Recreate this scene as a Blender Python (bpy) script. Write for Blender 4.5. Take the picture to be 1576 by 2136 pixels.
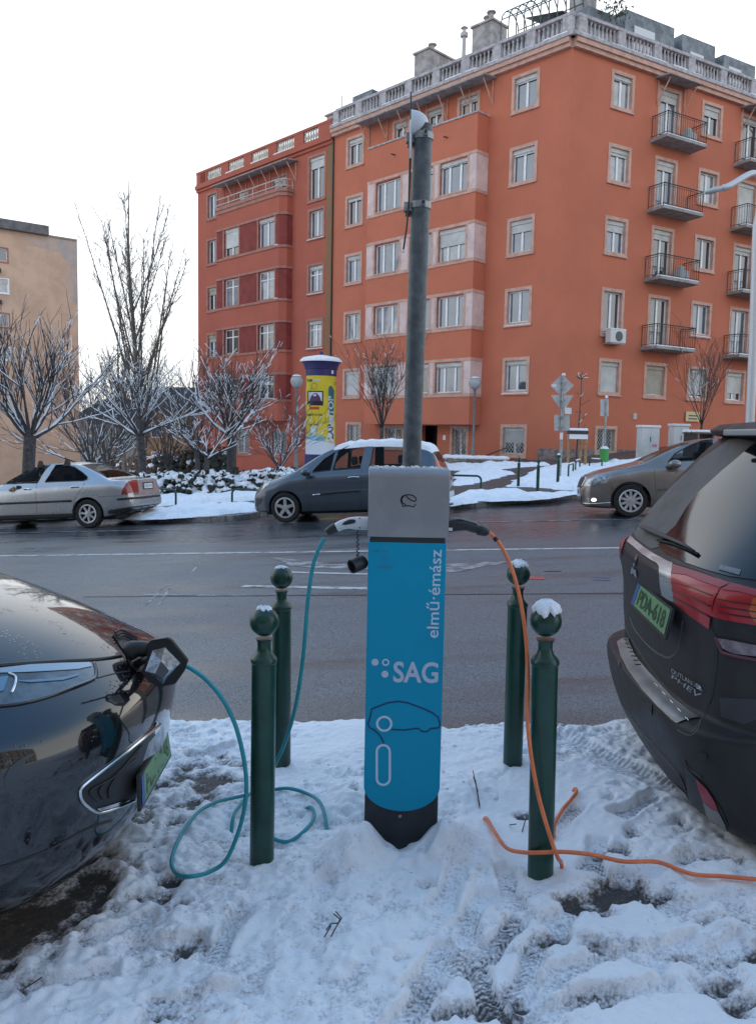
import bpy, bmesh, math, random
import numpy as np
from mathutils import Matrix, Vector
from mathutils.geometry import delaunay_2d_cdt
from mathutils.bvhtree import BVHTree
for o in list(bpy.data.objects): bpy.data.objects.remove(o)
SC = bpy.context.scene
COL = SC.collection
random.seed(7); RNG = np.random.default_rng(7)
PI = math.pi; R = math.radians

# ---------------------------------------------------------------- camera
FPX, PITCH, ROLL, CAMZ = 1672.24, .0947, .0194, 1.6
cd = bpy.data.cameras.new('camera'); cam = bpy.data.objects.new('camera', cd); COL.objects.link(cam)
cd.sensor_fit = 'VERTICAL'; cd.sensor_height = 36; cd.sensor_width = 36; cd.lens = FPX/2136*36
cd.clip_start = .05; cd.clip_end = 2000
cam.matrix_world = Matrix.Translation((0, 0, CAMZ)) @ Matrix.Rotation(PI/2-PITCH, 4, 'X') @ Matrix.Rotation(ROLL, 4, 'Z')
SC.camera = cam
# ---------------------------------------------------------------- sky and sun (low winter sun hidden behind the corner building)
SUN_AZ, SUN_EL = R(24), R(15)
w = bpy.data.worlds.new('World'); SC.world = w; w.use_nodes = True
nt = w.node_tree; nt.nodes.clear()
out = nt.nodes.new('ShaderNodeOutputWorld'); bg = nt.nodes.new('ShaderNodeBackground')
sky = nt.nodes.new('ShaderNodeTexSky'); sky.sky_type = 'NISHITA'; sky.sun_disc = False
sky.sun_elevation = SUN_EL; sky.sun_rotation = SUN_AZ; sky.air_density = 1.0; sky.dust_density = 1.2; sky.ozone_density = 2.0; sky.altitude = 100
# bright winter haze, thickest at the horizon all round and thinning to blue overhead
tcw = nt.nodes.new('ShaderNodeTexCoord'); sepw = nt.nodes.new('ShaderNodeSeparateXYZ'); nt.links.new(tcw.outputs['Generated'], sepw.inputs[0])
ramp = nt.nodes.new('ShaderNodeValToRGB'); re_ = ramp.color_ramp.elements; re_[0].position = .0; re_[0].color = (1.0, 1.0, 1.0, 1); re_[1].position = 1.0; re_[1].color = (.155, .345, .66, 1)
k_ = re_.new(.42); k_.color = (.95, .98, 1.0, 1); k_ = re_.new(.66); k_.color = (.39, .575, .82, 1)
nt.links.new(sepw.outputs[2], ramp.inputs[0]); sc_ = nt.nodes.new('ShaderNodeVectorMath'); sc_.operation = 'SCALE'; sc_.inputs[3].default_value = 14.; nt.links.new(ramp.outputs[0], sc_.inputs[0])
veil = nt.nodes.new('ShaderNodeMix'); veil.data_type = 'RGBA'; veil.inputs[0].default_value = .72
nt.links.new(sky.outputs[0], veil.inputs[6]); nt.links.new(sc_.outputs[0], veil.inputs[7]); nt.links.new(veil.outputs[2], bg.inputs[0])
bg.inputs[1].default_value = .10
nt.links.new(bg.outputs[0], out.inputs[0])
sl = bpy.data.lights.new('sun', 'SUN'); sl.energy = 2.5; sl.angle = R(.6); sl.color = (1, .9, .76)
so = bpy.data.objects.new('sun', sl); COL.objects.link(so)
sdir = Vector((math.sin(SUN_AZ)*math.cos(SUN_EL), math.cos(SUN_AZ)*math.cos(SUN_EL), math.sin(SUN_EL)))
so.rotation_euler = sdir.to_track_quat('Z', 'Y').to_euler(); so.location = (20, 40, 60)
vs = SC.view_settings; vs.view_transform = 'Standard'; vs.look = 'None'; vs.exposure = .5; vs.gamma = 1; vs.use_curve_mapping = False
SC.render.resolution_x, SC.render.resolution_y = 755, 1024
SC.render.engine = 'CYCLES'

# ---------------------------------------------------------------- terrain and design helpers
def T(x, y):
    xx = min(max(x, -30), 30)
    return .059*xx - .005*min(max(y-8, 0), 11) + .0017*max(0, min(y, 60)-17)*(xx+1)
def Tn(x, y):
    xx = np.clip(x, -30, 30)
    return .059*xx - .005*np.clip(y-8, 0, 11) + .0017*np.maximum(0, np.minimum(y, 60)-17)*(xx+1)
def ray(u, v):
    c, s = math.cos(ROLL), math.sin(ROLL); du, dv = u-788, v-1068
    a = (c*du+s*dv)/FPX; b = (s*du-c*dv)/FPX
    return Vector((a, math.cos(PITCH)+b*math.sin(PITCH), b*math.cos(PITCH)-math.sin(PITCH)))
EYE = Vector((0, 0, CAMZ))
def at(u, v, y):
    r = ray(u, v); return EYE + r*(y/r.y)
def gp(u, v, off=0.):
    r = ray(u, v); lo = .8; t = lo
    while t < 140:
        p = EYE+r*t
        if p.z < T(p.x, p.y)+off: break
        lo = t; t *= 1.03
    hi = t
    for _ in range(40):
        m = (lo+hi)/2; p = EYE+r*m
        if p.z < T(p.x, p.y)+off: hi = m
        else: lo = m
    return EYE+r*hi

# ---------------------------------------------------------------- object helpers
def link(o, parent=None, world=False):
    COL.objects.link(o)
    if parent is not None:
        o.parent = parent
        if world: o.matrix_parent_inverse = parent.matrix_basis.inverted()
    return o
def tag(o, label, cat, group=None, kind=None):
    if label: o['label'] = label
    if cat: o['category'] = cat
    if group: o['group'] = group
    if kind: o['kind'] = kind
    return o
def thing(name, label, cat, loc=(0, 0, 0), rz=0, group=None, tilt=None):
    o = bpy.data.objects.new(name, None); o.empty_display_size = .1; COL.objects.link(o)
    o.location = loc; o.rotation_euler = (0, 0, rz) if tilt is None else tilt
    return tag(o, label, cat, group)
def copy_tree(o, parent=None):
    c = o.copy(); COL.objects.link(c)
    if parent is not None: c.parent = parent; c.matrix_parent_inverse = o.matrix_parent_inverse.copy()
    for ch in list(o.children): copy_tree(ch, c)
    return c
class MB:
    def __init__(s): s.v = []; s.f = []
    def add(s, vs, fs):
        b = len(s.v); s.v += [tuple(p) for p in vs]; s.f += [tuple(i+b for i in q) for q in fs]; return s
    def box(s, x0, x1, y0, y1, z0, z1, M=None):
        vs = [(x, y, z) for z in (z0, z1) for y in (y0, y1) for x in (x0, x1)]
        if M is not None: vs = [M @ Vector(p) for p in vs]
        return s.add(vs, [(0, 2, 3, 1), (4, 5, 7, 6), (0, 1, 5, 4), (2, 6, 7, 3), (0, 4, 6, 2), (1, 3, 7, 5)])
    def boxW(s, W, s0, s1, z0, z1, p0, p1):
        vs = [W(a, z, p) for z in (z0, z1) for p in (p0, p1) for a in (s0, s1)]
        return s.add(vs, [(0, 2, 3, 1), (4, 5, 7, 6), (0, 1, 5, 4), (2, 6, 7, 3), (0, 4, 6, 2), (1, 3, 7, 5)])
    def prism(s, poly, t0, t1, fn):
        n = len(poly); vs = [fn(a, b, t0) for a, b in poly]+[fn(a, b, t1) for a, b in poly]
        return s.add(vs, [tuple(range(n))[::-1], tuple(range(n, 2*n))]+[(i, (i+1) % n, (i+1) % n+n, i+n) for i in range(n)])
    def tube(s, pts, r, n=8, caps=True, sy=1.):
        pts = [Vector(p) for p in pts]; m = len(pts); rr = r if isinstance(r, (list, tuple)) else [r]*m
        b = len(s.v); up = None; 
        for i, p in enumerate(pts):
            t = (pts[min(i+1, m-1)]-pts[max(i-1, 0)]).normalized()
            if up is None: up = Vector((0, 0, 1)) if abs(t.z) < .9 else Vector((1, 0, 0))
            e1 = t.cross(up); 
            if e1.length < 1e-5: e1 = t.cross(Vector((0, 1, 0)))
            e1.normalize(); e2 = e1.cross(t); up = e2
            for k in range(n):
                a = 2*PI*k/n; q = p+(e1*math.cos(a)+e2*math.sin(a)*sy)*rr[i]; s.v.append(tuple(q))
        for i in range(m-1):
            for k in range(n):
                k2 = (k+1) % n; s.f.append((b+i*n+k, b+i*n+k2, b+(i+1)*n+k2, b+(i+1)*n+k))
        if caps: s.f.append(tuple(b+k for k in range(n))[::-1]); s.f.append(tuple(b+(m-1)*n+k for k in range(n)))
        return s
    def lathe(s, prof, o=(0, 0, 0), n=24, M=None, caps=True):
        b = len(s.v); m = len(prof); vs = []
        for r_, z in prof:
            for k in range(n):
                a = 2*PI*k/n; p = Vector((o[0]+r_*math.cos(a), o[1]+r_*math.sin(a), o[2]+z))
                vs.append(M @ p if M is not None else p)
        fs = [(i*n+k, i*n+(k+1) % n, (i+1)*n+(k+1) % n, (i+1)*n+k) for i in range(m-1) for k in range(n)]
        if caps and prof[0][0] > 1e-6: fs.append(tuple(range(n))[::-1])
        if caps and prof[-1][0] > 1e-6: fs.append(tuple((m-1)*n+k for k in range(n)))
        return s.add(vs, fs)
    def ball(s, c, r, n=12, m=8, sc=(1, 1, 1)):
        b = len(s.v); vs = []
        for i in range(m+1):
            t = PI*i/m
            for k in range(n):
                a = 2*PI*k/n; vs.append((c[0]+r*sc[0]*math.sin(t)*math.cos(a), c[1]+r*sc[1]*math.sin(t)*math.sin(a), c[2]-r*sc[2]*math.cos(t)))
        return s.add(vs, [(i*n+k, i*n+(k+1) % n, (i+1)*n+(k+1) % n, (i+1)*n+k) for i in range(m) for k in range(n)])
    def mesh(s, name, mat, smooth=None, weld=False):
        me = bpy.data.meshes.new(name); me.from_pydata(s.v, [], s.f); 
        if weld:
            bm = bmesh.new(); bm.from_mesh(me); bmesh.ops.remove_doubles(bm, verts=bm.verts, dist=1e-5); bmesh.ops.recalc_face_normals(bm, faces=bm.faces); bm.to_mesh(me); bm.free()
        me.update()
        if mat: me.materials.append(mat)
        if smooth is not None:
            me.shade_smooth()
            if smooth > 0: me.set_sharp_from_angle(angle=R(smooth))
        return me
    def build(s, name, mat, parent=None, world=False, smooth=None, weld=False):
        o = bpy.data.objects.new(name, s.mesh(name, mat, smooth, weld)); return link(o, parent, world)
def bevel(o, wd, seg=2, ang=35):
    m = o.modifiers.new('bevel', 'BEVEL'); m.width = wd; m.segments = seg; m.limit_method = 'ANGLE'; m.angle_limit = R(ang); m.use_clamp_overlap = True; return o
def subsurf(o, lv=2):
    m = o.modifiers.new('sub', 'SUBSURF'); m.levels = lv; m.render_levels = lv; return o
def poly_cdt(poly, step, jitter=0.):
    """fine triangulation of a 2D polygon: returns 2D points and faces"""
    pts = []; n = len(poly)
    for i in range(n):
        a = Vector(poly[i]); b = Vector(poly[(i+1) % n]); k = max(1, int((b-a).length/step))
        for j in range(k): pts.append(a.lerp(b, j/k))
    m = len(pts); P = np.array([tuple(p) for p in pts])
    x0, y0 = P.min(0); x1, y1 = P.max(0)
    gx, gy = np.meshgrid(np.arange(x0+step/2, x1, step), np.arange(y0+step/2, y1, step)); gx = gx.ravel(); gy = gy.ravel()
    ins = np.zeros(len(gx), bool); md = np.full(len(gx), 1e9)
    for i in range(m):
        xa, ya = P[i]; xb, yb = P[(i+1) % m]
        c = ((ya > gy) != (yb > gy)) & (gx < (xb-xa)*(gy-ya)/((yb-ya) if yb != ya else 1e-12)+xa); ins ^= c
        md = np.minimum(md, np.hypot(gx-xa, gy-ya))
    keep = ins & (md > step*.45)
    allp = pts+[Vector((a, b)) for a, b in zip(gx[keep], gy[keep])]
    r = delaunay_2d_cdt(allp, [(i, (i+1) % m) for i in range(m)], [list(range(m))], 1, 1e-6)
    return r[0], r[2]
def smoothpath(pts, sub=6):
    P = [Vector(p) for p in pts]; o = []
    for i in range(len(P)-1):
        p0 = P[max(i-1, 0)]; p1 = P[i]; p2 = P[i+1]; p3 = P[min(i+2, len(P)-1)]
        for k in range(sub):
            t = k/sub; o.append(.5*((2*p1)+(p2-p0)*t+(2*p0-5*p1+4*p2-p3)*t*t+(3*p1-p0-3*p2+p3)*t**3))
    return o+[P[-1]]
def gfield(ny, nx, corr, seed):
    """smooth random field, unit variance; corr in cells"""
    g = np.random.default_rng(seed).standard_normal((ny, nx)); fy = np.fft.fftfreq(ny)[:, None]; fx = np.fft.rfftfreq(nx)[None]
    k = np.exp(-2*(PI*corr)**2*(fx**2+fy**2)/2); h = np.fft.irfft2(np.fft.rfft2(g)*k, s=(ny, nx)); return (h-h.mean())/h.std()

# ---------------------------------------------------------------- materials
MATS = {}
def mat(name, col, rough=.6, metal=0., var=.0, vscale=4., bump=0., bscale=40., spec=.5, coat=0., det=4, col2=None, lo=.4, hi=.6, trans=0., rvar=0.):
    if name in MATS: return MATS[name]
    m = bpy.data.materials.new(name); m.use_nodes = True; t = m.node_tree; b = t.nodes['Principled BSDF']
    b.inputs['Base Color'].default_value = (*col, 1); b.inputs['Roughness'].default_value = rough; b.inputs['Metallic'].default_value = metal
    b.inputs['Specular IOR Level'].default_value = spec; b.inputs['Coat Weight'].default_value = coat; b.inputs['Coat Roughness'].default_value = .04
    b.inputs['Transmission Weight'].default_value = trans
    tc = t.nodes.new('ShaderNodeTexCoord')
    if var > 0 or col2:
        n = t.nodes.new('ShaderNodeTexNoise'); n.inputs['Scale'].default_value = vscale; n.inputs['Detail'].default_value = det; n.inputs['Roughness'].default_value = .65
        t.links.new(tc.outputs['Object'], n.inputs['Vector'])
        cr = t.nodes.new('ShaderNodeValToRGB'); cr.color_ramp.elements[0].position = lo; cr.color_ramp.elements[1].position = hi
        c2 = col2 if col2 else tuple(c*(1+var) for c in col); c1 = col if col2 else tuple(c*(1-var) for c in col)
        cr.color_ramp.elements[0].color = (*c1, 1); cr.color_ramp.elements[1].color = (*c2, 1)
        t.links.new(n.outputs[0], cr.inputs[0]); t.links.new(cr.outputs[0], b.inputs['Base Color'])
        if rvar > 0:
            mr = t.nodes.new('ShaderNodeMapRange'); mr.inputs[1].default_value = .35; mr.inputs[2].default_value = .65; mr.inputs[3].default_value = rough-rvar; mr.inputs[4].default_value = rough+rvar
            t.links.new(n.outputs[0], mr.inputs[0]); t.links.new(mr.outputs[0], b.inputs['Roughness'])
    if bump > 0:
        n2 = t.nodes.new('ShaderNodeTexNoise'); n2.inputs['Scale'].default_value = bscale; n2.inputs['Detail'].default_value = 3
        t.links.new(tc.outputs['Object'], n2.inputs['Vector'])
        bp = t.nodes.new('ShaderNodeBump'); bp.inputs['Strength'].default_value = bump; bp.inputs['Distance'].default_value = .01
        t.links.new(n2.outputs[0], bp.inputs['Height']); t.links.new(bp.outputs[0], b.inputs['Normal'])
    MATS[name] = m; return m
def glass_mat(name, tint=(.75, .85, .9), alpha=.75, spec=.5, base=(.01, .012, .014)):
    """thin window glass: a clear sheet that reflects at grazing angles"""
    if name in MATS: return MATS[name]
    m = bpy.data.materials.new(name); m.use_nodes = True; t = m.node_tree; t.nodes.clear()
    o = t.nodes.new('ShaderNodeOutputMaterial'); tr = t.nodes.new('ShaderNodeBsdfTransparent'); tr.inputs[0].default_value = (*tint, 1)
    p = t.nodes.new('ShaderNodeBsdfPrincipled'); p.inputs['Base Color'].default_value = (*base, 1); p.inputs['Roughness'].default_value = .03; p.inputs['Specular IOR Level'].default_value = spec
    mx = t.nodes.new('ShaderNodeMixShader'); fr = t.nodes.new('ShaderNodeFresnel'); fr.inputs[0].default_value = 1.5
    ma = t.nodes.new('ShaderNodeMath'); ma.operation = 'MULTIPLY_ADD'; ma.inputs[1].default_value = alpha; ma.inputs[2].default_value = 1-alpha; ma.use_clamp = True
    t.links.new(fr.outputs[0], ma.inputs[0]); t.links.new(ma.outputs[0], mx.inputs[0]); t.links.new(tr.outputs[0], mx.inputs[1]); t.links.new(p.outputs[0], mx.inputs[2]); t.links.new(mx.outputs[0], o.inputs[0])
    MATS[name] = m; return m
M_snow = mat('snow', (.84, .86, .89), .75, var=.05, vscale=9, bump=.5, bscale=60, spec=.3)
M_white = mat('white_plastic', (.74, .75, .76), .45, var=.05, vscale=2)
M_black = mat('black_plastic', (.018, .019, .02), .45, bump=.1, bscale=200)
M_rubber = mat('rubber', (.016, .016, .017), .75, bump=.3, bscale=120, var=.2, vscale=10)
M_chrome = mat('chrome', (.78, .79, .8), .12, metal=1)
M_steel = mat('galvanised_steel', (.33, .35, .36), .5, metal=.7, var=.25, vscale=9, bump=.15, bscale=60)
M_dirtysnow = mat('dirty_snow', (.6, .6, .62), .7, col2=(.8, .82, .86), vscale=14, bump=.6, bscale=50)
# ================================================================ SETTING: ground, road, pavements, snow
DV = Vector((.983, -.186)); NV = Vector((.186, .983))          # along / across the street
M_asph = mat('asphalt', (.05, .05, .052), .5)
def asphalt(m):
    t = m.node_tree; b = t.nodes['Principled BSDF']; b.inputs['Specular IOR Level'].default_value = .5; tc = t.nodes.new('ShaderNodeTexCoord')
    def noise(sc, det=4, stretch=None, ro=.6):
        n = t.nodes.new('ShaderNodeTexNoise'); n.inputs['Scale'].default_value = sc; n.inputs['Detail'].default_value = det; n.inputs['Roughness'].default_value = ro
        if stretch:
            mp = t.nodes.new('ShaderNodeMapping'); mp.inputs['Rotation'].default_value = (0, 0, R(10.7)); mp.inputs['Scale'].default_value = stretch
            t.links.new(tc.outputs['Object'], mp.inputs[0]); t.links.new(mp.outputs[0], n.inputs['Vector'])
        else: t.links.new(tc.outputs['Object'], n.inputs['Vector'])
        return n.outputs[0]
    def rng(x, a, b_, c, d):
        r_ = t.nodes.new('ShaderNodeMapRange'); r_.interpolation_type = 'SMOOTHSTEP'
        for i, v in enumerate((a, b_, c, d)): r_.inputs[i+1].default_value = v
        t.links.new(x, r_.inputs[0]); return r_.outputs[0]
    def mth(op, x, y):
        k = t.nodes.new('ShaderNodeMath'); k.operation = op
        for i, v in enumerate((x, y)):
            if isinstance(v, (int, float)): k.inputs[i].default_value = v
            else: t.links.new(v, k.inputs[i])
        return k.outputs[0]
    sep = t.nodes.new('ShaderNodeSeparateXYZ'); t.links.new(tc.outputs['Object'], sep.inputs[0])
    across = mth('ADD', mth('MULTIPLY', sep.outputs[0], .186), mth('MULTIPLY', sep.outputs[1], .983))
    streak = noise(1.2, 5, (.22, 1.6, 1)); big = noise(.5, 3); fine = noise(95, 3, None, .75); mid = noise(38, 3)
    wet = mth('ADD', rng(across, 11.8, 15.0, 0, .7), mth('MULTIPLY', rng(streak, .46, .7, 0, 1), .45))
    wet = mth('ADD', wet, mth('MULTIPLY', rng(across, 5.2, 4.3, 0, 1), .6)); wet = mth('MINIMUM', wet, 1.)
    r1 = t.nodes.new('ShaderNodeMix'); r1.data_type = 'RGBA'; r1.inputs[6].default_value = (.132, .143, .152, 1); r1.inputs[7].default_value = (.05, .05, .054, 1)
    t.links.new(wet, r1.inputs[0])
    sp = mth('ADD', rng(fine, .34, .66, .25, 1.75), rng(mid, .3, .7, -.2, .2))
    r2 = t.nodes.new('ShaderNodeMix'); r2.data_type = 'RGBA'; r2.blend_type = 'MULTIPLY'; r2.inputs[0].default_value = 1
    t.links.new(r1.outputs[2], r2.inputs[6]); t.links.new(sp, r2.inputs[7]); t.links.new(r2.outputs[2], b.inputs['Base Color'])
    rough = mth('ADD', mth('MULTIPLY', wet, -.33), mth('ADD', rng(big, .35, .65, .42, .52), 0.)); t.links.new(mth('MAXIMUM', rough, .13), b.inputs['Roughness'])
    bp = t.nodes.new('ShaderNodeBump'); bp.inputs['Strength'].default_value = .4; bp.inputs['Distance'].default_value = .003
    hh = mth('ADD', fine, mth('MULTIPLY', noise(60, 3), 1.2)); t.links.new(hh, bp.inputs['Height']); t.links.new(bp.outputs[0], b.inputs['Normal'])
asphalt(M_asph)
M_path = mat('path_asphalt', (.07, .068, .066), .5, var=.35, vscale=3, bump=.4, bscale=120, rvar=.15)
M_pave = mat('pavement', (.17, .165, .165), .6, var=.3, vscale=6, bump=.4, bscale=90)
M_kerb = mat('kerb_stone', (.24, .235, .23), .6, var=.3, vscale=8, bump=.3, bscale=60)
M_soil = mat('ground_soil', (.09, .08, .07), .9, var=.4, vscale=1.5, bump=.4, bscale=20)

def sheet(name, xs, ys, off, m, fn=None):
    X, Y = np.meshgrid(xs, ys); Z = Tn(X, Y)+off
    if fn is not None: Z = fn(X, Y, Z)
    ny, nx = X.shape; v = np.stack([X, Y, Z], -1).reshape(-1, 3)
    i = np.arange(ny*nx).reshape(ny, nx); q = np.stack([i[:-1, :-1], i[:-1, 1:], i[1:, 1:], i[1:, :-1]], -1).reshape(-1, 4)
    me = bpy.data.meshes.new(name); me.from_pydata(v.tolist(), [], q.tolist()); me.materials.append(m); me.shade_smooth()
    o = bpy.data.objects.new(name, me); COL.objects.link(o); return o
ax = np.concatenate([[-400, -200, -100, -60], np.arange(-40, 41, 2.), [60, 100, 200, 400]])
g = sheet('ground', ax, np.concatenate([[-200, -100, -50], np.arange(-30, 80, 2.), [100, 150, 250, 500]]), -.35, M_soil); g['kind'] = 'structure'
road = sheet('road', np.arange(-60, 60.1, 1.), np.concatenate([np.arange(3., 30, .5), np.arange(30, 62, 2.)]), -.12, M_asph); road['kind'] = 'structure'

def on_ground(name, poly, off, m, step=.4, parent=None, kind='structure'):
    P, F = poly_cdt(poly, step); me = bpy.data.meshes.new(name)
    me.from_pydata([(p.x, p.y, T(p.x, p.y)+off) for p in P], [], [list(f) for f in F]); me.materials.append(m); me.update()
    bm = bmesh.new(); bm.from_mesh(me); bmesh.ops.recalc_face_normals(bm, faces=bm.faces)
    if bm.faces and sum(f.normal.z for f in bm.faces) < 0: bmesh.ops.reverse_faces(bm, faces=bm.faces)
    bm.to_mesh(me); bm.free()
    o = bpy.data.objects.new(name, me); link(o, parent)
    if kind and parent is None: o['kind'] = kind
    return o
def wall_edge(mb, pts, off0, off1, wd=.15):
    """kerb running along a ground polyline"""
    for a, b in zip(pts[:-1], pts[1:]):
        a = Vector(a); b = Vector(b); n = Vector((-(b-a).y, (b-a).x)).normalized()*wd
        k = max(1, int((b-a).length/1.0))
        for i in range(k):
            p = a.lerp(b, i/k); q = a.lerp(b, (i+1)/k-.012/max((b-a).length, .1))
            c = [(p.x, p.y), (q.x, q.y), (q.x+n.x, q.y+n.y), (p.x+n.x, p.y+n.y)]
            mb.add([(x, y, T(x, y)+off0) for x, y in c]+[(x, y, T(x, y)+off1) for x, y in c], [(0, 3, 2, 1), (4, 5, 6, 7), (0, 1, 5, 4), (1, 2, 6, 5), (2, 3, 7, 6), (3, 0, 4, 7)])
# near pavement: kerb line b = 4.45
def KB(x): return 4.40-.108*x
near_poly = [(-40, KB(-40)), (40, KB(40)), (40, -30), (-40, -30)]
pv = on_ground('near_pavement', [(x, y-.14) if y > 0 else (x, y) for x, y in near_poly], -.05, M_pave, 2.5)
mb = MB(); wall_edge(mb, [(30, KB(30)-.0), (-30, KB(-30))], -.25, -.045, .14); kb = bevel(mb.build('near_kerb', M_kerb), .012); kb['kind'] = 'structure'
# far pavement
FK = [(-60, 29.5), (-20, 22.5), (-8, 20.25), (-5.7, 19.7), (-5.0, 18.3), (-3.4, 17.85), (-2.95, 18.2), (-2.4, 19.2), (-.5, 19.0), (1.6, 18.7), (2.95, 19.1), (4.8, 19.9), (6.5, 20.9), (9, 22.5), (20, 29), (60, 52)]
FK = [(p.x, p.y) for p in smoothpath([Vector((a, b)).to_3d() for a, b in FK], 4)]
fpv = on_ground('far_pavement', [(x+.03, y+.13) for x, y in FK]+[(60, 130), (-60, 130)], .0, M_path, 1.6)
mb = MB(); wall_edge(mb, FK, -.2, .006, .14); fk = bevel(mb.build('far_kerb', M_kerb), .012); fk['kind'] = 'structure'

# ---- painted markings (worn paint on the asphalt)
def worn(name, col, lo, hi, sc=7):
    m = mat(name, (.1, .1, .1), .5, col2=col, vscale=sc, det=6, lo=lo, hi=hi); return m
M_paint = worn('road_paint', (.55, .55, .55), .36, .5); M_paint2 = worn('road_paint_worn', (.42, .42, .42), .42, .6, 5)
def mark(name, pix, m, step=.12):
    w_ = [gp(u, v, -.12) for u, v in pix]; o = on_ground(name, [(p.x, p.y) for p in w_], -.116, m, step); return o
def lane(name, a, b, wd, m, x0, x1):
    """strip along the street between two pixel points, extended"""
    p = gp(*a, -.12); q = gp(*b, -.12); d = (q-p).to_2d().normalized(); n = Vector((-d.y, d.x))*wd/2
    A = p.to_2d()+d*x0; B = q.to_2d()+d*x1
    return on_ground(name, [tuple(A-n), tuple(B-n), tuple(B+n), tuple(A+n)], -.116, m, .3)
lane('lane_line', (0, 1160), (1300, 1143), .13, M_paint, -20, 15)
lane('lane_line', (960, 1090), (1340, 1083), .1, M_paint2, 0, 12)
lane('lane_line', (0, 1112), (480, 1103), .1, M_paint2, -8, -1)
lane('lane_line', (506, 1223), (770, 1228), .13, M_paint, 0, .4)
lane('lane_line', (606, 1194), (770, 1198), .1, M_paint, 0, .1)
lane('lane_line', (300, 1241), (560, 1243), .05, M_paint2, 0, 0)
mark('direction_arrow', [(565, 1163), (600, 1166), (680, 1175), (760, 1179), (850, 1178), (935, 1177), (1000, 1173), (1064, 1171), (1062, 1175), (1004, 1182), (964, 1192), (935, 1195), (850, 1192), (740, 1188), (660, 1185), (605, 1181), (590, 1172)], M_paint2)
M_tar = mat('tar_joint', (.025, .025, .027), .4)
lane('tar_joint', (520, 1243), (1300, 1238), .03, M_tar, -2, 6)
M_red = worn('red_survey_paint', (.55, .08, .06), .38, .5, 9); M_blue = worn('blue_survey_paint', (.05, .09, .3), .38, .5, 9)
mark('survey_mark', [(1102, 1203), (1136, 1203), (1136, 1209), (1102, 1209)], M_red, .05)
for a, b in (((1234, 1205), (1272, 1206)), ((1236, 1210), (1272, 1211))): lane('survey_mark', a, b, .035, M_blue, 0, 0)
lane('survey_mark', (1134, 1192), (1170, 1192), .05, M_tar, 0, 0)
# salt scratches on the left lane
for a, b in (((305, 1262), (345, 1222)), ((330, 1262), (357, 1224)), ((345, 1222), (357, 1220)), ((398, 1196), (420, 1172))): lane('salt_trace', a, b, .03, M_paint2, 0, 0)

# ---- near snow: one trampled blanket
def snowmat(name):
    m = bpy.data.materials.new(name); m.use_nodes = True; t = m.node_tree; b = t.nodes['Principled BSDF']
    at_ = t.nodes.new('ShaderNodeAttribute'); at_.attribute_name = 'bare'; tc = t.nodes.new('ShaderNodeTexCoord')
    n = t.nodes.new('ShaderNodeTexNoise'); n.inputs['Scale'].default_value = 70; n.inputs['Detail'].default_value = 5; n.inputs['Roughness'].default_value = .7; t.links.new(tc.outputs['Object'], n.inputs['Vector'])
    n3 = t.nodes.new('ShaderNodeTexNoise'); n3.inputs['Scale'].default_value = 7; n3.inputs['Detail'].default_value = 4; t.links.new(tc.outputs['Object'], n3.inputs['Vector'])
    ad = t.nodes.new('ShaderNodeMath'); ad.operation = 'MULTIPLY_ADD'; ad.inputs[1].default_value = 1.7; ad.inputs[2].default_value = -.85; t.links.new(n.outputs[0], ad.inputs[0])
    sm = t.nodes.new('ShaderNodeMath'); sm.operation = 'ADD'; t.links.new(at_.outputs['Fac'], sm.inputs[0]); t.links.new(ad.outputs[0], sm.inputs[1])
    cr = t.nodes.new('ShaderNodeValToRGB'); e = cr.color_ramp.elements; e[0].position = .22; e[0].color = (.87, .88, .9, 1); e[1].position = 1.0; e[1].color = (.06, .054, .052, 1)
    k = e.new(.5); k.color = (.62, .61, .63, 1); k = e.new(.72); k.color = (.3, .285, .285, 1); k = e.new(.85); k.color = (.13, .12, .118, 1)
    t.links.new(sm.outputs[0], cr.inputs[0]); t.links.new(cr.outputs[0], b.inputs['Base Color'])
    b.inputs['Roughness'].default_value = .6; b.inputs['Specular IOR Level'].default_value = .35
    b.inputs['Subsurface Weight'].default_value = 0
    n2 = t.nodes.new('ShaderNodeTexNoise'); n2.inputs['Scale'].default_value = 160; n2.inputs['Detail'].default_value = 4; t.links.new(tc.outputs['Object'], n2.inputs['Vector'])
    bp = t.nodes.new('ShaderNodeBump'); bp.inputs['Strength'].default_value = .55; bp.inputs['Distance'].default_value = .006; t.links.new(n2.outputs[0], bp.inputs['Height']); t.links.new(bp.outputs[0], b.inputs['Normal'])
    return m
M_snowg = snowmat('trampled_snow')
RES = .0078
xs = np.arange(-3.6, 3.6, RES); ys = np.arange(1.25, 5.05, RES); X, Y = np.meshgrid(xs, ys); ny, nx = X.shape
def gf(cm, seed): return gfield(ny, nx, cm/100/RES, seed)
tram = np.clip(.62+.75*gf(34, 9)+.55*np.clip((X-.35)/.8, -1, 1)**2, 0, 1.3)          # trodden and loose areas
H = .05+.008*gf(24, 1)+.0048*gf(10, 2)+(.0036*np.tanh(2.6*gf(5.5, 3))+.0026*np.tanh(2.4*gf(2.6, 33))+.0017*gf(1.25, 4))*(.3+.95*tram)
lump = np.clip(gf(5, 11)-.5, 0, 3)*np.clip(gf(30, 12)+.2, 0, 1.5); H += .004*lump
def G(u, v): p = gp(u, v); return p.x, p.y
def blob(u, v, ru, rv, amp, pw=2., ang=0.):
    """bump or dip at a spot: radii given along / across the view in metres"""
    x, y = G(u, v); c, s = math.cos(ang), math.sin(ang); dx = X-x; dy = Y-y
    a = (c*dx+s*dy)/ru; b_ = (-s*dx+c*dy)/rv; return amp*np.exp(-(a*a+b_*b_)**(pw/2))
wob = 1+.35*gf(7, 21)
B = np.zeros_like(H)                                           # how much ground shows
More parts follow.
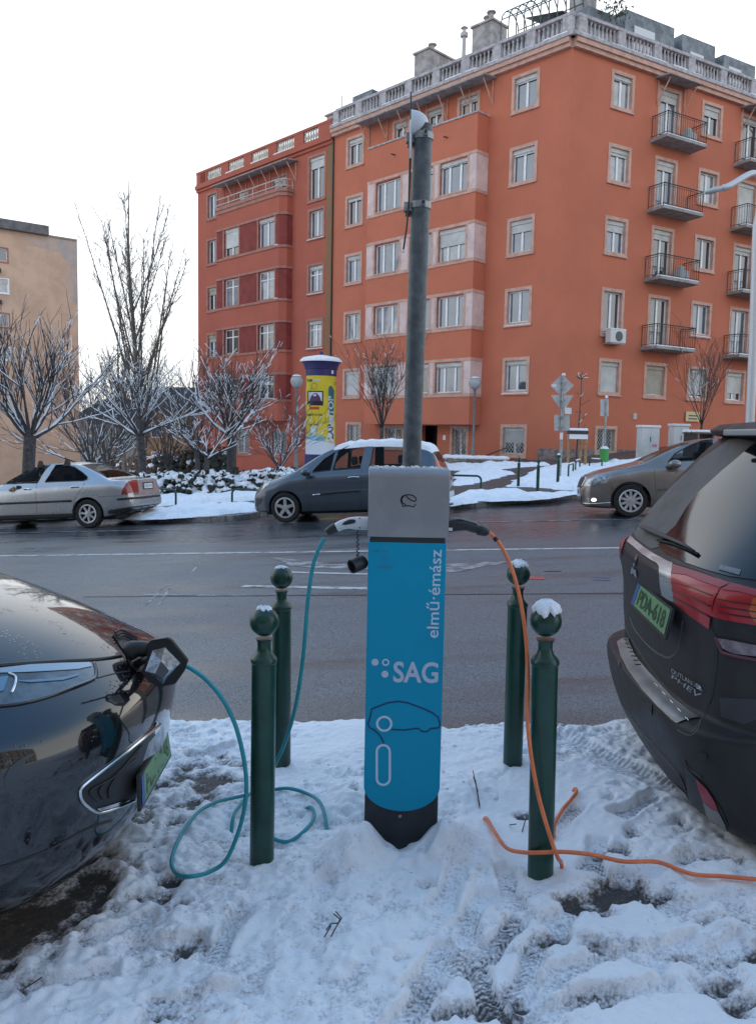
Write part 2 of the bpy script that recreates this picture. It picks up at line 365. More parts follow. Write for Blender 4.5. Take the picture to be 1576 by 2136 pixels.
for u, v, a, b_, s in [(430, 1625, .26, .3, .85), (470, 1740, .2, .12, .7), (330, 1700, .2, .15, .75), (395, 1965, .08, .07, 1.), (362, 1890, .07, .05, .7), (342, 1962, .12, .05, .55), (415, 1905, .06, .04, .6), (20, 1905, .3, .2, 1.), (100, 1880, .3, .2, .9), (300, 1865, .12, .05, .7), (180, 1800, .3, .13, .85),
                       (210, 1990, .12, .05, .6), (270, 2020, .09, .04, .7), (60, 2040, .1, .05, .6), (120, 2105, .12, .04, .7), (260, 2100, .14, .05, .55), (330, 2110, .05, .03, .8), (420, 2075, .12, .05, .5), (10, 2000, .1, .1, .7), (290, 1760, .15, .05, .6), (370, 1740, .06, .04, .6), (110, 1985, .06, .04, .6),
                       (880, 1790, .055, .035, 1.0), (880, 1845, .05, .03, .75), (1272, 1850, .13, .065, 1.), (1200, 1875, .1, .045, .75), (1150, 1945, .06, .05, 1.), (1145, 1920, .1, .05, .6), (1395, 1975, .13, .05, .8), (1562, 1985, .1, .06, 1.), (1350, 2080, .2, .05, .7), (1110, 2070, .12, .05, .6),
                       (1090, 1995, .1, .05, .5), (985, 1965, .1, .05, .45), (1340, 1735, .07, .06, 1.), (1275, 1665, .05, .045, .8), (1250, 1900, .06, .04, .6), (1290, 1770, .12, .05, .55), (1370, 1860, .1, .05, .6), (1470, 1920, .12, .04, .6), (1450, 2060, .16, .04, .65), (1250, 1960, .1, .05, .5), (1560, 2090, .1, .05, .7),
                       (860, 2000, .1, .05, .5), (970, 2110, .1, .05, .45), (1480, 1790, .14, .05, .55), (1420, 1720, .1, .06, .55), (1090, 1690, .05, .04, .6), (1180, 1720, .06, .06, .5), (995, 1840, .09, .06, .4), (750, 1560, .02, .02, .5), (740, 1665, .025, .02, .9), (420, 1740, .05, .2, .4), (360, 1830, .05, .05, .9)]:
    B = np.maximum(B, blob(u, v, a*1.1, b_*1.1, s, 2.2)*wob)
cr_ = .19*gf(3.2, 51)+.13*gf(1.5, 52)+.16*gf(8, 53)
B = np.clip(B*1.05+(B > .08)*cr_*np.clip(B*2.2, 0, 1)-.1, 0, 1.1); B = np.maximum(B, np.clip(tram*.27+cr_*.55-.15, 0, .45))
H *= 1-np.clip(B*1.2-.15, 0, 1)*.9
zx, zy = G(150, 1790)
under = np.clip((-.98-X)/.22, 0, 1)*np.clip((Y-2.28)/.2, 0, 1)*np.clip((4.1-Y)/.3, 0, 1)      # bare wet ground under the parked car
B = np.maximum(B, under*(.95+.1*gf(6, 31))); H *= 1-.85*under
underR = np.clip((X-1.75)/.3, 0, 1)*np.clip((Y-2.9)/.2, 0, 1)*np.clip((4.4-Y)/.3, 0, 1); B = np.maximum(B, underR*.8); H *= 1-.7*underR
# shoe prints
def shoe(u, v, ang, ln=.29, dep=.025, bare=.45):
    global H, B
    x, y = G(u, v); c, s = math.cos(ang), math.sin(ang); a = (c*(X-x)+s*(Y-y))/(ln/2); b_ = (-s*(X-x)+c*(Y-y))
    hw = .046-.010*np.cos(a*PI)*(a < .3)-.006*a; m = np.clip((1-np.abs(a))*6, 0, 1)*np.clip((hw-np.abs(b_))/.008, 0, 1)
    tread = .5+.5*np.sin((a*ln/2*1.0+np.abs(b_)*.8)*2*PI/.022)
    H = H*(1-m*.55)-m*.004+m*.0026*tread; B = np.maximum(B, m*bare*(.55+.6*(1-tread))*wob)
    rim = np.exp(-((np.abs(b_)-hw-.012)/.012)**2)*np.clip((1.1-np.abs(a))*6, 0, 1); H += rim*.006
for a in [(985, 1900, 1.1), (970, 1975, 1.3), (1045, 1950, .9), (1100, 2020, 1.2), (1110, 2085, .8), (1195, 1895, .7), (1385, 1975, .3), (1330, 2075, .2), (1270, 1850, .8), (345, 1962, .1), (400, 2080, .2), (1010, 2060, 1.7), (900, 2010, 1.2), (1290, 1990, 2.6), (1230, 2010, .4), (1450, 1880, .2), (1440, 2000, 2.9), (870, 2090, 1.0), (1180, 1700, .9), (1240, 1780, 1.2), (1330, 1680, .6), (1400, 1800, .4), (470, 1950, 1.3), (250, 1930, .7), (150, 2040, .3), (1060, 1850, 1.5), (940, 1850, 1.2), (1500, 1980, .5), (1160, 2110, .4), (440, 1560, .4), (400, 1650, 1.0)]: shoe(*a)
x, y = G(668, 1850); dd = np.hypot((X-x)/.055, (Y-y)/.075); H -= .028*np.clip((1.15-dd)*4, 0, 1); B = np.maximum(B, .33*np.clip((1-dd)*4, 0, 1))   # ball-shaped dent
# mounds and hollow round the charger foot
for cx_ in (-.05, .285): H += .145*np.exp(-(((X-cx_)/.11)**2+((Y-2.93)/.12)**2))
H += blob(735, 1660, .1, .16, .05)+blob(945, 1655, .1, .14, .035)+blob(720, 1560, .16, .12, .02)+blob(640, 1800, .3, .1, .012)+blob(980, 1720, .09, .08, .02)+blob(1130, 1880, .13, .06, .02)
H -= blob(848, 1748, .05, .05, .055)
# tyre track by the kerb on the right
p0 = Vector(G(1165, 1528)); p1 = Vector(G(1400, 1640)); dd = (p1-p0).normalized(); a = (X-p0.x)*dd.x+(Y-p0.y)*dd.y; b_ = -(X-p0.x)*dd.y+(Y-p0.y)*dd.x
m = np.clip((.1-np.abs(b_))/.02, 0, 1)*np.clip(a/.05, 0, 1)*np.clip((3.5-a)/.1, 0, 1)
tr = .5+.5*np.sin(2*PI*(a+.5*np.abs(b_))/.03); H = H*(1-m*.5)+m*.006*tr; B = np.maximum(B, m*(.2+.28*(1-tr)))
# clear rings where posts stand
H = np.maximum(H, .004)+.0012*gf(1.3, 5)
# lip over the kerb
edge = (KB(X)+.03+.05*gf(16, 41)[0:1, :]+.012*gf(5, 42)-Y); H *= np.clip(edge/.07, 0, 1)**.5
Z = Tn(X, Y)-.048+H; Z = np.where(edge < .0, Tn(X, Y)-.17, Z)
B = np.where(edge < .03, np.maximum(B, .35), B)
B = B*(1-.95*np.exp(-(((X-.12)/.3)**2+((Y-2.95)/.2)**2)))
v = np.stack([X, Y, Z], -1).reshape(-1, 3); i = np.arange(ny*nx).reshape(ny, nx); q = np.stack([i[:-1, :-1], i[:-1, 1:], i[1:, 1:], i[1:, :-1]], -1).reshape(-1, 4)
keep = (edge.reshape(-1)[q] > -.02).any(1); q = q[keep]
me = bpy.data.meshes.new('snow_blanket'); me.vertices.add(len(v)); me.vertices.foreach_set('co', v.astype(np.float32).ravel())
me.loops.add(q.size); me.loops.foreach_set('vertex_index', q.astype(np.int32).ravel()); me.polygons.add(len(q)); me.polygons.foreach_set('loop_start', np.arange(0, q.size, 4, dtype=np.int32)); me.update(calc_edges=True)
me.attributes.new('bare', 'FLOAT', 'POINT').data.foreach_set('value', np.clip(B, 0, 1.2).astype(np.float32).ravel()); me.materials.append(M_snowg); me.shade_smooth()
sn = bpy.data.objects.new('snow_blanket', me); COL.objects.link(sn); sn['kind'] = 'structure'
SNZ, SNX, SNY = Z, xs, ys
def snow_z(x, y):
    i = int(min(max((y-ys[0])/RES, 0), ny-1)); j = int(min(max((x-xs[0])/RES, 0), nx-1)); return float(SNZ[max(i-3, 0):i+4, max(j-3, 0):j+4].max())
# snow on the pavement outside the detailed blanket
for nm, poly in (('snow_blanket', [(-40, KB(-40)-.02), (-3.58, KB(-3.58)-.02), (-3.58, 1.27), (-3.58, -40), (-40, -40)]), ('snow_blanket', [(3.58, KB(3.58)-.02), (40, KB(40)-.02), (40, -40), (3.58, -40)]), ('snow_blanket', [(-3.58, 1.27), (3.58, 1.27), (3.58, -40), (-3.58, -40)])):
    on_ground(nm, poly, .0, M_snow, 1.)
# loose snow crumbs kicked about
mb = MB()
for k in range(1500):
    x = random.uniform(-2.4, 2.6); y = random.uniform(1.7, 4.5); i_ = int((y-ys[0])/RES); j_ = int((x-xs[0])/RES)
    if random.random() > tram[i_, j_]*.75-.1 or (x < -.95 and 2.2 < y < 4): continue
    r_ = random.choice([.003, .004, .004, .005, .006, .009])*random.uniform(.7, 1.2); z_ = float(SNZ[i_, j_]); b0 = len(mb.v); mb.ball((x, y, z_+r_*.25), r_, 6, 4, (1.15, 1, .75)); mb.v[b0:] = [(a+random.gauss(0, r_*.26), b+random.gauss(0, r_*.26), c+random.gauss(0, r_*.2)) for a, b, c in mb.v[b0:]]
mb.build('snow_crumbs', M_snow)['kind'] = 'stuff'
# slush crumbs along the gutter
mb = MB()
for k in range(420):
    x = random.uniform(-2.6, 2.6); y = KB(x)+.05+abs(random.gauss(0, .07)); r_ = random.uniform(.004, .016); mb.ball((x, y, T(x, y)-.118+r_*.3), r_, 6, 4, (1.2, 1, .7))
sl_ = mb.build('gutter_slush', M_dirtysnow, smooth=0); sl_['kind'] = 'stuff'

# ---- far snow patches
def snow_patch(pix, hgt, res=.07, seed=1, world=False, off=0., name='snow_patch'):
    poly = [(p[0], p[1]) for p in pix] if world else [tuple(gp(u, v, off)[:2]) for u, v in pix]
    P = np.array(poly); x0, y0 = P.min(0)-.3; x1, y1 = P.max(0)+.3
    xs_ = np.arange(x0, x1, res); ys_ = np.arange(y0, y1, res); XX, YY = np.meshgrid(xs_, ys_); n_, m_ = XX.shape
    ins = np.zeros(XX.shape, bool); dist = np.full(XX.shape, 1e9)
    for k in range(len(P)):
        a = P[k]; b = P[(k+1) % len(P)]
        ins ^= ((a[1] > YY) != (b[1] > YY)) & (XX < (b[0]-a[0])*(YY-a[1])/((b[1]-a[1]) or 1e-9)+a[0])
        ab = b-a; t_ = np.clip(((XX-a[0])*ab[0]+(YY-a[1])*ab[1])/max((ab**2).sum(), 1e-9), 0, 1); dist = np.minimum(dist, np.hypot(XX-a[0]-t_*ab[0], YY-a[1]-t_*ab[1]))
    sd = np.where(ins, dist, -dist)+.07*gfield(n_, m_, .35/res, seed)+.04*gfield(n_, m_, .12/res, seed+1)
    HH = hgt*np.sqrt(np.clip(sd/.28, 0, 1))*(1+.3*gfield(n_, m_, .3/res, seed+2)+.16*gfield(n_, m_, max(.09/res, 1.), seed+3)); ZZ = Tn(XX, YY)+off+np.maximum(HH, -.01)-.004
    vv = np.stack([XX, YY, ZZ], -1).reshape(-1, 3); ii = np.arange(n_*m_).reshape(n_, m_); qq = np.stack([ii[:-1, :-1], ii[:-1, 1:], ii[1:, 1:], ii[1:, :-1]], -1).reshape(-1, 4)
    qq = qq[(sd.reshape(-1)[qq] > -.02).any(1)]; used = np.unique(qq); mp = np.full(len(vv), -1); mp[used] = np.arange(len(used))
    me = bpy.data.meshes.new(name); me.from_pydata(vv[used].tolist(), [], mp[qq].tolist()); me.materials.append(M_snow); me.shade_smooth()
    o = bpy.data.objects.new(name, me); COL.objects.link(o); o['kind'] = 'structure'; return o
snow_patch([(944, 1049), (956, 1030), (997, 1024), (1038, 1027), (1078, 1024), (1104, 1030), (1139, 1034), (1194, 1027), (1300, 1000), (1420, 975), (1420, 985), (1194, 1033), (1139, 1040), (1088, 1043), (1000, 1046), (944, 1055)], .1, .06, 3)
snow_patch([(945, 1012), (954, 987), (1012, 982), (1053, 983), (1072, 989), (1038, 997), (1002, 1007), (956, 1014)], .09, .07, 5)
snow_patch([(930, 976), (1002, 972), (1058, 968), (1114, 969), (1170, 970), (1088, 975), (1022, 981), (940, 982)], .12, .08, 7)
snow_patch([(1062, 1015), (1083, 998), (1124, 978), (1165, 973), (1290, 965), (1400, 958), (1400, 972), (1290, 996), (1200, 1023), (1160, 1021), (1114, 1016), (1080, 1016)], .1, .07, 9)
snow_patch([(240, 1082), (335, 1064), (430, 1059), (528, 1056), (545, 1066), (430, 1077), (340, 1083)], .11, .06, 11)
snow_patch([(250, 1052), (330, 1032), (420, 1022), (560, 1015), (640, 1010), (640, 1030), (540, 1043), (420, 1050), (330, 1056)], .12, .06, 13)
snow_patch([(-40, 23.5), (-22, 23.2), (-9, 23.4), (-5, 22.8), (-3, 23.2), (-2, 25), (-1, 30), (-1, 40), (-6, 50), (-14, 62), (-40, 62)], .14, .2, 15, world=True)
snow_patch([(-40, 25.8), (-20, 22.2), (-8, 19.95), (-7.5, 20.6), (-20, 23), (-40, 27)], .1, .12, 17, world=True)
snow_patch([(-.5, 36), (3.5, 33), (6, 34.5), (2, 39.5), (-1, 42)], .12, .15, 19, world=True)
# ================================================================ BUILDINGS
def facade(o, d, n):
    o = Vector(o); d = Vector(d); n = Vector(n)
    return lambda s, z, p=0.: Vector((o.x+d.x*s+n.x*p, o.y+d.y*s+n.y*p, z))
CA, CB = .7765, 1.0438; CX = (7.917, 36.0)
dL = (-math.sin(CA), math.cos(CA)); nL = (-math.cos(CA), -math.sin(CA)); dR = (math.sin(CB), math.cos(CB)); nR = (math.cos(CB), -math.sin(CB))
WL = facade(CX, dL, nL); WR = facade(CX, dR, nR)
def render_mat(name, col, stain):
    m = mat(name, col, .85, var=.05, vscale=.5, bump=.35, bscale=45, det=8); t = m.node_tree; b = t.nodes['Principled BSDF']
    src = b.inputs['Base Color'].links[0].from_socket; tc = t.nodes.new('ShaderNodeTexCoord'); mp = t.nodes.new('ShaderNodeMapping'); mp.inputs['Scale'].default_value = (1.6, 1.6, .12); t.links.new(tc.outputs['Object'], mp.inputs[0])
    n = t.nodes.new('ShaderNodeTexNoise'); n.inputs['Scale'].default_value = 1.1; n.inputs['Detail'].default_value = 6; n.inputs['Roughness'].default_value = .7; t.links.new(mp.outputs[0], n.inputs['Vector'])
    r_ = t.nodes.new('ShaderNodeMapRange'); r_.inputs[1].default_value = .5; r_.inputs[2].default_value = .8; r_.inputs[4].default_value = .4; t.links.new(n.outputs[0], r_.inputs[0])
    mx = t.nodes.new('ShaderNodeMix'); mx.data_type = 'RGBA'; mx.inputs[7].default_value = (*stain, 1); t.links.new(r_.outputs[0], mx.inputs[0]); t.links.new(src, mx.inputs[6]); t.links.new(mx.outputs[2], b.inputs['Base Color']); return m
M_or = render_mat('orange_render', (.52, .155, .087), (.48, .143, .078)); M_rd = render_mat('red_render', (.41, .108, .068), (.37, .095, .06)); M_dr = mat('dark_red_render', (.23, .042, .034), .85, var=.15, vscale=2, bump=.3, bscale=45)
M_sur = mat('pink_stone_trim', (.56, .34, .27), .8, var=.12, vscale=3, bump=.2, bscale=40); M_band = mat('pale_pink_render', (.66, .5, .47), .85, var=.1, vscale=2, bump=.2, bscale=40); M_surd = mat('brown_pink_trim', (.37, .17, .13), .8, var=.12, vscale=3, bump=.2, bscale=40)
M_pvc = mat('window_frame_white', (.8, .81, .82), .35, var=.05, vscale=3)
M_sh = mat('roller_shutter', (.58, .58, .56), .55, var=.1, vscale=1.5); M_shb = mat('roller_shutter_beige', (.42, .38, .32), .6, var=.1, vscale=1.5)
for m_ in (M_sh, M_shb):
    t = m_.node_tree; wv = t.nodes.new('ShaderNodeTexWave'); wv.bands_direction = 'Z'; wv.inputs['Scale'].default_value = 7.; tc = t.nodes.new('ShaderNodeTexCoord'); t.links.new(tc.outputs['Object'], wv.inputs[0])
    bp = t.nodes.new('ShaderNodeBump'); bp.inputs['Distance'].default_value = .012; bp.inputs['Strength'].default_value = .7; t.links.new(wv.outputs[1], bp.inputs['Height']); t.links.new(bp.outputs[0], t.nodes['Principled BSDF'].inputs['Normal'])
def pane_mat(name, col, col2, sc):
    m = mat(name, col, .05, spec=.5, col2=col2, vscale=sc, det=2, lo=.35, hi=.7); m.node_tree.nodes['Principled BSDF'].inputs['IOR'].default_value = 2.3; return m
PANES = [pane_mat('dark_window_pane', (.014, .02, .028), (.035, .046, .06), 1.2), pane_mat('window_pane', (.05, .085, .125), (.1, .15, .21), .9), pane_mat('curtained_window_pane', (.15, .17, .19), (.3, .32, .34), 2.2)]
M_cem = mat('grey_cement', (.3, .29, .28), .8, var=.2, vscale=3, bump=.3, bscale=50); M_balu = mat('pale_balustrade_stone', (.42, .39, .4), .8, var=.2, vscale=4, bump=.2, bscale=40)
M_iron = mat('dark_iron', (.05, .046, .046), .5, metal=.3); M_zinc = mat('grey_roof_sheet', (.16, .18, .2), .5, metal=.3, var=.3, vscale=2); M_chim = mat('chimney_render', (.36, .33, .32), .85, var=.25, vscale=2, bump=.3, bscale=30)
M_plinth = mat('granite_plinth', (.2, .16, .155), .6, var=.35, vscale=5, bump=.3, bscale=40); M_rust = mat('weathered_strip', (.3, .13, .06), .85, col2=(.22, .14, .07), vscale=2, det=8)
M_palem = mat('pale_painted_metal', (.5, .47, .46), .5)

def panel(mb, W, s0, s1, z0, z1, holes, p=0., dep=.25):
    """flat wall with real openings and reveals"""
    ss = sorted({s0, s1, *[h[0] for h in holes], *[h[1] for h in holes]}); zz = sorted({z0, z1, *[h[2] for h in holes], *[h[3] for h in holes]})
    for i in range(len(ss)-1):
        for j in range(len(zz)-1):
            a, b, c, e = ss[i], ss[i+1], zz[j], zz[j+1]; m, k = (a+b)/2, (c+e)/2
            if a < s0-1e-6 or b > s1+1e-6 or c < z0-1e-6 or e > z1+1e-6: continue
            if any(h[0] < m < h[1] and h[2] < k < h[3] for h in holes): continue
            mb.add([W(a, c, p), W(b, c, p), W(b, e, p), W(a, e, p)], [(0, 1, 2, 3)])
    for a, b, c, e in holes:
        q = [(a, c), (b, c), (b, e), (a, e)]
        for k in range(4):
            (x, y), (u, v_) = q[k], q[(k+1) % 4]; mb.add([W(x, y, p), W(u, v_, p), W(u, v_, p-dep), W(x, y, p-dep)], [(0, 1, 2, 3)])
WN = [0]
def window(bld, W, s0, s1, z0, z1, p=0., npan=2, shut=0., sur=.15, sm=None, kind=None, grille=False, surround=True, snow=False, shm=None, transom=False):
    rnd = random.Random(WN[0]*13+5); WN[0] += 1
    a, b, c, e = s0+sur, s1-sur, z0+sur, z1-sur
    mb = MB(); dep = .2
    if surround:
        for q in ((s0, s1, e, z1), (s0, s1, z0, c), (s0, a, c, e), (b, s1, c, e)): mb.boxW(W, *q, p-dep-.02, p+.03)
        mb.boxW(W, s0-.02, s1+.02, z0-.04, z0+.02, p-.02, p+.075)
    else:
        a, b, c, e = s0, s1, z0, z1; mb.boxW(W, a, b, c-.05, c+.005, p-.2, p+.06)
    win = mb.build('window', sm or M_sur, bld, True)
    f = MB(); fw = .06; fp0, fp1 = p-dep-.01, p-dep+.05
    for q in ((a, b, e-fw, e), (a, b, c, c+fw), (a, a+fw, c+fw, e-fw), (b-fw, b, c+fw, e-fw)): f.boxW(W, *q, fp0, fp1)
    ws = [(b-a)/npan]*npan
    if npan == 3: ws = [(b-a)*.3, (b-a)*.4, (b-a)*.3]
    x = a
    for k in range(npan-1): x += ws[k]; f.boxW(W, x-.055, x+.055, c+fw, e-fw, fp0, fp1+.01)
    if transom: f.boxW(W, a+fw, b-fw, e-.52, e-.46, fp0, fp1-.005)
    f.build('frame', M_pvc, win)
    x = a
    for k in range(npan):
        pm = MB(); pm.boxW(W, x+fw*.6, x+ws[k]-fw*.6, c+fw*.6, e-fw*.6, p-dep+.005, p-dep+.018); x += ws[k]
        pm.build('pane', PANES[kind if kind is not None else rnd.choice([0, 1, 1, 2])], win)
    bx = MB(); sh_h = max(shut, .0)
    if shut > 0:
        zz = e-(e-c)*shut; bx.boxW(W, a+.01, b-.01, zz, e-.17, p-dep+.055, p-dep+.085); bx.boxW(W, a, b, e-.18, e, p-dep+.05, p-dep+.13); bx.boxW(W, a+.01, b-.01, zz-.03, zz, p-dep+.05, p-dep+.095)
        bx.build('roller_shutter', shm or M_sh, win)
    if grille:
        gm = MB(); nS = max(3, int((b-a)/.16)); nZ = max(3, int((e-c)/.2))
        for i in range(nS):
            for j in range(nZ):
                u0, u1 = a+(b-a)*i/nS, a+(b-a)*(i+1)/nS; w0, w1 = c+(e-c)*j/nZ, c+(e-c)*(j+1)/nZ
                for (p1, q1, p2, q2) in ((u0, w0, u1, w1), (u0, w1, u1, w0)): gm.tube([W(p1, q1, p-.06), W(p2, q2, p-.06)], .012, 4, False)
        gm.build('grille', M_palem, win)
    if snow:
        s_ = MB(); s_.boxW(W, s0+.02, s1-.02, z0+.012, z0+.05, p-.01, p+.09); bevel(s_.build('sill_snow', M_snow, win), .015)
    return win
ROWT = [2.26, 5.35, 8.52, 11.69, 14.84, 17.98]; ROWB = [.72, 3.66, 6.78, 9.96, 13.1, 16.3]

# ---------------- orange corner building
BL = thing('apartment_building', 'orange corner apartment building with pale bay, balustrade and small iron balconies', 'building', (CX[0], CX[1], .7))
wm = MB(); holesL = []; holesR = []
near = [(1.6, 3.12, ROWB[k], ROWT[k]) for k in range(6)]; small = [(12.9, 14.35, ROWB[k]+.02, ROWT[k]) for k in range(1, 6)]
terr = [(4.95, 6.35, 16.62, 17.95), (7.2, 8.45, 16.62, 17.95), (9.5, 10.75, 16.62, 17.95)]
grd = [(5.05, 6.25, .5, 2.18), (9.45, 11.0, .9, 2.18), (12.75, 14.05, .95, 2.35)]
ent = (7.1, 8.15, .2, 2.18)
holesL = near+small+terr+grd+[ent]
panel(wm, WL, 0, 15.42, -3, 18.3, holesL)
cA = [(2.35, 3.8, ROWB[k]+.02, ROWT[k]) for k in range(6)]; cA[0] = (2.3, 3.72, .95, 2.26); cA[2] = (2.33, 3.78, 6.35, ROWT[2])
cB = [(5.33, 6.9, 3.66, 5.35)]+[(5.36, 6.9, ROWT[k]-2.52, ROWT[k]) for k in range(2, 6)]
cC = [(8.38, 9.92, ROWB[k]+.02, ROWT[k]) for k in range(1, 6)]
cD = [(11.28, 12.9, 3.64, 5.35)]+[(11.32, 12.95, ROWT[k]-2.52, ROWT[k]) for k in range(2, 6)]
cE = [(15.5, 17, ROWB[k]+.02, ROWT[k]) for k in range(1, 6)]
panel(wm, WR, 0, 26, -3, 18.3, cA+cB+cC+cD+cE)
# rest of the block: back walls and flat roof
q0, q1, q2 = WL(15.42, 0), WL(0, 0), WR(26, 0); q3 = q2+(q0-q1)
wm.add([(q0.x, q0.y, -3), (q3.x, q3.y, -3), (q3.x, q3.y, 18.3), (q0.x, q0.y, 18.3)], [(0, 1, 2, 3)]); wm.add([(q3.x, q3.y, -3), (q2.x, q2.y, -3), (q2.x, q2.y, 18.3), (q3.x, q3.y, 18.3)], [(0, 1, 2, 3)])
wm.add([(p.x, p.y, 18.3) for p in (q0, q1, q2, q3)], [(0, 1, 2, 3)])
wm.build('wall', M_or, BL, True)
shn = {5: .16, 4: .17, 3: .35, 2: 0, 1: .14, 0: .55}
for k, h in enumerate(near): window(BL, WL, *h, npan=2, shut=shn[k], grille=(k == 0), kind=[0, 1, 1, 1, 1, 1][k], snow=(k in (1, 2)))
for k, h in enumerate(small): window(BL, WL, *h, npan=2, shut=(.95 if k == 0 else [0, 0, .15, .1, .2][k]), kind=[1, 2, 1, 0, 0][k])
for h in terr: window(BL, WL, *h, npan=2, shut=.22, kind=0)
window(BL, WL, *grd[0], npan=2, grille=True, kind=0); window(BL, WL, *grd[1], npan=2, grille=True, kind=0); window(BL, WL, *grd[2], npan=2, grille=True, kind=0)
mb = MB(); mb.boxW(WL, ent[0], ent[1], ent[2], ent[3], -.9, -.85); d_ = mb.build('door', mat('dark_door', (.03, .022, .02), .4), BL, True)
mb = MB(); mb.boxW(WL, 7.5, 7.54, 1.0, 1.3, -.85, -.8); mb.build('handle', M_chrome, d_)
shR = {1: 1.0, 3: .33, 4: .2, 5: .14}
for k, h in enumerate(cA): window(BL, WR, *h, npan=2, shut=shR.get(k, 0), kind=[0, 2, 0, 1, 2, 2][k], grille=(k == 0))
for k, h in enumerate(cB): window(BL, WR, *h, npan=2, shut=[.93, 0, .18, .17, .2][k], kind=[0, 0, 0, 1, 1][k], shm=M_shb if k == 0 else None)
for k, h in enumerate(cC): window(BL, WR, *h, npan=2, shut=[.88, 0, 0, 0, .33][k], kind=[0, 1, 0, 2, 0][k], snow=(k == 1))
for k, h in enumerate(cD): window(BL, WR, *h, npan=2, shut=[.72, .0, .15, .9, .1][k], kind=[0, 1, 0, 2, 0][k])
for k, h in enumerate(cE): window(BL, WR, *h, npan=2, shut=.2, kind=1)
# bay
BP = .85; bm_ = MB(); bay0, bay1 = 4.38, 11.66
bw = []
for k in range(1, 5):
    z0, z1 = [0, 3.76, 6.92, 10.05, 13.2][k], ROWT[k]-.14
    bw += [(4.9, 6.6, z0, z1), (7.05, 8.55, z0, z1), (9.25, 11.05, z0, z1)]
panel(bm_, WL, bay0, bay1, 2.22, 16.55, bw, BP, .2)
for s_ in (bay0, bay1): bm_.add([WL(s_, 2.22, 0), WL(s_, 2.22, BP), WL(s_, 16.55, BP), WL(s_, 16.55, 0)], [(0, 1, 2, 3)])
bm_.add([WL(bay0, 2.22, 0), WL(bay1, 2.22, 0), WL(bay1, 2.22, BP), WL(bay0, 2.22, BP)], [(0, 1, 2, 3)]); bm_.add([WL(bay0, 15.7, 0), WL(bay1, 15.7, 0), WL(bay1, 15.7, BP), WL(bay0, 15.7, BP)], [(0, 1, 2, 3)])
bm_.add([WL(bay0+.15, 15.7, BP-.15), WL(bay1-.15, 15.7, BP-.15), WL(bay1-.15, 16.55, BP-.15), WL(bay0+.15, 16.55, BP-.15)], [(0, 1, 2, 3)])
bay = bm_.build('bay', M_or, BL, True)
mb = MB(); mb.boxW(WL, bay0-.04, bay1+.04, 16.55, 16.62, -.0, BP+.05); mb.build('coping', M_balu, bay)
for k in range(1, 5):
    z0, z1 = [0, 3.55, 6.72, 9.86, 13.0][k], ROWT[k]+.04
    mb = MB(); trim = MB()
    xs_ = [bay0, 4.9, 6.6, 7.05, 8.55, 9.25, 11.05, bay1]
    for a, b in ((bay0-.012, 4.78), (6.72, 6.95), (8.65, 9.12), (11.18, bay1+.012)): mb = MB(); mb.boxW(WL, a, b, z0+.16, z1-.14, BP+.002, BP+.014); mb.build('pale_panel', M_band, bay)
    mb = MB(); mb.boxW(WL, bay0-.014, bay0-.002, z0+.16, z1-.14, .0, BP+.0135); mb.build('pale_panel', M_band, bay)
    trim.boxW(WL, bay0-.03, bay1+.03, z1-.14, z1, BP+.002, BP+.035); trim.boxW(WL, bay0-.03, bay1+.03, z0, z0+.16, BP+.002, BP+.035)
    for zz in (z1-.14, z0): trim.boxW(WL, bay0-.035, bay0-.002, zz, zz+.15, 0, BP+.03)
    for a, b in ((4.78, 4.9), (6.6, 6.72), (6.95, 7.05), (8.55, 8.65), (9.12, 9.25), (11.05, 11.18)): trim.boxW(WL, a, b, z0+.16, z1-.14, BP-.1, BP+.026)
    trim.build('trim', M_sur, bay)
wi = 0
for h in bw:
    k = wi//3; j = wi % 3
    window(BL, WL, *h, p=BP, npan=3 if j != 1 else 2, shut={(0, 0): .14, (0, 1): .15, (0, 2): .97, (1, 0): 0, (2, 0): .5, (2, 2): 0, (3, 0): .13, (3, 1): .16, (3, 2): .0}.get((k, j), 0), sur=.0, surround=False, kind=[1, 0, 2, 1, 1, 2, 2, 1, 1, 1, 1, 1][wi]); wi += 1
# spouts on the bay parapet
for s_ in (6.2, 9.7): mb = MB(); mb.tube([WL(s_, 15.85, BP-.02), WL(s_, 15.82, BP+.28)], .035, 8); mb.build('water_spout', M_iron, bay)
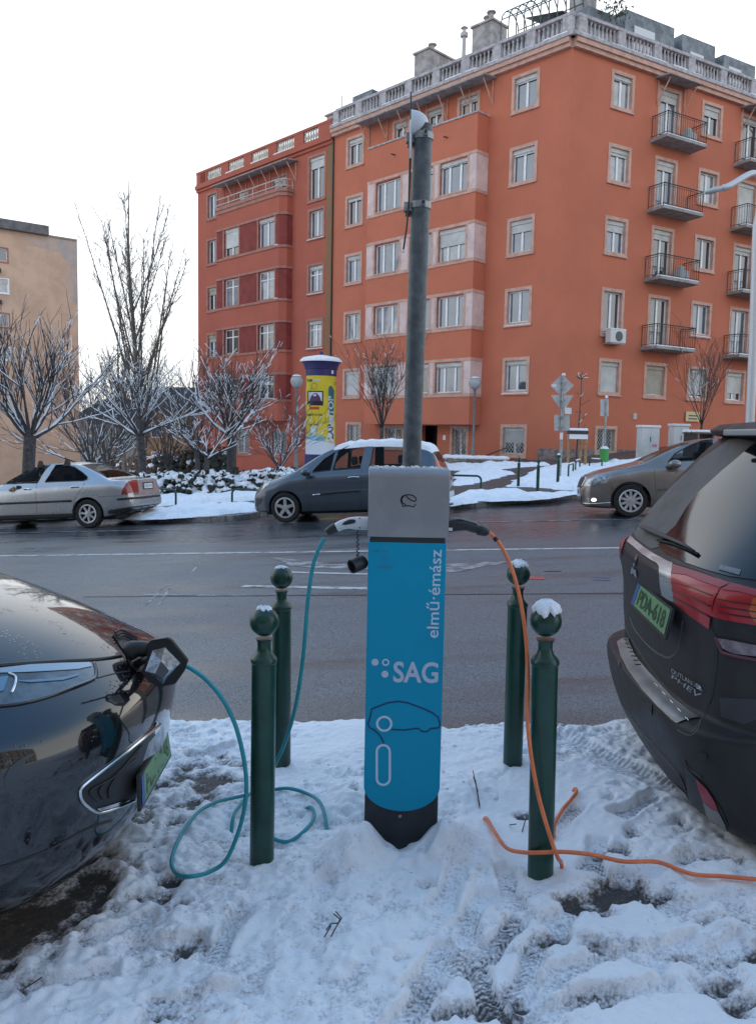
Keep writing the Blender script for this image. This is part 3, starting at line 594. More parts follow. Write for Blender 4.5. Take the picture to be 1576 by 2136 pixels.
# cornice, balustrade
mb = MB()
for W, a, b in ((WL, 0, 15.42), (WR, 0, 26)):
    for z0, z1, p in ((18.28, 18.46, .2), (18.46, 18.66, .3)): mb.boxW(W, a-(.0 if W is WR else 0), b, z0, z1, -.05, p)
mb.build('cornice', M_sur, BL, True)
mb = MB()
for W, a, b in ((WL, 0, 15.42), (WR, 0, 26)): mb.boxW(W, a-.2, b, 18.66, 18.83, -.2, .36)
bevel(mb.build('cornice_ledge', M_balu, BL, True), .02)
def balustrade(bld, W, s0, s1, z0, z1, p, nbay, m, name='balustrade', ped=.45, th=.16, lam=.22):
    L_ = (s1-s0)/nbay
    for k in range(nbay+1):
        mb = MB(); a = s0+k*L_-ped/2; mb.boxW(W, max(a, s0-.3), a+ped, z0, z1-.001, p-th-.03, p+th*.5); mb.build('pedestal', m, bld, True)
    mb = MB(); mb.boxW(W, s0-.25, s1, z1, z1+.14, p-th-.06, p+th*.6); bevel(mb.build('handrail', m, bld, True), .015)
    for k in range(nbay):
        mb = MB(); a = s0+k*L_+ped/2; b = s0+(k+1)*L_-ped/2; n_ = max(3, int((b-a)/lam))
        for i in range(n_):
            x = a+(b-a)*(i+.5)/n_; c = W(x, 0, p-th*.4); hh = z1-z0
            mb.lathe([(.06, 0), (.06, .08*hh), (.035, .14*hh), (.075, .35*hh), (.055, .55*hh), (.035, .82*hh), (.06, .9*hh), (.06, hh)], (c.x, c.y, z0), 8)
        o = mb.build(name, m, bld, True, smooth=50); o['kind'] = 'stuff'
balustrade(BL, WL, .2, 15.1, 18.83, 19.55, .1, 8, M_balu); balustrade(BL, WR, .4, 25.8, 18.83, 19.55, .1, 11, M_balu)
mb = MB()                                                       # settled snow on ledge and rail
for W, a, b in ((WL, .1, 15.3), (WR, .1, 25.8)):
    x = a
    while x < b-.2:
        l_ = random.uniform(.5, 1.8); e = min(b, x+l_); mb.boxW(W, x, e, 18.83, 18.83+random.uniform(.02, .06), .12, .33); x = e+random.uniform(.05, .7)
bevel(mb.build('ledge_snow', M_snow, BL, True), .02)['kind'] = 'stuff'
# roof storey set back, chimneys, roof clutter
mb = MB(); ro = 2.2
A0, A1, A2 = WL(15.0, 0, -ro), WL(ro*.9, 0, -ro), WR(24, 0, -ro)
for W, a, b in ((WL, 1.6, 14.9), (WR, 1.2, 25)):
    mb.boxW(W, a, b, 18.3, 20.75, -ro-3.5, -ro)
    mb.add([W(a-.3, 20.75, -ro+.5), W(b+.3, 20.75, -ro+.5), W(b+.3, 21.55, -ro-2.2), W(a-.3, 21.55, -ro-2.2), W(a-.3, 20.7, -ro+.5), W(b+.3, 20.7, -ro+.5)], [(0, 1, 2, 3), (4, 5, 1, 0)])
rf = mb.build('roof', M_zinc, BL, True)
def chimney(W, s, p, w_, dpt, z0, z1, pots):
    mb = MB(); mb.boxW(W, s-w_/2, s+w_/2, z0, z1, p-dpt, p); mb.boxW(W, s-w_/2-.08, s+w_/2+.08, z1, z1+.1, p-dpt-.08, p+.08)
    for i in range(pots):
        c = W(s+(i-(pots-1)/2)*.45, 0, p-dpt*.35-.3*(i % 2)); mb.lathe([(.13, 0), (.12, .45), (.12, .5), (.24, .52), (.24, .58), (.0, .62)], (c.x, c.y, z1+.1), 10)
    return mb.build('chimney', M_chim, rf)
chimney(WL, 11.6, -3., 1.1, 2.4, 20.5, 22.7, 1); chimney(WL, 7.4, -3., 1.3, 1.2, 20.5, 22.75, 2)
chimney(WL, 1.9, -3.2, .9, .9, 20.5, 23.4, 1); chimney(WR, 5.2, -4.5, 1.2, 1., 20.5, 22.6, 1); chimney(WR, 13.0, -3.5, 1.0, 1., 20.5, 22.3, 1); chimney(WR, 7.6, -4.6, .5, .5, 20.5, 22.4, 1)
mb = MB(); c = WL(8.6, 0, -3.); mb.lathe([(.1, 0), (.1, 1.6), (.2, 1.62), (.2, 1.8), (.08, 1.9), (.08, 2.0), (.2, 2.05), (0, 2.2)], (c.x, c.y, 20.9), 10); mb.build('roof_vent', M_palem, rf, smooth=40)
mb = MB(); mb.boxW(WL, 13.3, 14.9, 18.8, 20.6, -1.9, -.9); mb.build('dormer', M_zinc, rf)
mb = MB()
for s0, s1, zt in ((2.6, 4.4, 21.5), (5.0, 8.4, 22.0), (9.0, 11.5, 21.9), (12.2, 14.8, 21.7)): mb = MB(); mb.boxW(WR, s0, s1, 18.5, zt, -3.2, -1.9); mb.build('dormer', M_zinc, rf)
for s0, s1, z0, z1 in ((5.6, 7.0, 19.9, 21.4), (9.6, 10.6, 19.9, 21.2), (12.6, 13.6, 19.8, 21.2)):
    mb = MB(); mb.boxW(WR, s0, s1, z0, z1, -1.9, -1.86); mb.build('skylight', mat('pale_roof_window', (.6, .62, .66), .3), rf)
mb = MB()                                                       # arched trellis on the corner terrace
for k in range(9):
    s_ = 1.2+.45*k; pts = [WL(s_, 19.0, -1.2)]+[WL(s_, 21.3+.75*math.sin(a), -1.9+.7*math.cos(a)) for a in np.linspace(0, PI, 7)]; mb.tube(pts, .03, 5)
for a in np.linspace(.2, PI-.2, 4): mb.tube([WL(1.2, 21.3+.75*math.sin(a), -1.9+.7*math.cos(a)), WL(4.8, 21.3+.75*math.sin(a), -1.9+.7*math.cos(a))], .025, 5)
mb.build('trellis', mat('green_trellis', (.05, .09, .09), .6), rf)
mb = MB()
for k in range(260):
    a = random.random(); c = WR(4.0+random.gauss(0, .45), 21.6+random.gauss(0, .25), -1.7+random.gauss(0, .3)); v_ = [c+Vector((random.uniform(-.1, .1), random.uniform(-.1, .1), random.uniform(-.1, .1))) for _ in range(3)]; mb.add(v_, [(0, 1, 2)])
mb.build('roof_shrub', mat('roof_shrub_leaf', (.05, .075, .03), .7, var=.4, vscale=3), rf)['kind'] = 'stuff'
# canopies over the top row
def canopy(bld, W, s0, s1, z, pr, nb, m):
    mb = MB(); mb.add([W(s0, z, .0), W(s1, z, .0), W(s1, z-.12, pr), W(s0, z-.12, pr), W(s0, z+.06, .0), W(s1, z+.06, .0), W(s1, z-.06, pr), W(s0, z-.06, pr)], [(3, 2, 1, 0), (4, 5, 6, 7), (0, 1, 5, 4), (1, 2, 6, 5), (2, 3, 7, 6), (3, 0, 4, 7)])
    o = mb.build('canopy', m, bld, True)
    for k in range(nb):
        s_ = s0+.2+(s1-s0-.4)*k/(nb-1); mb = MB(); mb.tube([W(s_, z-1.1, .04), W(s_, z-.14, pr*.8)], .03, 6); mb.tube([W(s_, z-1.15, .035), W(s_, z-.05, .035)], .03, 6); mb.build('bracket', M_sur, o)
canopy(BL, WL, 4.0, 12.7, 18.2, .95, 7, M_cem); canopy(BL, WR, 5.1, 7.3, 18.2, .9, 2, M_cem); canopy(BL, WR, 11.2, 13.6, 18.2, .9, 2, M_cem)
# iron balconies
def balcony(bld, W, s0, s1, z, pr, clutter):
    mb = MB(); mb.add([W(s0, z-.16, 0), W(s1, z-.16, 0), W(s1, z-.13, pr), W(s0, z-.13, pr), W(s0, z, 0), W(s1, z, 0), W(s1, z, pr), W(s0, z, pr)], [(3, 2, 1, 0), (4, 5, 6, 7), (0, 1, 5, 4), (1, 2, 6, 5), (2, 3, 7, 6), (3, 0, 4, 7)])
    o = mb.build('balcony', M_cem, bld, True); rl = MB(); e = .05
    path = [W(s0+e, 0, .03), W(s0+e, 0, pr-e), W(s1-e, 0, pr-e), W(s1-e, 0, .03)]
    for zz, r_ in ((1.0, .024), (.9, .011), (.1, .013)): rl.tube([p+Vector((0, 0, z+zz)) for p in path], r_, 6)
    for a, b in zip(path[:-1], path[1:]):
        n_ = max(2, int((b-a).length/.14))
        for i in range(n_+1): p = a.lerp(b, i/n_); rl.tube([p+Vector((0, 0, z)), p+Vector((0, 0, z+1.0))], .008 if i % 6 else .018, 4, False)
    rl.build('railing', M_iron, o)
    sw = MB(); sw.boxW(W, s0+.04, s1-.04, z+.001, z+.05, pr-.28, pr-.03); bevel(sw.build('floor_snow', M_snow, o), .02)
    if clutter:
        b = MB(); b.boxW(W, s1-1.1, s1-.5, z+.05, z+.5, .3, pr-.2); b.boxW(W, s1-.95, s1-.65, z+.5, z+.72, .35, .6); bevel(b.build('covered_box', mat('balcony_cover', (.35, .37, .38), .6), o), .06)
for k in range(2, 6):
    balcony(BL, WR, 5.0, 7.75, ROWT[k]-2.5, .95, k in (3, 5)); balcony(BL, WR, 10.95, 13.8, ROWT[k]-2.5, .95, False)
# air conditioner
mb = MB(); mb.boxW(WR, 2.52, 3.5, 6.02, 6.62, .16, .5); ac = bevel(mb.build('air_conditioner', mat('aircon_white', (.6, .61, .6), .5), BL, True), .03)
c = WR(3.05, 6.32, .505); mb = MB(); Mx = Matrix.Translation(c) @ Vector((nR[0], nR[1], 0)).to_track_quat('Z', 'Y').to_matrix().to_4x4(); mb.lathe([(.0, .01), (.22, .01), (.23, .0)], n=20, M=Mx); mb.build('fan_grille', mat('aircon_fan', (.1, .1, .1), .6), ac)
mb = MB(); mb.boxW(WR, 2.6, 3.45, 5.98, 6.02, .0, .45); mb.build('shelf_bracket', M_palem, ac)
mb = MB(); mb.boxW(WR, 2.5, 3.5, 6.62, 6.67, .17, .5); bevel(mb.build('snow_cap', M_snow, ac), .02)
# plinth, small wall boxes
mb = MB(); mb.boxW(WL, -.03, .98, -2, 1.18, 0, .035); mb.boxW(WR, 0., 2.28, -2, 1.18, 0, .035); mb.boxW(WR, 3.74, 26, -2, 1.18, 0, .035); mb.boxW(WR, 2.28, 3.74, -2, .9, 0, .035); mb.build('plinth', M_plinth, BL, True)
mb = MB(); mb.boxW(WR, 4.72, 4.95, 2.62, 2.9, 0, .05); mb.build('wall_plate', M_palem, BL, True)
mb = MB(); mb.boxW(WL, 6.5, 6.68, 1.45, 1.7, 0, .05); mb.build('wall_plate', M_white, BL, True)
mb = MB(); mb.boxW(WL, 15.36, 15.42, 1, 18.3, .02, .1); mb.build('drainpipe', M_iron, BL, True)

# ---------------- red neighbour
BR = thing('apartment_building', 'red apartment building left of the orange one, with dark red window bands', 'building', tuple(WL(22, -.5)), 0)
wm = MB()
colR = [(16.1, 17.66, ROWB[k]-.15, ROWT[k]-.1) for k in range(1, 5)]+[(16.05, 17.7, 15.1, 17.75)]
colL = [(27.15, 28.5, ROWB[k]-.15, ROWT[k]-.1) for k in range(1, 5)]+[(27.15, 28.5, 15.95, 17.75)]
tdoor = [(19.6, 21.2, 15.6, 17.3), (23.5, 24.9, 15.6, 17.2)]
gl = [(19.4, 21.1, .15, 1.9), (23.3, 25.1, .15, 1.9)]
panel(wm, WL, 15.42, 29.62, -3.5, 18.3, colR+colL+tdoor+gl)
a0, a1 = WL(29.62, 0), WL(29.62, 0, -13); a2 = WL(15.42, 0, -13)
wm.add([(p.x, p.y, z) for z in (-3.5, 19.3) for p in (a0, a1)], [(0, 1, 3, 2)]); wm.add([(p.x, p.y, z) for z in (-3.5, 18.3) for p in (a1, a2)], [(0, 1, 3, 2)])
p_ = [WL(15.42, 18.3), WL(29.62, 18.3), WL(29.62, 18.3, -13), WL(15.42, 18.3, -13)]; wm.add(p_, [(0, 1, 2, 3)])
wm.build('wall', M_rd, BR, True)
for k, h in enumerate(colR): window(BR, WL, *h, npan=2, sm=M_surd, kind=[0, 2, 1, 1, 0][k], shut=[0, .12, .15, 0, .25][k], transom=k in (0, 1, 2), snow=k < 4)
for k, h in enumerate(colL): window(BR, WL, *h, npan=2, sm=M_surd, kind=[0, 1, 0, 0, 1][k], shut=[.9, .3, .3, 0, 0][k], shm=M_shb)
for h in tdoor: window(BR, WL, *h, npan=2, sm=M_surd, kind=0, shut=.35)
for h in gl: window(BR, WL, *h, npan=2, sm=M_surd, kind=1, grille=True)
LP = .75; l0, l1 = 19.1, 26.1; bm_ = MB(); bw2 = []
for k in range(1, 5):
    z0, z1 = [0, 3.75, 6.75, 9.8, 12.95][k], [0, 5.15, 8.3, 11.5, 14.65][k]; bw2 += [(19.85, 21.5, z0, z1), (23.6, 25.25, z0, z1)]
LPOLY = lambda s, z, p: WL(s, z, p)
panel(bm_, WL, l0+.35, l1, 2.4, 16.15, bw2, LP, .2)
bm_.add([WL(l0, 2.4, 0), WL(l0, 2.4, LP-.35), WL(l0, 16.15, LP-.35), WL(l0, 16.15, 0)], [(0, 1, 2, 3)]); bm_.add([WL(l0, 2.4, LP-.35), WL(l0+.35, 2.4, LP), WL(l0+.35, 16.15, LP), WL(l0, 16.15, LP-.35)], [(0, 1, 2, 3)])
bm_.add([WL(l1, 2.4, 0), WL(l1, 2.4, LP), WL(l1, 16.15, LP), WL(l1, 16.15, 0)], [(0, 1, 2, 3)])
for z in (2.4, 16.15): bm_.add([WL(l0, z, 0), WL(l0, z, LP-.35), WL(l0+.35, z, LP), WL(l1, z, LP), WL(l1, z, 0)], [(0, 1, 2, 3, 4)])
lb = bm_.build('bay', M_rd, BR, True)
def ring(mb, z0, z1, e0, e1):
    """strip following the bay outline"""
    q = [(l0, 0), (l0, LP-.35), (l0+.35, LP), (l1, LP), (l1, 0)]; o_ = []
    for a, p in q: o_.append((a-(e1 if a < l0+.2 else -e1 if a == l1 else e1*.4), p+(e1 if p > LP-.4 else 0)))
    i_ = [(a-(e0 if a < l0+.2 else -e0 if a == l1 else e0*.4), p+(e0 if p > LP-.4 else 0)) for a, p in q]
    for (a, p), (b, r_), (c, t_), (d, u_) in zip(i_[:-1], i_[1:], o_[:-1], o_[1:]):
        mb.add([WL(a, z0, p), WL(b, z0, r_), WL(d, z0, u_), WL(c, z0, t_), WL(a, z1, p), WL(b, z1, r_), WL(d, z1, u_), WL(c, z1, t_)], [(0, 1, 2, 3), (4, 7, 6, 5), (3, 2, 6, 7), (0, 3, 7, 4), (1, 5, 6, 2)])
for k in range(1, 5):
    z0, z1 = [0, 3.65, 6.65, 9.7, 12.85][k], [0, 5.25, 8.38, 11.58, 14.72][k]
    mb = MB()
    for a, b in ((l0+.36, 19.72), (21.62, 23.48), (25.38, l1+.008)): mb = MB(); mb.boxW(WL, a, b, z0+.05, z1-.05, LP+.003, LP+.012); mb.build('dark_panel', M_dr, lb)
    mb = MB(); mb.add([WL(l0-.009, z0+.05, .0), WL(l0-.009, z0+.05, LP-.345), WL(l0-.009, z1-.05, LP-.345), WL(l0-.009, z1-.05, 0)], [(0, 1, 2, 3)]); mb.add([WL(l0-.006, z0+.05, LP-.342), WL(l0+.36, z0+.05, LP+.01), WL(l0+.36, z1-.05, LP+.01), WL(l0-.006, z1-.05, LP-.342)], [(0, 1, 2, 3)])
    mb.build('dark_panel', M_dr, lb)
    mb = MB(); ring(mb, z1-.05, z1+.09, .0, .06); ring(mb, z0-.09, z0+.05, .0, .06)
    for a, b in ((19.72, 19.85), (21.5, 21.62), (23.48, 23.6), (25.25, 25.38)): mb.boxW(WL, a, b, z0+.05, z1-.05, LP-.1, LP+.03)
    mb.build('trim', M_surd, lb)
    sw = MB(); sw.boxW(WL, l0+.4, l0+1.0, z0+.05, z0+.09, LP+.002, LP+.055); sw.build('ledge_snow', M_snow, lb)
for i, h in enumerate(bw2): window(BR, WL, *h, p=LP, npan=2, sur=0, surround=False, sm=M_surd, kind=[0, 0, 0, 0, 2, 2, 1, 0][i], shut=[0, 0, 0, 0, 0, 0, .13, .66][i], transom=i < 6)
mb = MB(); ring(mb, 15.75, 15.98, .0, .06); ring(mb, 15.98, 16.17, .0, .12); mb.build('cornice', M_surd, lb)
mb = MB(); q = [WL(l0, 0, .02), WL(l0, 0, LP-.35), WL(l0+.35, 0, LP), WL(l1, 0, LP), WL(l1, 0, .02)]
for zz in (16.35, 16.72): mb.tube([p+Vector((0, 0, zz)) for p in q], .035, 6)
for a, b in zip(q[:-1], q[1:]):
    n_ = max(1, int((b-a).length/1.3))
    for i in range(n_+1): p = a.lerp(b, i/n_); mb.tube([p+Vector((0, 0, 16.1)), p+Vector((0, 0, 16.74))], .03, 6)
mb.build('terrace_railing', M_palem, lb)
canopy(BR, WL, 18.6, 26.6, 17.75, .9, 7, M_cem)
mb = MB()
for z0, z1, p in ((18.0, 18.18, .1), (18.18, 18.42, .22)): mb.boxW(WL, 15.46, 29.66, z0, z1, -.05, p)
mb.build('cornice', M_rd, BR, True)
mb = MB(); mb.boxW(WL, 15.46, 29.64, 18.42, 18.55, -.15, .12); mb.boxW(WL, 15.46, 29.64, 19.2, 19.34, -.15, .12)
for k in range(6): a = 15.46+2.58*k; mb.boxW(WL, a, a+(1.2 if k == 0 else .85), 18.55, 19.2, -.15, .1)
mb.boxW(WL, 28.5, 29.63, 18.55, 19.2, -.15, .1); mb.build('parapet', M_rd, BR, True)
for k in range(5):
    mb = MB(); a = 15.46+2.58*k+(1.2 if k == 0 else .85); b = 15.46+2.58*(k+1)
    n_ = int((b-a)/.21)
    for i in range(n_): c = WL(a+(b-a)*(i+.5)/n_, 0, -.02); mb.lathe([(.07, 0), (.05, .1), (.08, .25), (.05, .5), (.07, .65)], (c.x, c.y, 18.55), 8)
    mb.build('balusters', mat('weathered_baluster', (.52, .52, .47), .8, var=.2, vscale=4), BR, True, smooth=50)['kind'] = 'stuff'
mb = MB(); mb.boxW(WL, 15.5, 15.95, -3, 18.2, .001, .02); mb.build('weathered_strip', M_rust, BR, True)
mb = MB(); mb.boxW(WL, 15.6, 18.4, 18.3, 20.75, -5, -2); mb.boxW(WL, 15.5, 18.5, 20.75, 20.85, -5.1, -1.9); c = WL(17.6, 0, -2.5); mb.tube([(c.x, c.y, 20.8), (c.x, c.y, 21.9)], .03, 5); mb.build('roof_room', M_chim, BR, True)
mb = MB()
for s_ in (20, 22.4, 25.2): mb.boxW(WL, s_, s_+.9, 18.55, 18.62, .0, .11)
mb.build('ledge_snow', M_snow, BR, True)['kind'] = 'stuff'

# ---------------- beige block on the left
M_bg = mat('beige_render', (.55, .38, .27), .85, var=.1, vscale=.6, bump=.3, bscale=40, det=7); M_bgp = mat('grey_render_patch', (.3, .26, .24), .9, var=.25, vscale=1.2)
bo = (-26.0, 70.0); bd = Vector((-.80, -.60)); bn = Vector((.6, -.8))
WB = facade(bo, bd, bn)
BB = thing('apartment_building', 'beige apartment block with a flat dark roof slab behind the bare trees', 'building', (bo[0], bo[1], -2))
rows = [(15.0, 16.2), (12.5, 13.75), (9.8, 11.0), (7.15, 8.25), (4.4, 5.6)]; hb = [(a, a+1.9, z0, z1) for z0, z1 in rows for a in (5.45, 9.2, 13.)]
mb = MB(); panel(mb, WB, 0, 22, -6, 17.6, hb, 0, .25)
e0, e1 = WB(0, 0), WB(0, 0, -14); f0 = WB(22, 0, -14)
mb.add([(p.x, p.y, z) for z in (-6, 17.6) for p in (e0, e1)], [(0, 1, 3, 2)]); mb.add([(p.x, p.y, z) for z in (-6, 17.6) for p in (e1, f0)], [(0, 1, 3, 2)]); mb.add([WB(0, 17.6), WB(22, 17.6), WB(22, 17.6, -14), WB(0, 17.6, -14)], [(0, 1, 2, 3)])
mb.build('wall', M_bg, BB, True)
for i, h in enumerate(hb): window(BB, WB, *h, npan=2, sur=.08, sm=M_pvc if i % 2 else M_surd, kind=[0, 1, 0, 2][i % 4], shut=[0, .5, .0, .3][i % 4])
for z0, z1 in rows:
    mb = MB(); mb.boxW(WB, 6.1, 6.5, z0-.9, z0-.55, 0, .35); bevel(mb.build('wall_box', M_iron, BB, True), .03)
mb = MB(); mb.boxW(WB, 2.4, 22.3, 17.62, 18.35, -9, .5); mb.boxW(WB, 6.8, 8.4, 18.35, 19.3, -3, -1.4); mb.build('roof_slab', mat('dark_roof_slab', (.13, .125, .125), .8, var=.2, vscale=2), BB, True)
mb = MB(); mb.boxW(WB, .02, 2.38, 17.6, 17.72, -9, .12); mb.build('coping', M_cem, BB, True)
M_old = mat('weathered_plaster', (.5, .38, .3), .9, col2=(.36, .33, .31), vscale=1.1, det=8)
mb = MB(); P, F = poly_cdt([(0, 17.55), (4.2, 17.5), (3.8, 16.7), (1.4, 16.4), (.5, 15.2), (1.0, 14.2), (.6, 12.6), (0, 12.2)], .5); mb.add([WB(p.x, p.y, .006) for p in P], [tuple(f) for f in F]); mb.build('stained_plaster', M_old, BB, True)
# low houses seen between the trees
M_yel = mat('ochre_render', (.34, .25, .16), .85, var=.15, vscale=1, bump=.2); M_tile = mat('dark_roof_tiles', (.07, .065, .07), .8, var=.3, vscale=4, bump=.4, bscale=12)
def house(x, y, w_, dpt, h_, rh, label, wallm, rz):
    h0 = T(x, y)-1; t_ = thing('house', label, 'house', (x, y, h0), rz); hh = []
    mb = MB(); mb.box(-w_/2, w_/2, -dpt/2, dpt/2, 0, h_); mb.build('wall', wallm, t_)
    mb = MB(); mb.add([(-w_/2-.4, -dpt/2-.4, h_), (w_/2+.4, -dpt/2-.4, h_), (w_/2+.4, dpt/2+.4, h_), (-w_/2-.4, dpt/2+.4, h_), (-w_/2+1.2, 0, h_+rh), (w_/2-1.2, 0, h_+rh)], [(0, 1, 5, 4), (1, 2, 5), (2, 3, 4, 5), (3, 0, 4), (3, 2, 1, 0)]); r_ = mb.build('roof', M_tile, t_)
    mb = MB(); mb.box(w_*.2, w_*.2+.7, -.3, .3, h_+rh*.4, h_+rh+.9); mb.build('chimney', M_chim, r_)
    for zz in np.arange(1.6, h_-1.2, 2.9):
        for k in range(int(w_/3)):
            a = -w_/2+1.2+k*3; mb = MB(); mb.box(a, a+1.2, -dpt/2-.02, -dpt/2+.1, zz, zz+1.4); wn = mb.build('window', M_pvc, t_); mb = MB(); mb.box(a+.1, a+1.1, -dpt/2-.04, -dpt/2-.02, zz+.1, zz+1.3); mb.build('pane', PANES[1], wn)
house(-19.5, 92, 14, 9, 7.6, 2.6, 'ochre house with a dark hipped roof far behind the bare trees', M_yel, .15)
house(-31, 105, 13, 9, 8.2, 2.4, 'grey house with a dark roof beside the beige block', M_cem, -.1)

# block of flats right behind the viewer, closing the street on this side
WK = facade((0, -7.5), (DV.x, DV.y), (NV.x, NV.y))
BK = thing('apartment_building', 'grey apartment block on the near side of the street, behind the parked cars', 'building', (0, -7.5, -.5))
hk = [(x, x+1.5, z_, z_+1.7) for x in np.arange(-27.3, 27, 3.3) for z_ in (1.2, 4.4, 7.6, 10.8, 14.0)]
mb = MB(); panel(mb, WK, -30, 30, -3, 17.5, [tuple(float(a) for a in h_) for h_ in hk], 0, .2)
c_ = [WK(-30, 0), WK(30, 0), WK(30, 0, -12), WK(-30, 0, -12)]
for a, b in ((1, 2), (2, 3), (3, 0)): mb.add([(c_[a].x, c_[a].y, -3), (c_[b].x, c_[b].y, -3), (c_[b].x, c_[b].y, 17.5), (c_[a].x, c_[a].y, 17.5)], [(0, 1, 2, 3)])
mb.add([(q.x, q.y, 17.5) for q in c_], [(0, 1, 2, 3)]); mb.build('wall', mat('grey_render', (.2, .19, .185), .85, var=.15, vscale=.8, bump=.2), BK, True)
mb = MB()
for h_ in hk: mb.boxW(WK, *[float(a) for a in h_], -.2, -.17)
mb.build('window_panes', PANES[0], BK, True)['kind'] = 'stuff'
# ================================================================ CHARGING POINT AND NEAR STREET FURNITURE
def text_obj(txt, h, ext, Mx, m, parent, name='lettering', align='LEFT', off=0., sx=1., world=False):
    c = bpy.data.curves.new('t', 'FONT'); c.body = txt; c.size = h; c.extrude = ext; c.offset = off; c.align_x = align; c.resolution_u = 4
    o = bpy.data.objects.new('t', c); COL.objects.link(o); dg = bpy.context.evaluated_depsgraph_get(); me = bpy.data.meshes.new_from_object(o.evaluated_get(dg)); bpy.data.objects.remove(o)
    me.transform(Mx @ Matrix.Diagonal((sx, 1, 1, 1))); me.materials.clear(); me.materials.append(m); ob = bpy.data.objects.new(name, me); return link(ob, parent, world)
CHY = 2.985                                                     # front face of the charger
def cp(u, v): p = at(u, v, CHY); return p.x, p.z
cxl = (cp(766, 1130)[0]+cp(761, 1600)[0])/2; cxr = (cp(931, 1130)[0]+cp(918, 1600)[0])/2; ccx = (cxl+cxr)/2; cw = (cxr-cxl)/2
CH = thing('charging_station', 'blue and silver electric car charging column standing in the snow', 'charger', (ccx, CHY+.09, T(ccx, CHY)-.05))
M_blue_p = mat('blue_panel', (.0, .3, .49), .45, var=.05, vscale=1.5, spec=.25); M_alu = mat('brushed_aluminium', (.3, .305, .32), .42, metal=.5, var=.07, vscale=5, bump=.05, bscale=300); M_anth = mat('anthracite_base', (.018, .022, .028), .55, var=.2, vscale=6, bump=.1, bscale=150)
zt = cp(850, 977)[1]; zs = cp(850, 1121)[1]; zs2 = cp(850, 1130)[1]; zb = cp(840, 1693)[1]; zr = cp(765, 1640)[1]
mb = MB(); mb.box(cxl+.004, cxr-.004, CHY+.004, CHY+.17, -.1, zs2-.005); o = bevel(mb.build('base', M_anth, CH, True), .012, 3)
arc = [(cxl, zs2), (cxl, zr)]+[(ccx-cw*math.cos(a), zr-(zr-zb)*math.sin(a)) for a in np.linspace(.12, PI-.12, 22)]+[(cxr, zr), (cxr, zs2)]
mb = MB(); mb.prism(arc, CHY, CHY+.16, lambda a, b, t: (a, t, b)); bevel(mb.build('blue_panel', M_blue_p, CH, True), .004, 2)
prof = [(CHY+.19, zs)]+[(CHY-.006, zs)]+[(CHY-.006+.035-.035*math.cos(a), zt-.035+.035*math.sin(a)) for a in np.linspace(0, PI/2, 7)]+[(CHY+.165+.03*math.sin(a), zt-.03+.03*math.cos(a)) for a in np.linspace(0, PI/2, 5)]
mb = MB(); mb.prism(prof, cxl-.003, cxr+.006, lambda a, b, t: (t, a, b)); hd = bevel(mb.build('head', M_alu, CH, True, smooth=40), .003, 2)
mb = MB(); mb.box(cxl+.006, cxr-.006, CHY+.0, CHY+.165, zs2-.004, zs+.002); mb.build('slot', M_black, CH, True)
mb = MB(); bz = cp(838, 1702)[1]; mb.lathe([(0, .004), (.006, .004), (.007, 0)], n=10, M=Matrix.Translation((ccx-.005, CHY-.0, bz)) @ Matrix.Rotation(PI/2, 4, 'X')); mb.build('screw', M_steel, CH, True)
sm_ = MB()                                                      # rime along the top
for k in range(60): sm_.ball((random.uniform(cxl+.01, cxr-.01), CHY+random.uniform(.01, .15), zt+.001), random.uniform(.002, .006), 6, 4)
o = sm_.build('frost', M_snow, CH, True, smooth=0); o['kind'] = 'stuff'
FM = Matrix.Rotation(PI/2, 4, 'X')                               # text in the vertical plane facing the viewer
M_print = mat('pale_print', (.55, .68, .8), .5); M_print2 = mat('pale_grey_print', (.5, .58, .72), .5); M_navy = mat('navy_print', (.0, .028, .14), .5); M_faint = mat('faint_print', (.06, .27, .4), .5); M_ink = mat('black_print', (.006, .007, .012), .5)
def ribbon(pts, wd, m, name, y=CHY-.0015, closed=False, parent=None, proj=cp, th=.001):
    q = [Vector(proj(*p)) for p in pts]; n_ = len(q); L_ = []; R__ = []
    for i in range(n_):
        a = q[(i-1) % n_] if (closed or i > 0) else q[i]; b = q[(i+1) % n_] if (closed or i < n_-1) else q[i]; d = (b-a).normalized(); nn = Vector((-d.y, d.x))*wd/2; L_.append(q[i]+nn); R__.append(q[i]-nn)
    mb = MB(); vs = []
    for yy in (y, y+th): vs += [(p.x, yy, p.y) for p in L_]+[(p.x, yy, p.y) for p in R__]
    fs = []
    for i in range(n_ if closed else n_-1):
        j = (i+1) % n_; fs += [(i, j, n_+j, n_+i), (2*n_+i, 3*n_+i, 3*n_+j, 2*n_+j), (i, 2*n_+i, 2*n_+j, j), (n_+i, n_+j, 3*n_+j, 3*n_+i)]
    mb.add(vs, fs); return mb.build(name, m, parent or CH, True)
def disc(u, v, r, m, name, r0=0., y=CHY-.0015):
    x, z = cp(u, v); s = r/FPX*CHY; mb = MB(); mb.lathe([(r0/FPX*CHY, .001), (s, .001), (s, 0)] if r0 else [(0, .001), (s, .001), (s, 0)], n=28, M=Matrix.Translation((x, y+.001, z)) @ FM, caps=not r0); return mb.build(name, m, CH, True)
def txt(t, u, v, hpx, m, rot=0., off=0., sx=1., y=CHY-.001, align='LEFT', parent=None):
    x, z = cp(u, v); return text_obj(t, hpx/FPX*CHY, .0005, Matrix.Translation((x, y, z)) @ FM @ Matrix.Rotation(rot, 4, 'Z'), m, parent or CH, 'lettering', align, off, sx, True)
txt('elmű·émász', 913, 1332, 35.5, M_print, PI/2-.012, .0004, 1.12)
o = txt('SAG', 818.5, 1421.5, 62, M_print2, 0, .0022, .86)
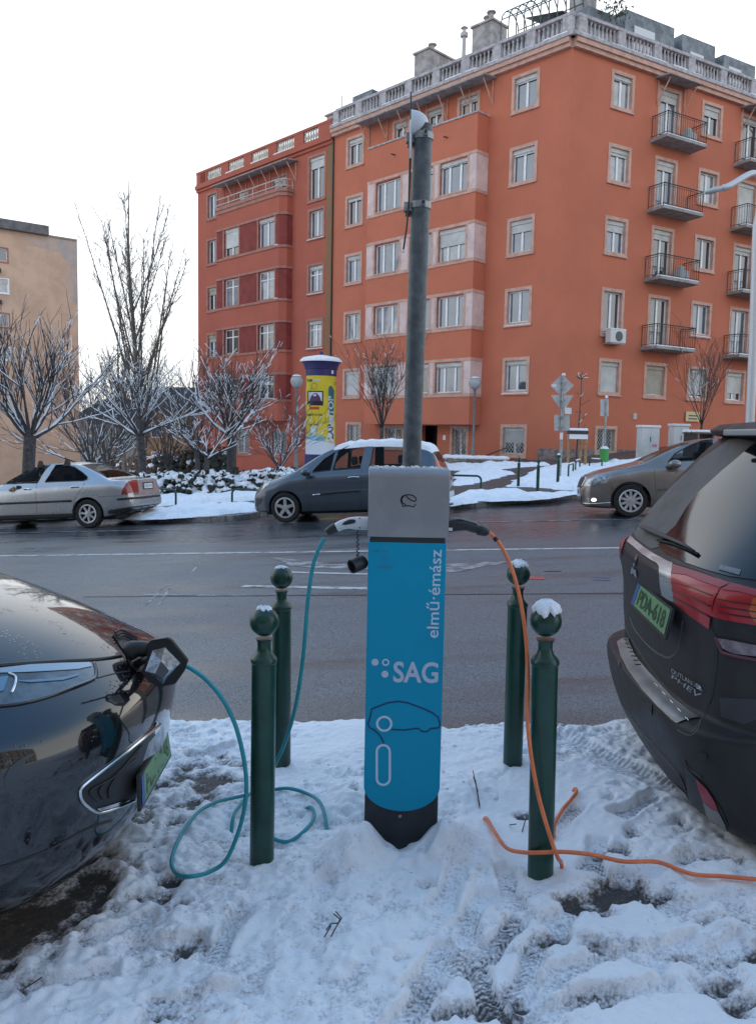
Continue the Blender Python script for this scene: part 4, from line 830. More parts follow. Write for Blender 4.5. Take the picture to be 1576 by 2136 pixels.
disc(782, 1381, 7.6, M_print2, 'logo_dot'); disc(804, 1381.5, 7.6, M_print, 'logo_ring', 4.6); disc(802.5, 1406, 7.6, M_print2, 'logo_dot')
disc(801, 1509.5, 17.6, M_print, 'logo_ring', 12.8)
ribbon([(815, 1521.5), (842, 1523), (872, 1519), (880, 1526), (890, 1526), (897, 1520), (915, 1518), (917, 1510), (914, 1497), (902, 1487), (880, 1477), (850, 1466), (832, 1463), (808, 1466), (775, 1479), (772, 1495), (767, 1510), (771, 1518), (781, 1523), (793, 1535), (800, 1550)], .0058, M_navy, 'car_outline')
cap_ = [(799+13.5*math.cos(a), 1567-13*math.sin(a)) for a in np.linspace(0, PI, 9)]+[(799+13.5*math.cos(a), 1624-13*math.sin(a)) for a in np.linspace(PI, 2*PI, 9)]
ribbon(cap_, .0088, M_print, 'plug_outline', closed=True)
txt('innogy', 788, 1184, 10, M_faint, 0, 0, 1.1); disc(802, 1148.5, 4, M_faint, 'logo_ring', 2.6)
ribbon([(802+4*math.cos(a), 1160-3*math.sin(a)) for a in np.linspace(0, PI, 6)]+[(802+4*math.cos(a), 1169-3*math.sin(a)) for a in np.linspace(PI, 2*PI, 6)], .0016, M_faint, 'logo_capsule', closed=True)
txt('P=1', 779, 1152, 8, M_faint)
ys_ = CHY-.0075
ribbon([(837.5, 1049), (836, 1042), (838, 1036), (844, 1032.5), (853, 1031.5), (862, 1034), (867, 1039), (867.5, 1043), (864, 1045.5), (858, 1044), (851, 1039), (846, 1033.5)], .0044, M_ink, 'emblem', ys_)
ribbon([(838.5, 1050), (836.5, 1044), (837.5, 1038), (842, 1033.5)], .007, M_ink, 'emblem', ys_)
ribbon([(842.5, 1056.5), (839.5, 1055.5), (838.5, 1052.5), (840.5, 1050), (843.5, 1050.5), (845, 1053.5), (843.5, 1056), (846, 1054), (857, 1055.5), (860, 1057), (863, 1056.5), (864.5, 1053), (867, 1052)], .004, M_ink, 'emblem', ys_)

# ---- bollards
M_bol = mat('dark_green_paint', (.008, .052, .036), .28, var=.2, vscale=7, spec=.5, bump=.04, bscale=80); 
BOLP = [(.048, -.2), (.048, .76), (.052, .765), (.052, .775), (.046, .785), (.031, .80), (.026, .818), (.027, .838), (.034, .85)]
def bollard(u, v, utop, label, hgt=1.0, sc=1., snow=0, group='green bollards round the charging point', D=None):
    p = gp(u, v, -.02); lean = (at(utop[0], utop[1], p.y).x-p.x)/hgt if utop else 0
    t_ = thing('bollard', label, 'bollard', (p.x, p.y, p.z), 0, group, tilt=(0, math.atan(lean), random.uniform(0, 6)) if utop else None)
    if utop: t_.rotation_mode = 'ZXY'
    hs = hgt/1.0
    mb = MB(); mb.lathe([(r_*sc, z*hs if z > 0 else z) for r_, z in BOLP], n=28); mb.build('post', M_bol, t_, smooth=35)
    mb = MB(); c = .912*hs; rr = .066*sc*.82*1.06; mb.ball((0, 0, c), rr, 24, 16); mb.build('ball', M_bol, t_, smooth=0)
    if snow:
        mb = MB(); amax = .5+.62*snow; rg = random.Random(int(u)); n_ = 26; wob_ = [1+.28*math.sin(2*PI*k/n_*2+rg.uniform(0, 6))*.6+rg.gauss(0, .13) for k in range(n_)]; m_ = 9
        for i in range(m_):
            for k in range(n_):
                a = amax*wob_[k]*i/(m_-1); az = 2*PI*k/n_; th = (.003+.034*snow**1.5*max(0, math.cos(a*1.25)))*(1 if i < m_-1 else .0)+rg.gauss(0, .0018); r_ = rr+th; mb.v.append((r_*math.sin(a)*math.cos(az)+.006*snow, r_*math.sin(a)*math.sin(az), c+r_*math.cos(a)))
        mb.f += [(i*n_+k, (i+1)*n_+k, (i+1)*n_+(k+1) % n_, i*n_+(k+1) % n_) for i in range(m_-1) for k in range(n_)]; mb.build('snow_cap', M_snow, t_, smooth=0, weld=True)
    return t_
bollard(546, 1803, (552, 1262), 'green bollard nearest the black car, its ball almost bare', 1.04, .96, .08)
bollard(587, 1596, (587, 1183), 'green bollard behind the teal cable, second on the left', 1.04, .96, .1)
bollard(1126, 1832, (1138, 1262), 'green bollard with a thick snow cap in front of the orange cable knot', 1.04, .96, .72)
bollard(1068, 1603, (1081, 1183), 'green bollard half hidden behind the orange cable', 1.04, .96, .42)

# ---- cables
M_teal = mat('teal_cable', (.012, .27, .32), .42, var=.08, vscale=12); M_orange = mat('orange_cable', (.8, .2, .07), .45, var=.12, vscale=12)
def G3(u, v, h=.0):
    p = gp(u, v); z = snow_z(p.x, p.y) if 1.3 < p.y < 4.6 and abs(p.x) < 3.4 else p.z
    return Vector((p.x, p.y, max(z, p.z-.03)+h))
TC = thing('charging_cable', 'teal charging cable looping over the snow from charger to black car', 'cable', G3(600, 1700))
c1 = [at(676, 1122, 3.03), at(655, 1170, 3.03), at(642, 1250, 3.04), at(632, 1370, 3.05), at(616, 1475, 3.1), at(592, 1555, 3.18), at(571, 1600, 3.22), G3(553, 1650, .03), G3(545, 1700, .012), G3(560, 1742, .01), G3(600, 1752, -.002), G3(640, 1730, .004), G3(655, 1705, .008), G3(645, 1688, .006), G3(622, 1672, -.07)]
c2 = [G3(684, 1742, -.07), G3(681, 1715, .006), G3(668, 1682, .012), G3(640, 1662, .012), G3(600, 1652, .014), G3(560, 1651, .016), G3(525, 1655, .014), G3(490, 1667, .012), G3(450, 1688, .012), G3(412, 1715, .012), G3(380, 1755, .012), G3(362, 1795, .014), G3(359, 1818, .016), G3(372, 1838, .016), G3(402, 1845, .014), G3(438, 1830, .025), at(470, 1796, 2.84), at(494, 1745, 2.84), at(509, 1690, 2.83), at(514, 1640, 2.83), at(508, 1580, 2.83), at(490, 1510, 2.84), at(462, 1455, 2.85), at(430, 1418, 2.87), at(405, 1399, 2.88), at(388, 1390, 2.89), at(366, 1388, 2.9)]
c3 = [G3(519, 1662, .02), G3(500, 1685, .012), G3(486, 1712, .01), G3(479, 1742, -.07)]
for c in (c1, c2, c3): mb = MB(); mb.tube(smoothpath(c, 7), .0079, 12); mb.build('cable', M_teal, TC, True, smooth=0)
M_gripw = mat('plug_white', (.66, .68, .7), .35)
def hull(sections, n=14):
    """loft of ellipses: (centre, half width y, half height, tilt dir)"""
    mb = MB(); b = 0
    for c, ry, rz, ang in sections:
        for k in range(n):
            a = 2*PI*k/n; dy = ry*math.cos(a); dz = rz*math.sin(a); mb.v.append((c[0]-math.sin(ang)*dz, c[1]+dy, c[2]+math.cos(ang)*dz))
    m = len(sections)
    for i in range(m-1):
        for k in range(n): mb.f.append((i*n+k, i*n+(k+1) % n, (i+1)*n+(k+1) % n, (i+1)*n+k))
    mb.f.append(tuple(range(n))[::-1]); mb.f.append(tuple((m-1)*n+k for k in range(n))); return mb
PD = 3.05
h1 = [((*at(770, 1092, PD),), .028, .026, 0), ((*at(745, 1091.5, PD),), .028, .026, -.02), ((*at(728, 1091, PD),), .026, .022, .05), ((*at(712, 1095, PD),), .024, .019, .35), ((*at(702, 1100, PD),), .022, .018, .5)]
pl = hull(h1).build('plug_handle', M_gripw, TC, True, smooth=40)
hull([((*at(700, 1100, PD),), .023, .019, .5), ((*at(692, 1104, PD),), .023, .019, .55), ((*at(682, 1111, PD),), .018, .015, .7)]).build('plug_collar', M_black, pl, smooth=40)
mb = MB(); q = [(712, 1094), (718, 1088), (728, 1083.5), (738, 1083), (742, 1086), (740, 1091), (730, 1093.5), (720, 1095.5)]; mb.prism(q, PD-.032, PD-.015, lambda a, b, t: at(a, b, t)); bevel(mb.build('grip_inset', M_black, pl), .003)
mb = MB()
for u, v in ((750, 1081), (750, 1101)): mb.ball(at(u, v, PD-.027), .0028, 8, 6)
mb.build('screw', M_black, pl, smooth=0)
cpts = [at(745.5+(2.6 if k % 2 else -2.2)*(1 if k > 1 else .2), 1103+k*4.6, PD-.005) for k in range(13)]; mb = MB(); mb.tube(smoothpath(cpts, 4), .0023, 6); mb.tube(smoothpath([cpts[-1], at(750, 1163, PD-.01), at(758, 1172, PD-.02), at(760, 1182, PD-.02)], 4), .004, 6); mb.build('cap_strap', M_black, TC, True, smooth=0)
ca, cb = at(757, 1172, PD-.03), at(733, 1182, PD-.06); Mx = Matrix.Translation(ca) @ (cb-ca).to_track_quat('Z', 'Y').to_matrix().to_4x4(); mb = MB(); L_ = (cb-ca).length; mb.lathe([(.014, -.012), (.02, -.008), (.027, 0), (.028, L_), (.024, L_+.001), (.022, L_-.02), (0, L_-.02)], n=20, M=Mx); mb.build('plug_cap', M_black, TC, True, smooth=40)
ba = at(372, 1389, 2.9); bb = at(348, 1384, 2.93); mb = MB(); mb.tube([ba, ba.lerp(bb, .5), bb, bb+(bb-ba)*1.2], [.014, .021, .026, .028], 14); mb.build('car_plug', M_black, TC, True, smooth=40)

OC = thing('charging_cable', 'orange charging cable running from charger past a bollard to the dark SUV', 'cable', G3(1170, 1810))
o1 = [at(1015, 1108, 3.05), at(1030, 1120, 3.04), at(1048, 1145, 3.02), at(1068, 1190, 2.98), at(1084, 1250, 2.92), at(1096, 1330, 2.86), at(1100, 1410, 2.8), at(1099, 1480, 2.75), at(1103, 1545, 2.7), at(1114, 1620, 2.68), at(1130, 1690, 2.67), at(1150, 1755, 2.67), at(1163, 1790, 2.69), G3(1170, 1812, .004), G3(1175, 1826, -.08)]
o2 = [G3(1003, 1690, -.07), G3(1012, 1715, .006), G3(1028, 1742, .012), at(1055, 1768, 2.84), at(1092, 1778, 2.75), at(1130, 1778, 2.7), at(1175, 1777, 2.69), at(1235, 1783, 2.69), at(1300, 1797, 2.69), G3(1370, 1820, .012), G3(1440, 1840, .012), G3(1510, 1849, .012), G3(1590, 1852, .012), G3(1680, 1848, .012), at(1800, 1780, 2.7), at(1850, 1500, 2.74)]
o3 = [G3(1154, 1752, .01), G3(1156, 1722, .02), G3(1172, 1693, .02), G3(1192, 1672, .016), G3(1201, 1660, .012), G3(1197, 1652, .008), G3(1186, 1645, -.06)]
for c in (o1, o2, o3): mb = MB(); mb.tube(smoothpath(c, 7), .0073, 12); mb.build('cable', M_orange, OC, True, smooth=0)
h2 = [((*at(930, 1098, PD),), .027, .024, 0), ((*at(955, 1095, PD),), .027, .024, .03), ((*at(972, 1096, PD),), .024, .02, -.2), ((*at(988, 1101, PD),), .023, .019, -.3), ((*at(996, 1104, PD),), .022, .017, -.3), ((*at(998, 1105, PD),), .025, .021, -.3), ((*at(1012, 1109, PD),), .023, .019, -.35), ((*at(1018, 1111, PD),), .014, .012, -.4)]
pl2 = hull(h2).build('plug_handle', M_black, OC, True, smooth=40)
mb = MB(); mb.tube(smoothpath([at(936, 1081.5, PD-.01), at(956, 1081.5, PD-.01), at(975, 1086, PD-.01), at(995, 1092, PD-.01)], 4), .004, 6); mb.build('release_lever', M_steel, pl2, smooth=0)
mb = MB(); a = at(939, 1103, PD-.03); mb.box(a.x-.007, a.x+.007, a.y-.002, a.y, a.z-.008, a.z+.004); mb.build('tag', M_white, pl2)
mb = MB(); mb.tube([at(1031, 1121.5, 3.036), at(1036, 1128, 3.03)], .0096, 10); mb.build('cable_tag', M_black, OC, True)

# ---- steel mast behind the charger
MX = at(858, 700, 4.2).x+.004; MY = 4.25
MS = thing('steel_mast', 'galvanised steel mast with a white dish antenna behind the charger', 'mast', (MX, MY, T(MX, MY)-.05))
ztop = at(882, 262, MY).z; zb0 = T(MX, MY)-.1
def mastmat():
    m = mat('weathered_galvanised', (.07, .085, .095), .55, metal=.3, col2=(.16, .18, .19), vscale=14, det=8, lo=.35, hi=.7, bump=.25, bscale=70); return m
M_mast = mastmat()
xa, xb = at(858, 960, MY).x, at(882, 262, MY).x; za_, zb_ = at(858, 960, MY).z, ztop
mpts = [(xa+(z-za_)*(xb-xa)/(zb_-za_), MY, z) for z in (zb0, za_, (za_+zb_)/2, zb_)]
mb = MB(); mb.tube(mpts, .0485, 28); mb.build('pole', M_mast, MS, True, smooth=40)
mpf = lambda z: xa+(z-za_)*(xb-xa)/(zb_-za_)
for v, nm in ((286, 0), (430, 1)):
    z = at(880, v, MY).z; mb = MB(); mb.lathe([(.05, -.016), (.054, -.016), (.054, .016), (.05, .016)], (mpf(z), MY, z), 24); mb.box(mpf(z)+.0, mpf(z)+.022, MY-.075, MY-.05, z-.014, z+.014); mb.box(mpf(z)-.085, mpf(z)-.045, MY-.02, MY+.02, z-.03, z+.015); cl = mb.build('clamp', M_steel, MS, True, smooth=40)
    mb = MB(); mb.tube([(mpf(z)+.011, MY-.09, z), (mpf(z)+.011, MY-.06, z)], .007, 6); mb.box(mpf(z)-.075, mpf(z)-.05, MY-.017, MY+.017, z-.05, z-.031); mb.build('clamp_bolt', M_iron, cl)
mb = MB(); ce = at(858, 257, MY-.01); pr = [(.062*math.cos(a), .085*math.sin(a)) for a in np.linspace(0, PI/2, 10)]; mb.lathe([(.0, -.004), (.064, -.004)]+pr, n=24, M=Matrix.Translation(ce) @ Matrix.Rotation(PI/2, 4, 'Y')); mb.build('dish_antenna', mat('dome_white', (.66, .7, .74), .35), MS, True, smooth=40)
mb = MB(); mb.tube([at(856.5, 192, MY-.03), at(857, 240, MY-.03), at(856, 300, MY-.03), at(854.5, 350, MY-.03), at(852, 430, MY-.03), at(847, 480, MY-.03), at(841, 520, MY-.03)], [.003, .006, .008, .006, .0045, .0045, .0045], 8); rod = mb.build('whip_antenna', M_iron, MS, True, smooth=0)
mb = MB(); mb.tube([at(856.5, 250, MY-.036), at(855.5, 330, MY-.036)], .006, 8); mb.ball(at(840.5, 524, MY-.03), .008, 8, 6); mb.build('ice_coat', M_snow, rod, smooth=0)

# ---- small twigs in the snow
M_twig = mat('twig', (.06, .045, .035), .8)
def twig(paths, label):
    g0 = G3(*paths[0][0]); t_ = thing('dry_stalk', label, 'twig', g0)
    for pth in paths: mb = MB(); mb.tube([G3(u, v, h) for (u, v), h in zip(pth, np.linspace(.0, .03, len(pth)))], .0022, 5); mb.build('stem', M_twig, t_, True)
    return t_
twig([[(680, 1955), (690, 1945), (705, 1950), (708, 1935), (695, 1930)], [(690, 1970), (700, 1955), (712, 1935), (700, 1925)], [(676, 1972), (690, 1965)]], 'curled dry stalk in the snow left of the footprints')
twig([[(1000, 1685), (992, 1660), (985, 1630)], [(996, 1660), (986, 1645)], [(1000, 1680), (990, 1650)]], 'dry stalk poking from the snow right of the charger')
twig([[(50, 2075), (70, 2060), (88, 2045)]], 'short dark twig lying in the trampled snow by the left edge')
twig([[(1088, 1738), (1098, 1708)], [(1062, 1720), (1075, 1738)]], 'thin twig pair beside the right front bollard')
# ================================================================ STREET FURNITURE ACROSS THE ROAD
def pole_to(u, vb, vt, D=None, off=0.):
    """foot, scale and height of an upright thing from its foot and top"""
    if D is None: p = gp(u, vb, off)
    else: q = at(u, vb, D); p = Vector((q.x, q.y, T(q.x, q.y)))
    return p, at(u, vt, p.y).z-p.z
for u, v, vt, lab in ((1080, 1015, 953, 'green bollard farthest left of the three across the road'), (1120, 1028, 955, 'green bollard nearest the road of the three across it'), (1162, 1015, 945, 'snow-topped green bollard beside the road sign post')):
    p, h = pole_to(u, v, vt); t_ = thing('bollard', lab, 'bollard', p, 0, 'green bollards across the road'); mb = MB(); k = h/1.0
    mb.lathe([(r_*.9, z*k) for r_, z in BOLP], n=14); mb.build('post', M_bol, t_, smooth=35); mb = MB(); mb.ball((0, 0, .912*k), .06, 14, 10); mb.build('ball', M_bol, t_, smooth=0)
    if 'snow' in lab: mb = MB(); mb.ball((0, 0, .95*k), .052, 12, 8, (1, 1, .8)); mb.build('snow_cap', M_snow, t_, smooth=0)
M_grn = mat('dark_green_rail', (.008, .04, .035), .4)
def hoop(a, b, vt, lab, snow=False):
    A = gp(*a); Bq = gp(*b); h = at(a[0], vt, A.y).z-A.z; t_ = thing('bicycle_hoop', lab, 'bike rack', A, 0, 'bent tube rails across the road')
    up = Vector((0, 0, 1)); d = (Bq-A); d.z = 0; L_ = d.length; d.normalize(); rr = min(.12, L_*.4); pts = [Vector((0, 0, -.1)), up*(h-rr)]
    pts += [up*(h-rr+rr*math.sin(x))+d*(rr-rr*math.cos(x)) for x in np.linspace(.2, PI/2, 5)]+[up*(h-rr+rr*math.sin(x))+d*(L_-rr-rr*math.cos(x)) for x in np.linspace(PI/2, PI-.2, 5)]+[d*L_+up*(h-rr), d*L_+Vector((0, 0, Bq.z-A.z-.1))]
    mb = MB(); mb.tube(pts, .028, 8); mb.build('rail', M_grn, t_, smooth=50)
    if snow: mb = MB(); mb.tube([up*(h+.03)+d*rr, up*(h+.035)+d*(L_/2), up*(h+.03)+d*(L_-rr)], .025, 6); mb.build('snow', M_snow, t_, smooth=0)
hoop((1002, 1027), (915, 1030), 993, 'green rail hoop behind the grey minivan'); hoop((367, 1060), (298, 1058), 1022, 'green rail hoop right behind the silver sedan'); hoop((484, 1057), (560, 1056), 1020, 'green rail hoop in front of the grey minivan')
hoop((1184, 1000), (1194, 990), 970, 'green bicycle hoop nearest the road beside the sign post', True); hoop((1199, 985), (1208, 978), 962, 'green bicycle hoop under the staked sapling', True); hoop((1228, 977), (1254, 978), 958, 'green bicycle hoop in front of the green litter bin', True)
# globe lamps
M_globe = mat('milky_globe', (.55, .56, .58), .25, trans=0., var=.1, vscale=3, spec=.6); M_lpost = mat('grey_lamp_post', (.16, .17, .18), .5, var=.15, vscale=5)
for u, vb, vt, D, lab in ((617, 980, 782, 34., 'globe street lamp beside the advertising column'), (985, 968, 786, None, 'globe street lamp in front of the pale bay')):
    p, h = pole_to(u, vb, vt, D); t_ = thing('street_lamp', lab, 'street lamp', p, 0, 'globe street lamps'); r_ = 13.0/FPX*p.y
    mb = MB(); mb.lathe([(.09, -.3), (.09, .8), (.06, .85), (.05, h-2*r_-.05), (.09, h-2*r_), (.12, h-2*r_+.06), (0, h-2*r_+.08)], n=12); mb.build('post', M_lpost, t_, smooth=40)
    mb = MB(); mb.ball((0, 0, h-r_), r_, 20, 14); gl_ = mb.build('globe', glass_mat('globe_glass', (.8, .82, .85), .35, .5, (.5, .51, .53)), t_, smooth=0); mb = MB(); mb.lathe([(r_*.35, h-r_*1.75), (r_*.4, h-r_*.8), (r_*.25, h-r_*.3), (0, h-r_*.25)], n=10); mb.build('lamp', M_white, gl_, smooth=40)
    mb = MB(); mb.lathe([(r_*.62*math.cos(a)*1.2, h-r_+r_*.8+r_*.26*math.sin(a)) for a in np.linspace(0, PI/2, 5)], n=12); mb.build('snow_cap', M_snow, t_, smooth=0)
# advertising column
p, h = pole_to(667, 985, 738, 35.); AD = thing('advertising_column', 'yellow advertising column with a dark blue top and snowy roof', 'advertising column', p); k = p.y/FPX
zr_ = lambda v: at(667, v, p.y).z-p.z
rb = 31.5*k; M_dblue = mat('dark_blue_paint', (.025, .02, .11), .5, var=.15, vscale=4); M_yel_p = mat('yellow_poster', (.66, .5, .02), .55, var=.06, vscale=3); M_adwhite = mat('poster_white', (.62, .66, .72), .55)
mb = MB(); mb.lathe([(rb*1.03, -.5), (rb*1.03, zr_(948)), (rb*.99, zr_(948)), (rb*.99, zr_(786)), (rb*1.02, zr_(785)), (rb*1.03, zr_(772)), (rb*1.08, zr_(771)), (rb*1.09, zr_(766)), (rb*1.18, zr_(760)), (rb*1.2, zr_(757)), (rb*1.36, zr_(756)), (rb*1.36, zr_(754)), (0, zr_(752))], n=40); mb.build('body', M_dblue, AD, smooth=40)
mb = MB(); mb.lathe([(rb*1.37, zr_(756)), (rb*1.39, zr_(752)), (rb*1.2, zr_(747)), (rb*.6, zr_(743)), (rb*.15, zr_(740.5)), (0, zr_(740))], n=40); mb.build('roof_snow', M_snow, AD, smooth=60)
mb = MB(); mb.ball((0, 0, zr_(737)), rb*.13, 12, 8); mb.lathe([(rb*.06, zr_(743)), (rb*.06, zr_(738))], n=8); mb.build('finial', M_dblue, AD, smooth=0); mb = MB(); mb.ball((0, 0, zr_(735.6)), rb*.11, 10, 6, (1, 1, .7)); mb.build('finial_snow', M_snow, AD, smooth=0)
base_a = math.atan2(-p.y, -p.x)                                 # side of the column that faces the street
def onc(du, v, e=.004):
    """point on the drum: du in pixels from its axis"""
    a = base_a+math.asin(max(-.999, min(.999, du/31.5))); r_ = rb+e; return Vector((r_*math.cos(a), r_*math.sin(a), zr_(v)))
def poster(poly, m, name, parent, e=.004, step=3.):
    P, F = poly_cdt(poly, step); mb = MB(); mb.add([onc(q.x-667, q.y, e) for q in P], [tuple(f) for f in F]); return mb.build(name, m, parent)
po = poster([(637, 785.5), (697.6, 785.5), (697.6, 925), (637, 915)], M_yel_p, 'poster', AD)
wl = poster([(637, 915), (650, 912), (670, 914), (697.6, 920), (697.6, 947.5), (637, 947.5)], M_adwhite, 'poster_foot', AD)
poster([(640, 911), (648, 908), (660, 909), (672, 910), (680, 913), (676, 919), (655, 919), (642, 916)], mat('poster_cyan', (.18, .42, .55), .55), 'ice_picture', po, .008)
pb = lambda x0, x1, y0, y1, m, nm, e=.009: poster([(x0, y0), (x1, y0), (x1, y1), (x0, y1)], m, nm, po, e, 4.)
poster([(682, 908), (684, 880), (685, 865), (694, 867), (694.5, 922), (680, 912)], M_adwhite, 'letter_halo', po, .006); poster([(683, 865), (682, 812), (684, 806), (689, 806), (694, 815), (693, 866)], mat('poster_teal', (.02, .13, .15), .55), 'letter_halo', po, .006)
pb(640, 672, 817, 847, M_ink, 'laptop_picture'); pb(642.5, 669.5, 819.5, 838, M_adwhite, 'laptop_screen', .013); poster([(644, 838), (648, 827), (653, 822), (659, 822), (665, 829), (668, 838)], mat('poster_hands', (.1, .03, .1), .6), 'hands_picture', po, .016); pb(652, 658, 824, 828, M_adwhite, 'heart_picture', .02)
pb(644, 664, 849.5, 855.5, mat('poster_red', (.5, .05, .03), .55), 'red_banner'); pb(646, 659, 891, 907, mat('poster_palebox', (.3, .5, .5), .55), 'box_picture'); pb(648, 657, 893, 905, M_adwhite, 'box_inner', .013)
mb = MB(); 
for i in range(24):
    a0, a1 = 2*PI*i/24, 2*PI*(i+1)/24; q = [(653.5+r__*math.cos(a), 807.5+r__*math.sin(a)) for a in (a0, a1) for r__ in (5.2, 6.6)]; mb.add([onc(x-667, y, .009) for x, y in q], [(0, 1, 3, 2)])
mb.build('round_badge', mat('poster_olive', (.36, .3, .03), .55), po)
def adtext(s, u, v, hpx, m, rot=0., off=0., sx=1.):
    c = bpy.data.curves.new('t', 'FONT'); c.body = s; c.size = hpx; c.offset = off*hpx; o = bpy.data.objects.new('t', c); COL.objects.link(o); me = bpy.data.meshes.new_from_object(o.evaluated_get(bpy.context.evaluated_depsgraph_get())); bpy.data.objects.remove(o)
    bm = bmesh.new(); bm.from_mesh(me); cr, sr = math.cos(rot), math.sin(rot)
    for v_ in bm.verts: x, y = v_.co.x*sx, v_.co.y; v_.co = onc(u-667+cr*x-sr*y, v-(sr*x+cr*y), .016)
    bm.to_mesh(me); bm.free(); me.materials.clear(); me.materials.append(m); return link(bpy.data.objects.new('lettering', me), po)
adtext('LAP', 693, 916, 14, M_ink, R(93), .03, 1.35); adtext('TOP', 692.4, 866, 13.5, M_adwhite, R(92), .03, 1.5)
adtext('Lap', 639, 797, 8, M_ink, 0, .03); adtext('zone', 650, 797, 8, M_adwhite, 0, .02); adtext('NEM ITT A TOL?', 639, 868, 5.6, M_ink, 0, .03, .78); adtext('129 990.-', 643, 889, 5.5, M_ink, 0, .01, 1.05); adtext('.hu', 697, 804, 7, mat('poster_olive', (.36, .3, .03), .55), R(90))
pb(686, 690, 774, 781, M_adwhite, 'crest', .06)
# road sign post
p, h = pole_to(1166, 1005, 783); SG = thing('sign_post', 'grey road sign post with diamond, triangle and square plates seen from behind', 'road sign', p); k = p.y/FPX; M_sback = mat('sign_back', (.5, .51, .52), .5, metal=.4, var=.1, vscale=4)
mb = MB(); mb.lathe([(.045, -.3), (.045, h), (0, h)], n=12); mb.build('post', M_steel, SG, smooth=40)
def plate(poly, yo, name='sign_plate', m=M_sback, par=SG, pp=None):
    pp = pp or p; mb = MB(); mb.prism([(at(u, v, pp.y).x-pp.x, at(u, v, pp.y).z-pp.z) for u, v in poly], yo, yo+.012, lambda a, b, t: (a, t, b)); o = mb.build(name, m, par); return o
plate([(1172, 780), (1197, 804), (1172, 828), (1148, 804)], .05); plate([(1149, 824), (1196, 824), (1174, 862)], .05); plate([(1156, 865), (1188, 865), (1188, 898), (1156, 898)], .05); plate([(1176, 850), (1190, 851), (1190, 864), (1176, 863)], -.06, 'number_plate', M_white); plate([(1151, 801), (1160, 801), (1160, 807), (1151, 807)], .045, 'sticker', M_white)
for v in (798, 812, 835, 850, 872, 890): mb = MB(); z = at(1170, v, p.y).z-p.z; mb.box(-.07, .07, -.052, .05, z-.015, z+.015); mb.build('clamp', M_steel, SG)
mb = MB(); mb.ball((0, 0, h+.02), .06, 10, 6, (1, 1, .8)); mb.build('snow_cap', M_snow, SG, smooth=0); mb = MB(); z = at(1167, 908, p.y).z-p.z; mb.lathe([(.047, z-.12), (.047, z+.08)], n=12); mb.build('sticker', M_white, SG)
# second sign and litter bin
p2, h2_ = pole_to(1258, 968, 829); S2 = thing('sign_post', 'slim sign post with one small grey plate behind the litter bin', 'road sign', p2); mb = MB(); mb.lathe([(.04, -.3), (.04, h2_), (0, h2_)], n=10); mb.build('post', M_steel, S2, smooth=40); plate([(1252, 833), (1269, 833), (1269, 868), (1252, 868)], .045, par=S2, pp=p2); mb = MB(); mb.ball((0, 0, h2_+.02), .06, 10, 6); mb.build('snow_cap', M_snow, S2, smooth=0)
p3, _ = pole_to(1253, 968, 930); p3 = p3+Vector((0, -.35, 0)); LB = thing('litter_bin', 'green litter bin heaped with snow on the sign post', 'litter bin', p3); k = p3.y/FPX; z0_, z1_ = at(1253, 966, p3.y).z-p3.z, at(1253, 936, p3.y).z-p3.z
mb = MB(); mb.lathe([(8*k, z0_), (10.5*k, z1_), (9*k, z1_), (8*k, z1_-.1), (0, z1_-.1)], n=18); mb.build('tub', mat('bin_green', (.05, .3, .06), .5), LB, smooth=40); mb = MB(); mb.ball((0, 0, z1_-.03), 9*k, 14, 8, (1, 1, .75)); mb.v = [(x+random.uniform(-.02, .02), y+random.uniform(-.02, .02), z+random.uniform(-.03, .03)) for x, y, z in mb.v]; mb.build('snow_heap', M_snow, LB, smooth=0)
mb = MB(); mb.tube([(0, .1, z1_-.1), (0, .4, z1_-.05)], .02, 6); mb.build('bracket', M_steel, LB)
# utility cabinets
for x0, x1, vt, vb, D, lab, yaw in ((1328, 1369, 889, 948, 33., 'white utility cabinet with red sticker in front of the granite plinth', .25), (1394, 1430, 886, 945, 34.5, 'white utility cabinet farther right, behind the taupe car', .25)):
    q = at((x0+x1)/2, vb, D); hh = at((x0+x1)/2, vt, D).z-q.z; zz = T(q.x, q.y); t_ = thing('utility_cabinet', lab, 'cabinet', (q.x, q.y, q.z), yaw); wd = (x1-x0)/FPX*D
    mb = MB(); mb.box(-wd/2, wd/2, -.2, .2, -.5, hh-.06); bd_ = bevel(mb.build('body', mat('cabinet_grey', (.55, .57, .58), .5, var=.08, vscale=2), t_), .015); mb = MB(); mb.box(-wd/2-.04, wd/2+.04, -.24, .24, hh-.06, hh); bevel(mb.build('lid', M_white, t_), .015)
    mb = MB(); mb.box(-wd/2-.03, wd/2+.03, -.23, .23, hh+.001, hh+.04); bevel(mb.build('snow_cap', M_snow, t_), .015)
    mb = MB(); mb.box(-wd/2+.03, -.01, -.208, -.2, .08, hh-.12); mb.build('door', mat('cabinet_door', (.58, .6, .61), .5, var=.06, vscale=2), t_); mb = MB(); mb.box(.01, wd/2-.03, -.208, -.2, .08, hh-.12); dr = mb.build('door', mat('cabinet_door', (.58, .6, .61), .5, var=.06, vscale=2), t_); mb = MB(); mb.box(-.03, -.0, -.22, -.209, hh*.45, hh*.62); mb.build('handle', M_black, dr)
    mb = MB(); mb.box(.08, .3, -.2095, -.2085, .3, .42); mb.build('sticker', mat('cabinet_sticker', (.5, .25, .3), .5), dr)
